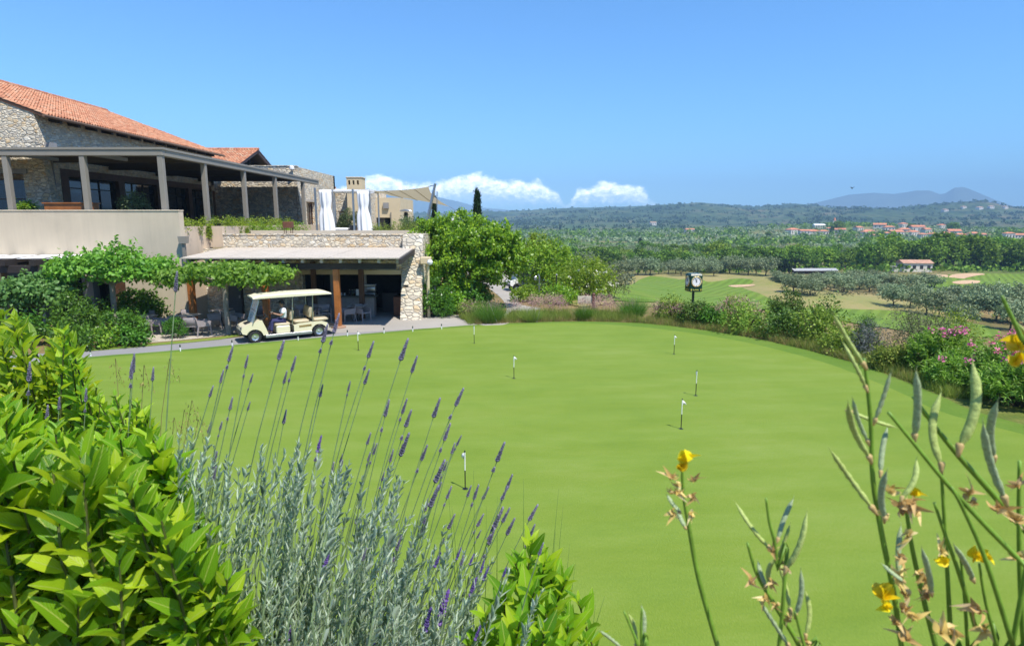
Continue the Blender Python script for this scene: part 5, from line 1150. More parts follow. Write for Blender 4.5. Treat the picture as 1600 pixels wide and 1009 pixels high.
# meadow strip along the back of the green: grasses and flowers
EDGE = [(p.x, p.y) for p in (gp(*q) for q in gl)]
def edge_pt(px):
    for (a, pa), (b, pb) in zip(zip(gl, EDGE), zip(gl[1:], EDGE[1:])):
        if a[0] <= px <= b[0]: f = (px - a[0]) / (b[0] - a[0]); return Vector((pa[0] + (pb[0] - pa[0]) * f, pa[1] + (pb[1] - pa[1]) * f, 0)), Vector((pb[0] - pa[0], pb[1] - pa[1], 0)).normalized()
    return Vector((EDGE[-1][0], EDGE[-1][1], 0)), Vector((0, -1, 0))
def strip(name, x0, x1, d0, d1, n, hmin, hmax, m, w=.012, kind='stuff', lean=.35, tuft=9, spread=.06):
    k = n // tuft; px = G.uniform(x0, x1, k); dd = G.uniform(d0, d1, k); B = []
    for a, b in zip(px, dd):
        p, t = edge_pt(a); nv = Vector((-t.y, t.x, 0)); q = p + nv * b; B.append((q.x, q.y))
    B = np.array(B); B = np.repeat(B, tuft, 0) + G.normal(size=(k * tuft, 2)) * spread; z = hz(B[:, 0], B[:, 1])
    pos = np.column_stack([B, z - .01]); ax = nrmz(G.normal(size=pos.shape) * lean * np.array([1, 1, 0]) + np.array([0, 0, 1])); nr = nrmz(G.normal(size=pos.shape) * np.array([1, 1, .1]))
    h = G.uniform(hmin, hmax, len(pos)) * np.repeat(G.uniform(.6, 1.2, k), tuft)
    return tag(link_mesh(name, foliage_mesh(name, pos, ax, nr, h, w, BLADE), m), kind=kind)
strip('dry_grass', 745, 1330, .05, .6, 9000, .12, .34, L_DRY, .014)
strip('dry_grass', 980, 1420, .05, .9, 7000, .15, .42, L_DRY, .014)
strip('meadow_grass', 735, 1000, .2, 2.4, 17000, .25, .62, L_MEA, .014)
strip('meadow_grass', 1000, 1400, .4, 2.4, 15000, .2, .6, L_MEA, .014)
strip('meadow_grass', 985, 1480, .08, .9, 14000, .12, .36, L_MEA, .014)
strip('meadow_grass', 1230, 1480, .1, 1.3, 9000, .15, .45, L_MEA, .014)
def flower_strip(name, x0, x1, d0, d1, n, z0, z1, m, s, tuft=12, cl=.09):
    k = n // tuft; px = G.uniform(x0, x1, k); dd = G.uniform(d0, d1, k); B = []
    for a, b in zip(px, dd):
        p, t = edge_pt(a); q = p + Vector((-t.y, t.x, 0)) * b; B.append((q.x, q.y, hz1(q.x, q.y) + R.uniform(z0, z1)))
    pos = np.repeat(np.array(B), tuft, 0) + G.normal(size=(k * tuft, 3)) * cl
    return tag(link_mesh(name, foliage_mesh(name, pos, nrmz(G.normal(size=pos.shape)), nrmz(G.normal(size=pos.shape) * .6 + np.array([.2, -.5, .7])), s, s * .7), m), kind='stuff')
flower_strip('meadow_flowers', 735, 1010, 1.2, 2.6, 5000, .45, .85, P_PINK, .045)
flower_strip('meadow_flowers', 840, 960, 2.0, 3.4, 3000, .55, .95, P_PINK, .05)
flower_strip('meadow_flowers', 1005, 1060, .8, 2.0, 1500, .5, .9, P_PINK, .05)
def tuft(label, px, py, wpx, hpx, Y, m=L_TUF, n=900, w=.012):
    p = at(px, py, Y); p.z = hz1(p.x, Y); sc = (Y * CT + 5 * ST) / F; t = thing('grass_clump', label, 'grass clump', (p.x, p.y, p.z))
    r = wpx * sc * .22; a = G.uniform(0, 6.28, n); rr = np.sqrt(G.random(n)) * r; pos = np.column_stack([rr * np.cos(a), rr * np.sin(a), np.zeros(n)])
    ax = nrmz(pos * 2.4 / max(r, .1) * .28 + G.normal(size=pos.shape) * .12 + np.array([0, 0, 1])); link_mesh('blades', foliage_mesh('blades', pos, ax, nrmz(G.normal(size=pos.shape)), G.uniform(.65, 1.1, n) * hpx * sc, w, BLADE), m, t)
    s = MB()
    for k in range(5): s.tube([(R.uniform(-r, r), R.uniform(-r, r), 0), (R.uniform(-r, r) * 1.5, R.uniform(-r, r), hpx * sc * 1.05)], [.008, .004], 5)
    s.build('stem', M_GREYW, t)
tuft('round bright green grass clump at the left end of the meadow strip', 765, 507, 62, 34, 29.3, n=1500)
tuft('pale green grass clump in the meadow strip left of the clock', 990, 501, 46, 34, 30.5, n=1500)
tuft('dark green grass clump in the meadow strip below the sign', 912, 502, 34, 24, 30.0, m=L_CLP)
tuft('green grass clump in the meadow strip in the middle', 830, 505, 50, 22, 29.6, m=L_MEA)
# hedge bushes from the clock to the oleanders
def hb_(name, label, px, py, w, h, m, d, nc=150, per=22, leaf=.09, asp=.4, cr=.11, z=None):
    p, t = edge_pt(px); q = p + Vector((-t.y, t.x, 0)) * d; sc = (q.y * CT + 5 * ST) / F; zz = hz1(q.x, q.y); t = thing(name, label, 'shrub', (q.x, q.y, zz))
    ztop = at(px, py - h, q.y).z if False else None
    rx = w * sc / 2; rz = h * sc / 1.5
    crown(t, rz * .55, 'foliage', m, rx=rx, ry=rx * .8, rz=rz, nc=nc, per=per, cr=cr, L=leaf, W=leaf * asp, cut=-.4)
    s = MB()
    for i in range(6):
        a = R.uniform(0, 6.28); s.tube([(0, 0, -.1), (rx * .3 * math.cos(a), rx * .3 * math.sin(a), rz * .6), (rx * .7 * math.cos(a), rx * .6 * math.sin(a), rz * 1.2)], [.025, .02, .006], 5)
    s.build('stem', M_BARKD, t); return t
L_HDG = leafmat('hedge_leaf', (0.09385, 0.1829, 0.02396), (0.3486, 0.4642, 0.0599), .3, (0.3486, 0.5063, 0.03993), .5, .3)
L_HDD = leafmat('dark_hedge_leaf', (0.04002, 0.08951, 0.01452), (0.1375, 0.2237, 0.03267), .25, (0.1501, 0.2633, 0.01815), .5, .3)
hb_('hedge_shrub', 'brownish green shrub left of the clock post', 1035, 505, 64, 40, L_HDG, 1.6)
b1 = hb_('hedge_shrub', 'dark low shrub in front of the clock post', 1072, 510, 60, 38, L_HDD, 1.0)
b2 = hb_('flowering_shrub', 'shrub of pale pink seed heads right of the clock post', 1112, 512, 66, 52, L_HDG, 2.2); blossoms(b2, 120, 1.0, .8, .7, 1.45, P_PINK, .06, per=8, cl=.07)
hb_('round_bush', 'round dark olive green bush standing above the hedge', 1162, 515, 62, 66, L_HDD, 3.2, 260, 26, .08, .5, .1)
hb_('hedge_shrub', 'bright tufted shrub between the clock and the round bush', 1098, 512, 34, 30, L_CLP, .9)
hb_('hedge_shrub', 'leafy hedge shrub in front of the round bush', 1145, 522, 70, 46, L_HDG, 1.0)
hb_('hedge_shrub', 'dark hedge shrub right of the round bush', 1195, 530, 74, 52, L_HDD, 1.1)
hb_('hedge_shrub', 'hedge shrub with white dots below the far fairway', 1240, 540, 76, 62, L_HDG, 1.3)
hb_('twiggy_shrub', 'tall twiggy shrub rising above the hedge', 1222, 528, 56, 72, L_HDD, 2.2, 110, 18, .09, .5, .14)
hb_('cone_bush', 'small cone shaped dark conifer in the hedge', 1278, 545, 38, 56, L_CLP, 2.2, 160, 26, .06, .3, .07)
hb_('hedge_shrub', 'low hedge shrub with reddish stems beyond the green', 1290, 552, 60, 36, L_HDG, .9)
hb_('grey_broom', 'tall feathery grey green shrub rising over the hedge', 1335, 566, 84, 92, L_GRY, 2.4, 260, 26, .09, .18, .14)
hb_('lavender_bush', 'grey lavender bush at the foot of the feathery shrub', 1318, 560, 54, 48, leafmat('lavender_bush_leaf', (.11, .13, .11), (.19, .20, .19), .2), 1.1, 120, 24, .14, .08, .1)
hb_('hedge_shrub', 'low yellow green shrub beside the oleander hedge', 1365, 578, 56, 36, L_MEA, .7)
# oleander hedge on the right
def oleander(label, px, d, w, h, n, pink, sd=.0):
    p, t = edge_pt(px); q = p + Vector((-t.y, t.x, 0)) * d; oleander_at(label, q, w, h, n, pink)
def oleander_at(label, q, w, h, n, pink):
    t = thing('oleander_bush', label, 'shrub', (q.x, q.y, hz1(q.x, q.y)), 0, 'oleander hedge')
    g = G; th = g.uniform(0, 6.28, n); rr = np.sqrt(g.random(n)); tip = np.column_stack([rr * np.cos(th) * w / 2, rr * np.sin(th) * w * .42, h * (.35 + .65 * np.sqrt(np.clip(1 - rr ** 2.2, 0, 1)) * g.uniform(.75, 1.08, n)) * g.uniform(.45, 1, n)])
    k = 16; f = np.linspace(-.32, .03, k); out = nrmz(np.column_stack([tip[:, 0] / w, tip[:, 1] / w, np.full(n, .55)]))
    pos = (tip[:, None, :] + out[:, None, :] * f[None, :, None]).reshape(-1, 3); o2 = np.repeat(out, k, 0)
    ax = nrmz(o2 * .8 + g.normal(size=pos.shape) * .62); nr = nrmz(g.normal(size=pos.shape) * .3 + np.array([.1, -.1, 1])); s = g.uniform(.75, 1.25, len(pos))
    link_mesh('foliage', foliage_mesh('foliage', pos, ax, nr, .15 * s, .026 * s, LEAF4), L_OLE, t)
    st = MB()
    for i in range(0, n, max(1, n // 26)): st.tube([(tip[i, 0] * .15, tip[i, 1] * .15, 0), (tip[i, 0] * .6, tip[i, 1] * .6, tip[i, 2] * .6), tuple(tip[i])], [.02, .014, .006], 5)
    st.build('stem', M_BARKD, t)
    if pink:
        up = np.argsort(-tip[:, 2] + g.random(n) * .5 * h + tip[:, 1] * .25)[:pink]; c = tip[up] + out[up] * .05; per = 16; pp = np.repeat(c, per, 0) + g.normal(size=(pink * per, 3)) * .055
        link_mesh('blossoms', foliage_mesh('blossoms', pp, nrmz(g.normal(size=pp.shape)), nrmz(g.normal(size=pp.shape) * .5 + np.array([.1, -.6, .7])), .075, .065), P_MAG, t)
oleander('oleander bush with a few pink flowers at the left end of its hedge', 1395, 1.7, 2.3, 1.75, 340, 16)
oleander('big oleander bush with many pink flower heads', 1470, 2.3, 2.6, 1.95, 420, 46)
oleander('low oleander bush at the front edge of the green', 1440, 1.2, 2.0, 1.15, 260, 3)
oleander('dark oleander bush half covered by the broom pods', 1510, 1.5, 2.4, 1.45, 320, 5)
oleander_at('oleander bush at the right edge of the photo', Vector((13.9, 13.1, 0)), 2.6, 1.7, 340, 20)
oleander_at('tall oleander bush behind the hedge at the right', Vector((15.3, 15.6, 0)), 2.6, 2.3, 320, 26)
oleander_at('near oleander bush below the right broom stems', Vector((13.4, 11.4, 0)), 2.2, 1.35, 280, 3)
bush('twiggy_shrub', 'thin pale twiggy shrub between the oleanders and the olive trees', 'shrub', 1488, 535, 76, 86, L_HDG, 150, 18, .09, .3, .17, Y=21.5)
# plants on the terraces
def potplant(nm, label, px, py, w, h, Y, z, m, leaf=.09, nc=60, pot=True):
    p = at(px, py, Y); sc = (Y * CT + (H - z) * ST) / F; t = thing(nm, label, 'plant', (p.x, Y, z)); zt = at(px, py - h, Y).z - z; rz = h * sc / 2
    crown(t, zt - rz, 'foliage', m, rx=w * sc / 2, ry=w * sc / 2, rz=rz, nc=nc, per=22, cr=.10, L=leaf, W=leaf * .35, cut=-.9)
    MB().tube([(0, 0, 0), (.03, 0, (zt - rz) * .6), (0, 0, zt - rz)], [.035, .03, .02], 6).build('stem', M_BARKD, t)
    if pot: MB().lathe([(.16, 0), (.22, .34), (.24, .36), (.20, .36)], 14).build('pot', plain('clay_pot', (.28, .14, .08), .8), t)
L_OLP = leafmat('potted_olive_leaf', (.06, .10, .03), (.17, .22, .09), .3, (.16, .22, .06), .5, .3)
potplant('potted_olive', 'small potted olive tree on the terrace behind the beige parapet', 209, 330, 36, 28, 31, 4.33, L_OLP)
potplant('potted_plant', 'small green potted plant at the left end of the beige parapet', 42, 330, 26, 14, 30.6, 4.33, L_BRT)
potplant('potted_olive', 'round grey olive bush between the white curtains', 540, 364, 32, 24, 44, 3.9, L_OLP, .09, 90)
potplant('potted_olive', 'olive tree crown above the round bush left of the chimney', 543, 350, 22, 22, 60, 3.9, L_OLP, .1)
potplant('potted_olive', 'second olive crown just left of the white curtain by the chimney', 557, 348, 18, 18, 61, 3.9, L_OLP, .1)
potplant('potted_olive', 'grey olive standing on the roof terrace beside the big tree', 637, 368, 30, 30, 40, 3.9, L_OLP, .09, 90)
def trailing(label, x0, x1, Y, z, n, hang, m, dep=.5, hgt=.3, nm='planter_plants'):
    p0, p1 = at(x0, 360, Y), at(x1, 360, Y); t = thing(nm, label, 'plants', ((p0.x + p1.x) / 2, Y, z)); L = p1.x - p0.x
    k = n; c = np.column_stack([G.uniform(-L / 2, L / 2, k), G.uniform(0, dep, k), G.random(k) * hgt * (1 + .6 * np.sin(np.linspace(0, 9, k)))]); pos = np.repeat(c, 16, 0) + G.normal(size=(k * 16, 3)) * .09
    for h in range(hang):
        x = R.uniform(-L / 2, L / 2); ln = R.uniform(.25, .75); q = np.column_stack([np.full(60, x) + G.normal(size=60) * .05, np.full(60, -.08) + G.normal(size=60) * .03, -G.random(60) * ln + .1]); pos = np.vstack([pos, q])
    pos = pos[pos[:, 1] > -.35]
    link_mesh('foliage', foliage_mesh('foliage', pos, nrmz(G.normal(size=pos.shape) + np.array([0, -.2, -.3])), nrmz(G.normal(size=pos.shape) * .6 + np.array([0, -.2, .8])), .10, .04), m, t)
    s = MB()
    for i in range(8): x = -L / 2 + L * (i + .5) / 8; s.tube([(x, .2, -.1), (x + .05, .1, .12), (x + .1, -.05, .1)], .012, 5)
    s.build('stem', M_BARKD, t)
trailing('trailing bright green plants on the roof planter below the pergola posts', 352, 480, 36.35, 4.34, 150, 16, L_BRT)
trailing('low trailing plants on the roof planter right of the white curtains', 580, 660, 36.35, 4.34, 90, 10, L_MEA)
def side_trail():
    t = thing('planter_plants', 'trailing plants hanging over the beige side wall next to the parapet corner', 'plants', (XB, 31, 4.6)); n = 170
    c = np.column_stack([G.uniform(-.5, .05, n), G.uniform(-1.6, 14, n), G.random(n) * .42]); pos = np.repeat(c, 18, 0) + G.normal(size=(n * 18, 3)) * .1
    for h in range(20):
        y = R.choice([R.uniform(-1, 1.2), R.uniform(2, 12)]); ln = R.uniform(.3, 1.0); pos = np.vstack([pos, np.column_stack([.10 + G.normal(size=70) * .03, y + G.normal(size=70) * .08, -G.random(70) * ln + .1])])
    link_mesh('foliage', foliage_mesh('foliage', pos, nrmz(G.normal(size=pos.shape) + np.array([.2, 0, -.3])), nrmz(G.normal(size=pos.shape) * .6 + np.array([.4, -.2, .7])), .12, .05), L_BRT, t)
    s = MB()
    for y in np.arange(-1, 13, 1.7): s.tube([(-.2, y, -.1), (0, y, .12), (.1, y + .1, .05)], .012, 5)
    s.build('stem', M_BARKD, t)
side_trail()
# cypresses beyond the terrace
def cypress(label, px, ptop, Y, w, z=0.0):
    p = at(px, 345, Y); zt = at(px, ptop, Y).z - z; sc = Y / F; t = thing('cypress_tree', label, 'tree', (p.x, Y, z), 0); r = w * sc / 2
    n = 520; f = G.random(n); rr = r * np.clip(1.05 - f, .02, 1) ** .6 * np.minimum(1, f * 6 + .3); a = G.uniform(0, 6.28, n); c = np.column_stack([rr * np.cos(a), rr * np.sin(a), .3 + f * (zt - .3)])
    pos = np.repeat(c, 10, 0) + G.normal(size=(n * 10, 3)) * np.array([.07, .07, .18]); ax = nrmz(G.normal(size=pos.shape) * .3 + np.array([0, 0, 1])); link_mesh('crown', foliage_mesh('crown', pos, ax, nrmz(G.normal(size=pos.shape)), .32, .09), L_CYP, t)
    MB().tube([(0, 0, -.2), (0, 0, zt * .8)], [.16, .04], 8).build('trunk', M_BARKD, t)
cypress('dark cypress spire rising behind the big leafy tree', 746, 301, 62, 19, -1.5)
cypress('thin cypress behind the leaning steel mast', 679, 309, 78, 9, -1)
bush('umbrella_tree', 'small dark round tree on the skyline beside the patio heater', 'tree', 652, 349, 24, 16, L_CYP, 90, 16, .3, .4, .2, Y=70, z=3.4)
# ------------------------------------------------------------------ the valley: groves, woods, village
L_VO = leafmat('valley_olive_leaf', (0.1238, 0.1794, 0.0891), (0.3342, 0.3948, 0.2116), .2, (0.297, 0.3828, 0.1337), .6, .2)
L_VD = leafmat('valley_wood_leaf', (0.05488, 0.1268, 0.01575), (0.2057, 0.3381, 0.035), .25, (0.2401, 0.3945, 0.0175), .6, .2)
L_VB = leafmat('valley_bright_leaf', (0.09318, 0.1935, 0.01792), (0.3028, 0.4301, 0.0448), .3, (0.2796, 0.4301, 0.03584), .6, .2)
L_HILL = leafmat('hill_leaf', (.020, .045, .014), (.060, .095, .030), .15, None, .7, .1)
def proto_tree(name, m, rx, rz, h, nc, per, L, cr, lobes=6, trunk_h=.3, bark=M_BARKD, asp=.6, limbs=4):
    """meshes of one tree of unit-free size h (metres)"""
    cm = crown_mesh('crown', rx, rx, rz, nc, per, cr, L, L * asp, shell=.4, cut=-.6, lobes=lobes); cm.materials.append(m)
    tm_ = trunk_mb(h * trunk_h, h * .035, limbs, rx * .6, rz * .7, lean=.12); o = _bld(tm_, 'trunk', bark); me = o.data; bpy.data.objects.remove(o)
    return (cm, me, h - rz * .95)
P_OL = [proto_tree('olive', L_VO, 2.2, 1.55, 4.2, 150, 14, .34, .26, asp=.4) for _ in range(4)]
P_WD = [proto_tree('wood', L_VD, 3.6, 3.6, 9, 230, 14, .62, .42, 8) for _ in range(4)]
P_BR = [proto_tree('bright', L_VB, 3.2, 3.2, 8, 200, 14, .60, .42, 8) for _ in range(2)]
def plant(protos, name, label, cat, group, px=None, py=None, hpx=None, xy=None, s=None, wf=1.0, p=None):
    p = p or (rayhit(px, py) if xy is None else Vector((xy[0], xy[1], hz1(*xy)))); cm, tm_, zc = R.choice(protos)
    if s is None:
        hh = {id(P_OL): 4.2, id(P_WD): 11.2, id(P_BR): 10.0}[id(protos)]; s = hpx * (p.y * CT) / F / hh
    t = thing(name, label, cat, (p.x, p.y, p.z - .1), R.uniform(0, 6.28), group); t.scale = (s * wf, s * wf, s)
    link_mesh('trunk', tm_, None, t); link_mesh('crown', cm, None, t, (0, 0, zc)); return t
GO = 'olive trees by the fairways'
near = [(1395, 480, 34), (1421, 481, 36), (1448, 492, 40), (1466, 495, 38), (1499, 488, 38), (1482, 476, 30), (1522, 497, 44), (1556, 501, 46), (1590, 506, 48), (1572, 486, 40), (1545, 480, 36), (1520, 476, 32), (1604, 492, 42), (1630, 500, 44), (1500, 512, 40), (1578, 516, 44)]
for i, (px, py, h) in enumerate(near): plant(P_OL, 'olive_tree', 'grey green olive tree in the grove between the oleanders and the far right fairway', 'olive tree', 'olive trees above the oleanders', px, py, h, wf=1.05)
mid = [(1240, 453, 34), (1266, 459, 32), (1254, 447, 26), (1284, 452, 30), (1304, 447, 28), (1318, 454, 32), (1342, 449, 30), (1328, 444, 26), (1358, 453, 32), (1376, 447, 28), (1392, 452, 32), (1428, 453, 34), (1445, 446, 28), (1272, 441, 22), (1300, 438, 22), (1332, 437, 22), (1362, 436, 22), (1380, 440, 22), (1350, 441, 24), (1312, 441, 22), (1440, 466, 28), (1286, 443, 24), (1460, 447, 24), (1385, 458, 22)]
for px, py, h in mid: plant(P_OL, 'olive_tree', 'silvery olive tree in the grove right of the sandy mound', 'olive tree', 'olive trees right of the mound', px, py + 3, h * .78, wf=1.25)
for k in range(19): plant(P_OL, 'olive_tree', 'silvery olive tree in the row behind the fairway and the clock', 'olive tree', 'olive row behind the clock', 968 + k * 12.5 + R.uniform(-4, 4), 431 + R.uniform(-4, 2) - k * .1, R.uniform(18, 27), wf=1.1)
for k in range(12): plant(P_OL, 'olive_tree', 'rounded grey bush tree on the slope right of the bright bushes', 'olive tree', 'grey bush trees on the slope', 900 + R.uniform(-40, 90), 418 + R.uniform(-12, 8), R.uniform(16, 26), wf=1.3)
for k in range(9): plant(P_OL, 'grey_bush', 'low bluish grey bush at the foot of the sandy mound', 'shrub', 'grey bushes by the mound', 1212 + k * 4.5 + R.uniform(-3, 3), 436 + k * 1.2 + R.uniform(-3, 3), 11, wf=1.5)
GW_ = 'dark trees of the valley belt'
k = 0
px = 842
while px < 1640:
    tall = 1.0 + .45 * sm(1340, 1420, np.array(px)).item() - .15 * (1000 < px < 1100)
    m = P_BR if (R.random() < .22) else P_WD
    plant(m, 'broadleaf_tree', 'broad dark green tree in the belt of woods across the valley' if m is P_WD else 'yellow green tree in the belt of woods across the valley', 'tree', 'trees of the valley belt', px, 420 + R.uniform(-3, 3), R.uniform(32, 42) * tall, wf=R.uniform(.9, 1.25))
    px += R.uniform(11, 17); k += 1
px = 850
while px < 1640:
    m = P_BR if R.random() < .25 else P_WD
    plant(m, 'broadleaf_tree', 'dark green tree in the rear row of the valley woods' if m is P_WD else 'yellow green tree in the rear row of the valley woods', 'tree', 'rear trees of the valley woods', px, 405 + R.uniform(-5, 4), R.uniform(20, 29) * (1 + .4 * (px > 1380)), wf=R.uniform(1, 1.4)); px += R.uniform(13, 20)
for px, py, h in ((1226, 428, 22), (1218, 427, 18), (1233, 428, 16), (1241, 428, 14), (875, 362, 10), (1000, 386, 14)):
    p = rayhit(px, py); s_ = h * p.y / F; t = thing('cypress_tree', 'small dark cypress at the end of the long grey shed' if px > 1200 else 'tiny cypress in the far groves', 'tree', tuple(p), 0, 'small cypresses'); 
    link_mesh('crown', foliage_mesh('crown', np.column_stack([G.normal(size=(160, 2)) * .09 * s_, G.random(160) * s_ * .8 + .1 * s_]) * np.array([1, 1, 1]), nrmz(G.normal(size=(160, 3)) * .3 + np.array([0, 0, 1])), nrmz(G.normal(size=(160, 3))), .22 * s_, .1 * s_), L_CYP, t)
    MB().tube([(0, 0, 0), (0, 0, s_ * .6)], [.2, .05], 6).build('trunk', M_BARKD, t)
# a few single trees standing out over the groves
for px, py, h, w, lb in ((1308, 366, 22, 1.2, 'dark round tree beside the village church'), (1490, 362, 18, 1.2, 'dark tree at the right end of the village'), (1424, 360, 12, 1.3, 'flat dark tree behind the village roofs'), (1376, 372, 14, 1.2, 'dark tree in front of the village houses'), (1582, 364, 12, .7, 'dark tree at the far right of the village'), (1200, 372, 11, 1.3, 'dark tree in the groves left of the village'), (985, 372, 12, 1.5, 'dark green tree standing in the far olive groves'), (800, 392, 26, 1.3, 'pale tree with bare twigs right of the big leafy tree'), (852, 404, 30, 1.2, 'dark tree right of the big leafy tree')):
    plant(P_WD, 'broadleaf_tree', lb, 'tree', None, px, py, h, wf=w)
# olive groves on the plain: the nearest as trees, the rest as one mass
cand = []
for y in np.arange(262, 1000, 9.5):
    for x in np.arange(-.18 * y, .93 * y + 20, 9.5 * (1 + .0004 * y)): cand.append((x + R.uniform(-2.4, 2.4), y + R.uniform(-2.4, 2.4)))
C_ = np.array(cand); dens_ = fbm(C_[:, 0], C_[:, 1], 170, 3); C_ = C_[(dens_ > -.55) & (hz(C_[:, 0], C_[:, 1]) < 8)]
C_ = C_[np.argsort(C_[:, 1])]
NEAR_N = 210
for i in range(NEAR_N): plant(P_OL, 'olive_tree', 'small olive tree in the groves of the plain behind the wooded belt', 'olive tree', 'olive trees of the plain', xy=tuple(C_[i]), s=R.uniform(.85, 1.35), wf=1.1)
def mass(name, XY, m, r, hh, per, L, asp=.6):
    z = hz(XY[:, 0], XY[:, 1]); n = len(XY); sc = G.uniform(.65, 1.35, n)
    d = nrmz(G.normal(size=(n * per, 3))); d[:, 2] = np.abs(d[:, 2]); s3 = np.repeat(sc, per)[:, None]
    pos = np.repeat(np.column_stack([XY, z]), per, 0) + d * s3 * np.array([r, r, hh]); nr = nrmz(d + G.normal(size=d.shape) * .4); ax = nrmz(G.normal(size=d.shape))
    return tag(link_mesh(name, foliage_mesh(name, pos - ax * L * .5, ax, nr, L * s3[:, 0], L * asp * s3[:, 0]), m), kind='stuff')
far = C_[NEAR_N:]; sel = fbm(far[:, 0] + 90, far[:, 1], 210, 3); gap = fbm(far[:, 0], far[:, 1] - 50, 120, 3)
mass('olive_groves', far[(sel < .25) & (gap > -.75)], L_VO, 2.5, 3.4, 16, 2.0, .8)
mass('far_woods', far[(sel >= .25) & (gap > -.6)], L_VD, 3.4, 5.0, 20, 2.4, .8)
n = 4200; yy = 900 + 1500 * G.random(n) ** .8; xx = G.uniform(-.35, .98, n) * yy; q = np.column_stack([xx, yy]); q = q[fbm(q[:, 0], q[:, 1], 300, 3) > .1]
mass('hill_trees', q, L_HILL, 5.0, 5.0, 9, 4.0, .9)
n = 4200; yy = 1500 + 1700 * G.random(n); xx = G.uniform(-.4, .98, n) * yy; q = np.column_stack([xx, yy]); q = q[fbm(q[:, 0] + 300, q[:, 1], 520, 4) > .3]
mass('hill_scrub', q, L_HILL, 7, 5.0, 7, 6.0, .9)
# undergrowth between the belt and the fairways
n = 900; q = np.array([tuple(rayhit(a, b).xy) for a, b in zip(G.uniform(840, 1640, n), G.uniform(404, 426, n))]); mass('undergrowth', q, L_VD, 2.2, 2.0, 8, 1.4, .8)
n = 420; q = np.array([tuple(rayhit(a, b).xy) for a, b in zip(G.uniform(820, 985, n), G.uniform(398, 446, n))]); mass('slope_scrub', q, L_OLV, 1.1, 1.3, 16, .7, .7)
n = 260; q = np.array([tuple(rayhit(a, b).xy) for a, b in zip(G.uniform(1225, 1460, n), G.uniform(436, 462, n))]); mass('dry_undergrowth', q, L_GRY, .8, .5, 10, .45, .5)
# houses
M_WALLV = plain('village_plaster', (.62, .57, .50), .9, var=.06); M_ROOFV = plain('village_tiles', (.52, .20, .105), .9, var=.22, scale=.6, fine=3); M_ROOFP = plain('pale_tiles', (.44, .25, .165), .9, var=.2, scale=.8, fine=4)
def house(label, p, w, d, h, rz, hip=True, roofm=None, group=None, wins=3, wallm=None, name='village_house'):
    t = thing(name, label, 'house', tuple(p), rz, group); MB().box(-w / 2, w / 2, -d / 2, d / 2, -1.5, h).build('wall', wallm or M_WALLV, t)
    r = MB(); o = .4; rh = d * .22; a = w * .28 if hip else 0
    r.add([(-w / 2 - o, -d / 2 - o, h), (w / 2 + o, -d / 2 - o, h), (w / 2 + o, d / 2 + o, h), (-w / 2 - o, d / 2 + o, h), (-w / 2 - o + a, 0, h + rh), (w / 2 + o - a, 0, h + rh)], [(0, 1, 5, 4), (2, 3, 4, 5), (1, 2, 5), (3, 0, 4), (3, 2, 1, 0)]); r.build('roof', roofm or M_ROOFV, t)
    for k in range(wins): x = -w / 2 + w * (k + .5) / wins; MB().box(x - .55, x + .55, -d / 2 - .06, -d / 2 + .02, h * .35, h * .75).build('window', M_BLACKROOM, t)
    return t
vil = [(1238, 366, 16), (1256, 367, 13), (1270, 366, 18), (1286, 368, 12), (1312, 367, 13), (1296, 362, 10), (1340, 362, 12), (1356, 366, 15), (1352, 371, 12), (1374, 357, 15), (1388, 363, 13), (1398, 369, 18), (1412, 364, 14), (1410, 357, 11), (1425, 369, 15), (1432, 363, 16), (1446, 367, 13), (1455, 372, 14), (1470, 358, 10), (1489, 368, 18), (1500, 373, 13), (1520, 372, 14), (1536, 373, 12), (1575, 374, 12), (1590, 373, 14), (1476, 373, 12), (1366, 373, 10), (1440, 374, 11), (1383, 371, 11)]
words = ['wide', 'narrow', 'low', 'tall', 'small']
vp = []
for i, (px, py, w) in enumerate(vil):
    p = rayhit(px, py); sc = p.y / F
    house('red roofed village house among trees below the far hills', p, w * sc * R.uniform(.9, 1.2), w * sc * .75, R.uniform(3.2, 6.2), R.uniform(-.5, .5), R.random() < .6, None, 'houses of the village')
for px, py, w in ((1530, 327, 10), (1548, 326, 8), (1476, 331, 9), (1570, 326, 8), (1505, 326, 8)):
    p = rayhit(px, py); house('tiny pale house on the slope of the far hills', p, w * p.y / F, w * p.y / F * .6, 6, R.uniform(-.4, .4), True, M_ROOFP, 'houses on the far slope', 2)
p = rayhit(1279, 357); house('long white roofed hall left of the village church', p, 17 * p.y / F, 8 * p.y / F, 4, .1, False, M_CLOTHW, None, 4)
p = rayhit(1077, 364); house('small white house with reddish roof alone in the far groves', p, 14 * p.y / F, 7 * p.y / F, 4.5, .2, False, M_ROOFV, None, 3)
p = rayhit(1020, 352); house('tiny white house on the wooded hillside above the clock', p, 14, 8, 6, .2, False, M_ROOFP, None, 3)
p = rayhit(1303, 358); t = thing('church', 'small church with pale bell tower at the left of the village', 'church', tuple(p)); sc = p.y / F
MB().box(-2 * sc, 2 * sc, -1.5 * sc, 1.5 * sc, -1, 13 * sc).build('tower', M_WALLV, t); MB().lathe([(2.2 * sc, 13 * sc), (1.6 * sc, 15 * sc), (.2, 18 * sc)], 8).build('spire', M_ROOFV, t); MB().box(-1 * sc, 1 * sc, -1.6 * sc, -1.52 * sc, 9 * sc, 12 * sc).build('belfry_opening', M_BLACKROOM, t)
p = rayhit(1427, 424); sc = p.y / F
t = house('cream farm building with flat tiled roof beside the far fairway', p, 43 * sc, 22 * sc, 13.5 * sc, -.06, False, M_ROOFP, None, 4, plain('cream_farm_wall', (.66, .60, .50), .9, var=.05), 'farm_building')
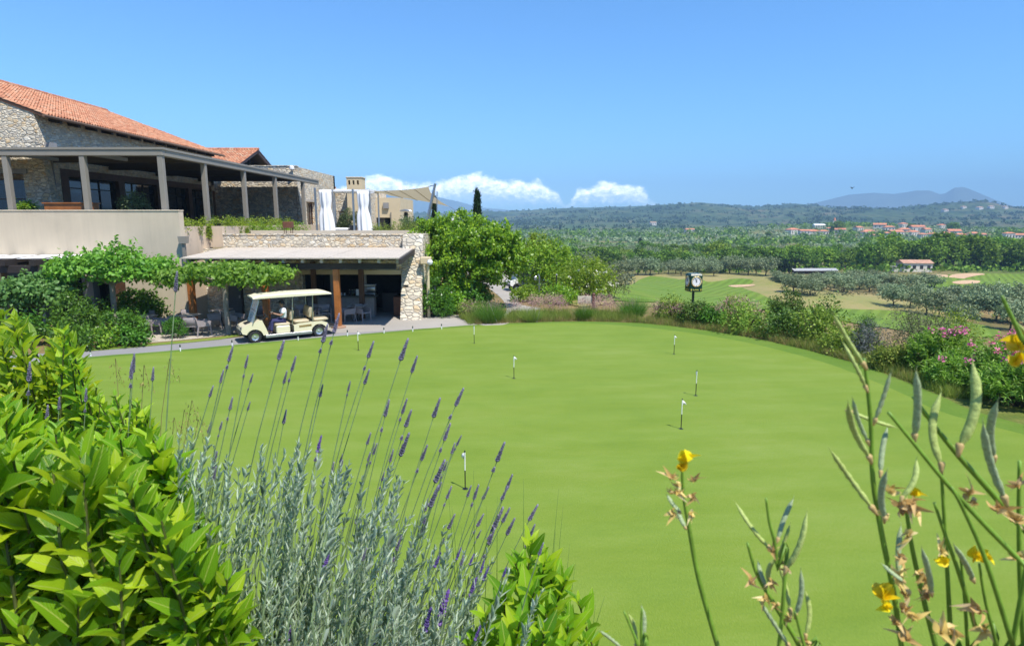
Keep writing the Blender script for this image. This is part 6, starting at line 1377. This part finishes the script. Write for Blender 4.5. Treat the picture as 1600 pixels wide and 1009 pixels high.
MB().box(-38 * sc, -21.6 * sc, -9 * sc, 8 * sc, -1, 7 * sc).build('annex', M_WALLV, t); MB().box(-39 * sc, -21.5 * sc, -9.6 * sc, 8.6 * sc, 7.01 * sc, 8.2 * sc).build('annex_roof', M_CONCR, t)
p = rayhit(1273, 428); sc = p.y / F; t = thing('long_shed', 'long low grey roofed shed on posts behind the olive grove', 'shed', tuple(p), rad(4))
MB().prism([(-4 * sc, 5.0 * sc), (4 * sc, 8 * sc), (4 * sc, 8.6 * sc), (-4 * sc, 5.6 * sc)], -36 * sc, 36 * sc, Mx).build('roof', plain('grey_sheet', (.34, .34, .33), .6, var=.1), t)
for k in range(10): MB().box((-35 + k * 7.7) * sc, (-34.3 + k * 7.7) * sc, -3.5 * sc, -2.9 * sc, -.5, 5.2 * sc).build('post', M_DARKW, t)
MB().box(-36 * sc, 36 * sc, 3 * sc, 3.4 * sc, -.5, 7.4 * sc).build('back_wall', M_BROWN, t)
# ------------------------------------------------------------------ plants close to the viewpoint
L_LAU = leafmat('laurel_leaf', (.050, .17, .008), (.50, .64, .024), .52, (.50, .66, .016), .38, .35, mid=(.23, .46, .014), detail=22, vein=True)
L_LAV = leafmat('lavender_foliage', (.36, .46, .30), (.68, .76, .58), .42, None, .7, .2)
M_LSTEM = plain('lavender_stem', (.22, .31, .14), .7, var=.2, scale=20)
M_LSPK = leafmat('lavender_calyx', (.105, .098, .15), (.30, .28, .38), .1, None, .8, .1, mid=(.19, .18, .235))
M_LSPV = leafmat('lavender_violet', (.10, .06, .24), (.25, .18, .45), .1, None, .8, .1)
M_GSTEM = plain('laurel_stem', (.07, .085, .015), .6, var=.3, scale=20)
M_BSTEM = plain('broom_stem', (.15, .28, .025), .5, var=.2, scale=30, fine=120)
M_POD = plain('broom_pod', (.38, .46, .12), .55, var=.22, scale=28, bump=.25, fine=120)
M_PODG = plain('grey_broom_pod', (.32, .40, .20), .6, var=.3, scale=28, bump=.25, fine=120)
M_PODT = plain('pod_calyx', (.48, .34, .13), .7, var=.2)
L_YEL = leafmat('yellow_petal', (.86, .60, .006), (.95, .76, .015), .35, (.95, .75, .02), .5, .3)
L_WIT = leafmat('withered_petal', (.48, .31, .09), (.84, .73, .52), .3, None, .8, .1, mid=(.72, .52, .20))
def pt(px, py, Y): return at(px, py, Y)
def anchor(name, label, cat, px, Y, group=None):
    p = at(px, 1009, Y); return thing(name, label, cat, (p.x, Y, hz1(p.x, Y)), 0, group)
def local(t): return Vector(t.location)
# --- laurel
def laurel(label, shoots, Lf, px, Y):
    t = anchor('laurel_shrub', label, 'shrub', px, Y); o = local(t); P = []; A = []; N = []; S_ = []; B = []; st = MB()
    for tip, ln, k, sc in shoots:
        tip = Vector(tip); base = tip + Vector((R.uniform(-.22, .18), R.uniform(.0, .32), -1)) * ln; mid_ = (tip + base) / 2 + Vector((R.uniform(-.03, .03), R.uniform(-.03, .03), 0))
        d0 = (tip - base).normalized()
        gq = Vector((base.x * .96 + (o.x + 0.0) * .04, base.y + .03, hz1(base.x, base.y + .03) - .02)); st.tube([gq - o, base - o, mid_ - o, tip - o], [.0045, .0034, .0027, .0016], 6)
        ph = R.uniform(0, 6.28)
        for i in range(k):
            f = 1 - (i / k) ** 1.15; q = base.lerp(mid_, f * 2) if f < .5 else mid_.lerp(tip, f * 2 - 1)
            a = ph + i * 2.4; e1 = d0.cross(Vector((0, 1, 0))).normalized(); e2 = d0.cross(e1)
            rd = e1 * math.cos(a) + e2 * math.sin(a); up_ = 1.9 - .95 * min(1, i / (k * .6)); ax = (rd + d0 * (up_ + R.uniform(-.15, .2))).normalized()
            P.append(q - o); A.append(ax); N.append(d0 + Vector((R.uniform(-.6, .6), R.uniform(-.7, .4), R.uniform(-.1, .3)))); S_.append(.84 * Lf * sc * (.45 + .62 * min(1, i / 4)) * R.uniform(.82, 1.18) * (1 - .25 * (i / k))); B.append(R.uniform(.3, 1.5))
    P, A, N = (np.array([list(v) for v in X]) for X in (P, A, N)); S_ = np.array(S_)
    link_mesh('foliage', foliage_mesh('foliage', P, A, N, S_, S_ * G.uniform(.31, .42, len(S_)), LEAF, np.array(B), True, True), L_LAU, t)
    st.build('stem', M_GSTEM, t); return t
def lerp_tab(tab, x): return float(np.interp(x, [a for a, _ in tab], [b for _, b in tab]))
def shoots_in(x0, x1, envelope, ymax, Y0, Y1, n, ln, k, sc=1.0):
    out = []
    for i in range(n):
        px = R.uniform(x0, x1); yt = lerp_tab(envelope, px)
        f = R.random() ** 1.3; py = yt + f * max(10, ymax - yt); Y = Y0 + (Y1 - Y0) * R.random()
        if i < n * .38: py = yt + R.uniform(-6, 40)
        out.append((pt(px, py, Y), ln * R.uniform(.8, 1.2), int(k * 1.2), sc * R.uniform(.85, 1.15)))
    return out
far_env = [(-60, 470), (0, 480), (30, 470), (55, 560), (75, 500), (100, 500), (125, 600), (165, 600), (190, 612), (225, 640), (250, 690)]
mid_env = [(-60, 600), (0, 640), (60, 660), (110, 690), (170, 690), (220, 690), (262, 700), (275, 760)]
near_env = [(-60, 690), (0, 700), (60, 740), (140, 700), (200, 760), (250, 800), (290, 880), (345, 930), (380, 960)]
laurel('tall leafy laurel at the left edge in front of the path', shoots_in(-70, 128, [(-60, 470), (0, 482), (28, 505), (50, 590), (72, 560), (95, 500), (128, 570)], 820, 1.85, 2.25, 66, .5, 20, .95), .085, 30, 2.05)
laurel('laurel shrub with yellow tips behind the grey lavender', shoots_in(100, 262, far_env, 830, 1.7, 2.05, 66, .42, 18, .85), .082, 190, 1.85)
laurel('bright laurel shrub in the middle of the left foreground', shoots_in(-70, 272, mid_env, 1050, 1.2, 1.5, 120, .40, 18, .95), .088, 110, 1.35)
laurel('big leaved laurel nearest the viewer at the bottom left corner', shoots_in(-80, 330, near_env, 1130, .86, 1.08, 92, .34, 17, 1.0) + [(pt(355, 905, .98), .3, 16, .95), (pt(345, 965, .95), .3, 16, 1), (pt(300, 900, 1.0), .3, 16, 1), (pt(290, 970, .92), .3, 16, 1)], .092, 120, .97)
laurel('small laurel sprig at the bottom centre beside the lavender', [(pt(x + dx_, y + dy_, Y), .26, 20, s * 1.12) for dx_, dy_ in ((0, 0), (18, 34)) for x, y, Y, s in ((832, 848, 1.25, .9), (805, 880, 1.2, .9), (850, 862, 1.3, .85), (885, 905, 1.25, .85), (790, 925, 1.15, .9), (835, 925, 1.15, 1), (870, 945, 1.15, .95), (762, 960, 1.1, .9), (812, 970, 1.05, .95), (850, 985, 1.05, .95), (895, 965, 1.2, .85), (740, 1000, 1.1, .85), (885, 1010, 1.05, .9), (790, 1015, 1.0, .95))], .078, 830, 1.15)
# --- lavender
def spike_mesh(name, m, seed, whorls=9):
    r = random.Random(seed); g = np.random.default_rng(seed); P = []; A = []
    for i in range(whorls):
        z = i / whorls; rr = .085 * (1.15 - .85 * z) * (.7 if i == 0 else 1) * r.uniform(.85, 1.1)
        if i == 1 and r.random() < .5: continue
        for k in range(8):
            a = k * .785 + i * .5; P.append((rr * .55 * math.cos(a), rr * .55 * math.sin(a), z * .88 + r.uniform(-.012, .012))); A.append((math.cos(a) * .8, math.sin(a) * .8, 1.0))
    tv = np.array([(0, 0, 0), (.5, .35, .0), (0, .35, .5), (-.5, .35, 0), (0, .35, -.5), (.35, .8, 0), (0, .8, .35), (-.35, .8, 0), (0, .8, -.35), (0, 1, 0)]); tf = np.array([(0, 1, 2, 0), (0, 2, 3, 0), (0, 3, 4, 0), (0, 4, 1, 0)])
    tv = np.array([(-.18, 0, -.18), (.18, 0, -.18), (.18, 0, .18), (-.18, 0, .18), (-.5, .45, -.5), (.5, .45, -.5), (.5, .45, .5), (-.5, .45, .5), (-.25, 1, -.25), (.25, 1, -.25), (.25, 1, .25), (-.25, 1, .25)]) * np.array([1, 1, .5])
    tf = np.array([(0, 1, 5, 4), (1, 2, 6, 5), (2, 3, 7, 6), (3, 0, 4, 7), (4, 5, 9, 8), (5, 6, 10, 9), (6, 7, 11, 10), (7, 4, 8, 11), (8, 9, 10, 11)])
    for z in (0, .15, .3, .45, .6): P.append((0, 0, z)); A.append((0, 0, 1.0))
    P = np.array(P); A = np.array(A); n = len(P); W_ = g.uniform(.055, .085, n)
    # equal width across both axes: thickness template is scaled by length, so keep L near 2W
    me = foliage_mesh(name, P, A, nrmz(g.normal(size=P.shape)), np.where(np.arange(n) >= n - 5, .3, g.uniform(.11, .16, n) * (1.12 - .75 * P[:, 2])), np.where(np.arange(n) >= n - 5, .13, W_ * (1.1 - .55 * P[:, 2])), (tv * np.array([1, 1, .55]), tf)); me.materials.append(m); return me
SPK = [spike_mesh('flower_spike', M_LSPK, s) for s in (1, 2, 3, 4)] + [spike_mesh('flower_spike', M_LSPV, 9)]
spikes = [  # tip px, py, length px (photograph), kind
 (277, 420, 36), (240, 571, 24), (445, 528, 34), (365, 537, 28), (350, 575, 23), (334, 600, 20), (388, 552, 23), (463, 554, 26), (505, 598, 22), (513, 503, 32), (531, 486, 34), (585, 530, 29), (578, 574, 26), (639, 525, 38), (653, 553, 29), (609, 621, 30), (637, 620, 26), (644, 637, 30), (641, 672, 40), (689, 618, 34), (726, 603, 31), (705, 658, 30), (722, 678, 18), (669, 692, 27), (697, 714, 40), (687, 754, 38), (790, 687, 34), (802, 738, 27), (749, 754, 26), (765, 758, 22), (737, 756, 20), (798, 790, 26), (788, 788, 38), (806, 806, 29), (774, 822, 29), (842, 785, 28), (837, 816, 26), (669, 806, 31), (628, 833, 27), (503, 677, 30), (507, 744, 14), (448, 637, 25), (317, 706, 31), (340, 703, 20), (331, 655, 22), (364, 618, 22), (516, 855, 32), (574, 853, 22), (703, 915, 62), (675, 944, 44), (746, 898, 34), (765, 884, 22), (742, 862, 20), (726, 865, 18), (792, 884, 16), (459, 966, 34), (592, 978, 28), (752, 974, 26), (664, 1000, 26), (210, 548, 34), (206, 562, 30), (47, 562, 34), (8, 640, 26), (135, 604, 24), (75, 630, 26), (93, 618, 22), (850, 845, 22), (757, 800, 22), (601, 735, 16), (560, 800, 18), (690, 860, 26), (590, 690, 20), (586, 690, 14), (610, 880, 22), (712, 800, 26)]
rs_ = random.Random(77)
for _ in range(26):
    x_ = rs_.uniform(300, 800); y_ = float(np.interp(x_, [300, 450, 600, 700, 800], [640, 620, 660, 720, 800])) + rs_.uniform(-60, 120); spikes.append((x_, y_, rs_.uniform(14, 24)))
lav = [thing('lavender_plant', lb, 'lavender', (at(bx, 1009, Y).x, Y, hz1(at(bx, 1009, Y).x, Y))) for bx, Y, lb in ((200, 1.6, 'slender lavender stems standing among the laurel leaves on the left'), (400, 1.45, 'grey leaved lavender clump right beside the big laurel'), (560, 1.42, 'large silvery lavender clump in the bottom middle'), (700, 1.4, 'lavender clump with violet spikes left of the small laurel sprig'))]
def leanf(px): return float(np.interp(px, [262, 285, 325, 520, 640, 800], [.06, .10, .27, .25, .32, .46]))
tot = 0
for px, py, ln in spikes:
    li = 0 if px < 262 else 1 if px < 480 else 2 if px < 660 else 3
    t = lav[li]; o = local(t); Y = R.uniform(1.28, 1.62) if li else R.uniform(1.55, 1.75)
    if py > 840: Y = R.uniform(1.02, 1.2)
    zc_ = Y; tip = pt(px, py, Y); le = leanf(px) * R.uniform(.75, 1.25); b0 = pt(px - le * ln, py + ln * 1.0, Y)
    yb = 1040; q = []
    for f in (0, .25, .5, .75, 1.0):
        y_ = py + ln + (yb - py - ln) * f; q.append(pt(px - le * (ln + (y_ - py - ln) * (1 - .30 * f)), y_, Y + .04 * f))
    foot = Vector((q[-1].x - .02, Y + .06, hz1(q[-1].x, Y + .06)))
    pts = [tip.lerp(b0, .2)] + q + [foot]; sm_ = MB(); sm_.tube([p_ - o for p_ in pts], [.0009, .0011, .0012, .0014, .0015, .0016, .0018], 6)
    so_ = sm_.build('flower_stem', M_LSTEM, t, 'all')
    ax = (tip - b0); L_ = ax.length
    me = SPK[4] if (py > 850 and R.random() < .75) or R.random() < .05 else R.choice(SPK[:4]); s = link_mesh('flower_spike', me, None, so_)
    s.location = b0 - o; s.rotation_mode = 'QUATERNION'; s.rotation_quaternion = ax.to_track_quat('Z', 'Y'); wd = max(.021, L_ * .68); s.scale = (wd, wd, L_ * 1.02)
    if R.random() < .55 and py < 860:   # a small whorl set below the spike
        f = R.uniform(1.35, 1.8); me2 = R.choice(SPK[:4]); p2 = b0 - ax * (f - 1); s2 = link_mesh('flower_spike', me2, None, so_); s2.location = p2 - o; s2.rotation_mode = 'QUATERNION'; s2.rotation_quaternion = ax.to_track_quat('Z', 'Y'); s2.scale = (wd * .85, wd * .85, L_ * .26)
lenv = [(0, 815), (255, 778), (285, 743), (330, 760), (370, 810), (400, 770), (450, 785), (480, 760), (520, 790), (560, 815), (610, 810), (640, 840), (690, 900), (740, 903), (780, 948), (830, 978)]
for li, (x0, x1, n) in enumerate(((0, 0, 0), (258, 480, 300), (440, 650, 330), (610, 850, 270))):
    if not n: continue
    t = lav[li]; o = local(t); P = []; A = []; N = []; Ls = []; st = MB()
    for i in range(n):
        px = R.uniform(x0, x1); yt = lerp_tab(lenv, px); py = yt + (R.random() ** .55) * (1080 - yt); Y = R.uniform(1.15, 1.62) if py < 900 else R.uniform(1.0, 1.5)
        if i % 4 == 1: py = R.uniform(max(yt, 820), 1080)
        if i % 9 == 0: py = yt - R.uniform(0, 80)
        tip = pt(px, py, Y); le = leanf(px) * R.uniform(.4, 1.5) + R.uniform(-.08, .08); ln = R.uniform(.20, .32); d = Vector((le + R.uniform(-.12, .12), R.uniform(-.2, .2), 1)).normalized(); base = tip - d * ln
        st.tube([Vector((base.x - o.x, base.y + .02 - o.y, 0)).lerp(Vector((0, 0, 0)), .35), base - o, base.lerp(tip, .5) - o + Vector((R.uniform(-.006, .006), 0, 0)), tip - o], [.0022, .0019, .0015, .0009], 5)
        k = R.randint(9, 14)
        for j in range(k):
            f = 1 - (j / k) ** 1.1 * .95; q = base.lerp(tip, f); a0 = R.uniform(0, 6.28)
            for h in range(2 if j % 2 else 4):
                a = a0 + h * (3.14 if j % 2 else 1.57) + R.uniform(-.25, .25); e1 = d.cross(Vector((0, 1, 0))).normalized(); e2 = d.cross(e1); rd = e1 * math.cos(a) + e2 * math.sin(a)
                P.append(q - o); A.append(rd * R.uniform(.38, .75) + d); N.append(d - rd * .4); Ls.append((.031 if h < 2 else .018) * R.uniform(.6, 1.15) * (.6 + .4 * min(1, j / 3)))
    P, A, N = (np.array([list(v) for v in X]) for X in (P, A, N)); Ls = np.array(Ls)
    link_mesh('foliage', foliage_mesh('foliage', P, A, N, Ls, Ls * .07 + .0014, T_leaf(3, .25, -.12), G.uniform(-.4, 1.4, len(Ls))), L_LAV, t); st.build('leafy_stem', M_LSTEM, t)
# --- grasses by the lavender
def blades(name, label, lst, px, Y, m, w):
    t = anchor(name, label, 'grass', px, Y); o = local(t)
    for k, pl in enumerate(lst):
        p = [pt(*q) - o for q in pl]; p.append(Vector((p[-1].x, p[-1].y, 0))); mb_ = MB(); mb_.tube(p, [w * .15] + [w * (.4 + .6 * i / len(p)) for i in range(1, len(p))], 5); mb_.build('blade', m, t, 'all')
M_GBL = plain('grass_blade', (.045, .11, .012), .5, var=.2, scale=20)
bl = []
for tx, ty, bx in ((873, 762, 842), (880, 790, 850), (868, 830, 846), (740, 735, 738), (818, 748, 812), (706, 790, 722), (890, 850, 866), (720, 820, 733), (930, 945, 915), (945, 930, 905), (760, 790, 752), (700, 760, 716), (899, 880, 872), (777, 775, 770)):
    Y = R.uniform(1.25, 1.5); bl.append([(tx, ty, Y), ((tx + bx) / 2 + 3, (ty + 1040) / 2, Y), (bx, 1050, Y)])
blades('grass_tuft', 'thin dark green grass blades around the small laurel sprig', bl, 830, 1.38, M_GBL, .0016)
bl = []
for tx, ty, bx in ((288, 640, 262), (300, 625, 268), (272, 652, 258), (310, 655, 275), (265, 560, 240), (225, 570, 215), (180, 560, 196)):
    Y = R.uniform(1.75, 1.95); bl.append([(tx + 8, ty + 30, Y), (tx, ty, Y), ((tx + bx) / 2, ty + 90, Y), (bx, 900, Y)])
tW = anchor('dry_grass_stalks', 'drooping dry grass heads between the laurel and the lavender', 'grass', 270, 1.85); o = local(tW); M_STRAW = plain('straw', (.30, .24, .10), .8)
for pl in bl:
    p = [pt(*q) - o for q in pl]; p.append(Vector((p[-1].x, p[-1].y, 0))); so_ = MB().tube(p, [.0006, .0008, .001, .0012, .0014], 5).build('stalk', M_STRAW, tW, 'all')
    P = np.array([list(p[1].lerp(p[0], R.random()) + Vector((R.uniform(-.02, .02), R.uniform(-.02, .02), -R.random() * .03))) for k in range(26)])
    link_mesh('seed_head', foliage_mesh('seed_head', P, nrmz(G.normal(size=P.shape) * .4 + np.array([0, 0, -1])), nrmz(G.normal(size=P.shape)), .012, .0028), L_DRY, so_)
# --- spanish broom with pods
def pod_mesh(seed, m):
    r = random.Random(seed); mb_ = MB(); n = 12; k = 22; bend = r.uniform(-.14, .14); vs = []
    for i in range(k + 1):
        f = i / k; w_ = .060 * min(1, (f * 5 + .25)) * min(1, ((1 - f) * 4.5 + .06)) ; th = w_ * (.66 + .12 * math.sin(f * 40) * (.1 < f < .9))
        cx = bend * math.sin(f * math.pi)
        for j in range(n): a = 2 * math.pi * j / n; vs.append((cx + w_ * math.cos(a), th * math.sin(a), f))
    mb_.add(vs, [(i * n + j, i * n + (j + 1) % n, (i + 1) * n + (j + 1) % n, (i + 1) * n + j) for i in range(k) for j in range(n)])
    mb_.tube([(bend * .02, 0, .985), (.004, .0, 1.03), (.02, 0, 1.07)], [.006, .004, .002], 5)
    o = _bld(mb_, 'seed_pod', m, None, 'all'); me = o.data; bpy.data.objects.remove(o); return me
PODS = [pod_mesh(s, M_POD) for s in (1, 2, 3)] + [pod_mesh(s, M_PODG) for s in (4, 5)]
cm_ = _bld(MB().lathe([(.02, -.10), (.035, -.04), (.052, .03), (.04, .06)], 10), 'calyx', M_PODT, None, 'all'); CAL = cm_.data; bpy.data.objects.remove(cm_)
def petals(name, m, seed, n, spread, L, W_, crumple=.8):
    g = np.random.default_rng(seed); P = g.normal(size=(n, 3)) * .05; A = nrmz(g.normal(size=(n, 3)) * spread + np.array([0, 0, .7])); me = foliage_mesh(name, P, A, nrmz(g.normal(size=(n, 3))), L * g.uniform(.7, 1.2, n), W_ * g.uniform(.7, 1.2, n), T_leaf(5, .35, crumple), g.uniform(-1.2, 1.4, n), True); me.materials.append(m); return me
FLW = [petals('flower', L_YEL, s, 6, .45, .75, .55, .5) for s in (3, 8)]
WIT = [petals('withered_flower', L_WIT, s, 9, .9, .55, .34, 1.9) for s in (5, 6, 7)]
def broom(label, px, Y, stems, pods, flowers, withered):
    t = anchor('broom_plant', label, 'broom', px, Y); o = local(t)
    for i, sl_ in enumerate(stems):
        w_ = sl_[0]; y0 = Y + R.uniform(-.03, .03); p = [pt(a, b, y0) for a, b in sl_[1:]]; e = p[-1]; p.append(Vector((e.x * .97 + .01, y0 + .05, hz1(e.x, y0 + .05) - .02)))
        c = []
        for k in range(len(p) - 1):   # smooth
            a, b_, c_, d_ = p[max(k - 1, 0)], p[k], p[k + 1], p[min(k + 2, len(p) - 1)]
            for f in (0, .25, .5, .75): c.append(.5 * ((2 * b_) + (c_ - a) * f + (2 * a - 5 * b_ + 4 * c_ - d_) * f * f + (3 * b_ - a - 3 * c_ + d_) * f ** 3))
        c.append(p[-1]); n = len(c); rr = [w_ * (.55 + .45 * min(1, k / (n * .5))) for k in range(n)]
        MB().tube([q - o for q in c], rr, 8).build('stem', M_BSTEM, t, 'all')
    for (x0, y0, x1, y1, *kk) in pods:
        g_ = kk[0] if kk else 0; Yp = Y + R.uniform(-.035, .03); a, b = pt(x1, y1, Yp), pt(x0, y0, Yp + R.uniform(-.02, .02)); ax = b - a; L_ = ax.length
        me = PODS[3 + R.randint(0, 1)] if g_ else PODS[R.randint(0, 2)]; s = link_mesh('seed_pod', me, None, t); s.location = a - o; s.rotation_mode = 'QUATERNION'
        s.rotation_quaternion = ax.to_track_quat('Z', 'Y') @ Vector((0, 0, 1)).rotation_difference(Vector((0, 0, 1))); s.scale = (max(L_, .055) * .86, max(L_, .055) * .86, L_)
        c = link_mesh('calyx', CAL, None, s)
    for x, y, r in flowers:
        s = link_mesh('flower', R.choice(FLW), None, t); q = pt(x, y, Y - .01); s.location = q - o; s.rotation_euler = (R.uniform(-.5, .5), R.uniform(-.6, .6), R.uniform(0, 6.28)); k = r * Y / F * 1.05; s.scale = (k, k, k)
    for x, y, r in withered:
        s = link_mesh('withered_flower', R.choice(WIT), None, t); q = pt(x, y, Y - .012); s.location = q - o; s.rotation_euler = (R.uniform(-1.2, 1.2), R.uniform(-1.2, 1.2) + 1.5, R.uniform(0, 6.28)); k = r * Y / F * 1.0; s.scale = (k, k, k)
    return t
broom('single broom stem topped by a bright yellow flower', 1110, .66, [(.0030, (1066, 730), (1068, 770), (1076, 820), (1092, 905), (1122, 1012), (1150, 1120))], [(1042, 772, 1062, 800, 1), (1058, 790, 1071, 824, 1)], [(1073, 722, 30), (1064, 735, 22)], [(1050, 748, 20), (1056, 768, 20), (1084, 752, 18), (1082, 776, 18), (1052, 802, 20), (1078, 800, 18), (1046, 770, 16), (1062, 758, 18)])
broom('broom cluster of upright green pods right of the yellow flower stem', 1225, .64, [(.0022, (1197, 778), (1202, 815), (1211, 850), (1214, 890), (1222, 960)), (.0028, (1168, 848), (1180, 890), (1196, 921), (1220, 960), (1250, 1012), (1280, 1100)), (.0022, (1242, 955), (1250, 985), (1262, 1030), (1275, 1100))],
      [(1149, 784, 1202, 856), (1240, 778, 1215, 843, 1), (1261, 799, 1228, 889), (1235, 817, 1215, 872), (1214, 870, 1235, 954), (1251, 889, 1243, 960, 1), (1258, 921, 1259, 993), (1186, 937, 1232, 1008, 1), (1184, 876, 1197, 915, 1), (1210, 872, 1205, 915)], [], [(1207, 862, 16), (1231, 889, 16), (1207, 910, 16), (1173, 905, 22), (1196, 935, 20), (1236, 966, 22), (1262, 1000, 18), (1214, 945, 16), (1222, 880, 10)])
broom('large broom at the right edge with many pods and drying orange flowers', 1440, .62,
      [(.0030, (1350, 560), (1355, 600), (1361, 666), (1364, 750), (1378, 835), (1395, 919), (1409, 1012), (1425, 1120)), (.0028, (1388, 644), (1429, 694), (1480, 756), (1542, 823), (1602, 884), (1680, 970)), (.0036, (1427, 620), (1460, 665), (1497, 711), (1542, 761), (1602, 830), (1680, 920)), (.0028, (1470, 728), (1477, 835), (1483, 948), (1487, 1020), (1490, 1100)), (.0026, (1460, 785), (1475, 830), (1497, 891), (1524, 980), (1545, 1090)), (.0028, (1486, 760), (1508, 801), (1542, 880), (1583, 1010), (1605, 1100)), (.0030, (1593, 720), (1592, 800), (1594, 900), (1600, 1010), (1606, 1100)), (.0030, (1412, 775), (1418, 810), (1426, 860), (1446, 948), (1464, 1020), (1480, 1100)), (.0026, (1565, 462), (1584, 502), (1604, 545), (1650, 640)), (.0022, (1500, 860), (1506, 920), (1512, 1010), (1515, 1100)), (.0022, (1530, 880), (1540, 940), (1560, 1020), (1570, 1100))],
      [(1302, 491, 1350, 570), (1316, 533, 1353, 606), (1325, 629, 1359, 716), (1332, 622, 1356, 690, 1), (1401, 668, 1328, 643), (1392, 581, 1367, 657, 1), (1297, 702, 1364, 795), (1387, 666, 1376, 739, 1), (1432, 716, 1409, 778), (1431, 578, 1429, 682, 1), (1519, 564, 1499, 700), (1471, 612, 1471, 728), (1559, 626, 1553, 716, 1), (1536, 660, 1570, 780, 1), (1430, 625, 1488, 700), (1386, 735, 1382, 810, 1), (1408, 820, 1405, 900, 1), (1378, 880, 1412, 908, 1), (1440, 855, 1455, 925, 1), (1490, 850, 1520, 905, 1), (1585, 500, 1600, 560)],
      [(1378, 935, 40), (1386, 950, 22), (1480, 880, 26), (1524, 872, 34), (1536, 868, 22), (1597, 545, 44), (1592, 570, 30), (1430, 775, 20)],
      [(1388, 768, 30), (1424, 785, 30), (1412, 800, 26), (1432, 800, 22), (1405, 790, 24), (1420, 835, 24), (1414, 870, 24), (1400, 905, 28), (1420, 930, 30), (1408, 950, 30), (1430, 965, 26), (1452, 905, 26), (1446, 925, 22), (1512, 770, 26), (1520, 780, 20), (1560, 800, 34), (1585, 812, 30), (1590, 760, 24), (1486, 982, 32), (1530, 950, 34), (1470, 990, 34), (1540, 985, 30), (1400, 975, 26), (1418, 1000, 30), (1384, 800, 18), (1470, 860, 20), (1438, 895, 20), (1590, 870, 24)])
broom('low broom tips at the bottom edge left of centre green', 985, .66, [(.0020, (975, 955), (988, 985), (998, 1015), (1010, 1090)), (.0022, (1003, 950), (1002, 985), (1004, 1020), (1008, 1090))], [(937, 985, 972, 1012, 1), (1002, 945, 1003, 1000, 1), (982, 958, 994, 1008)], [], [])
L_LAU  # noqa
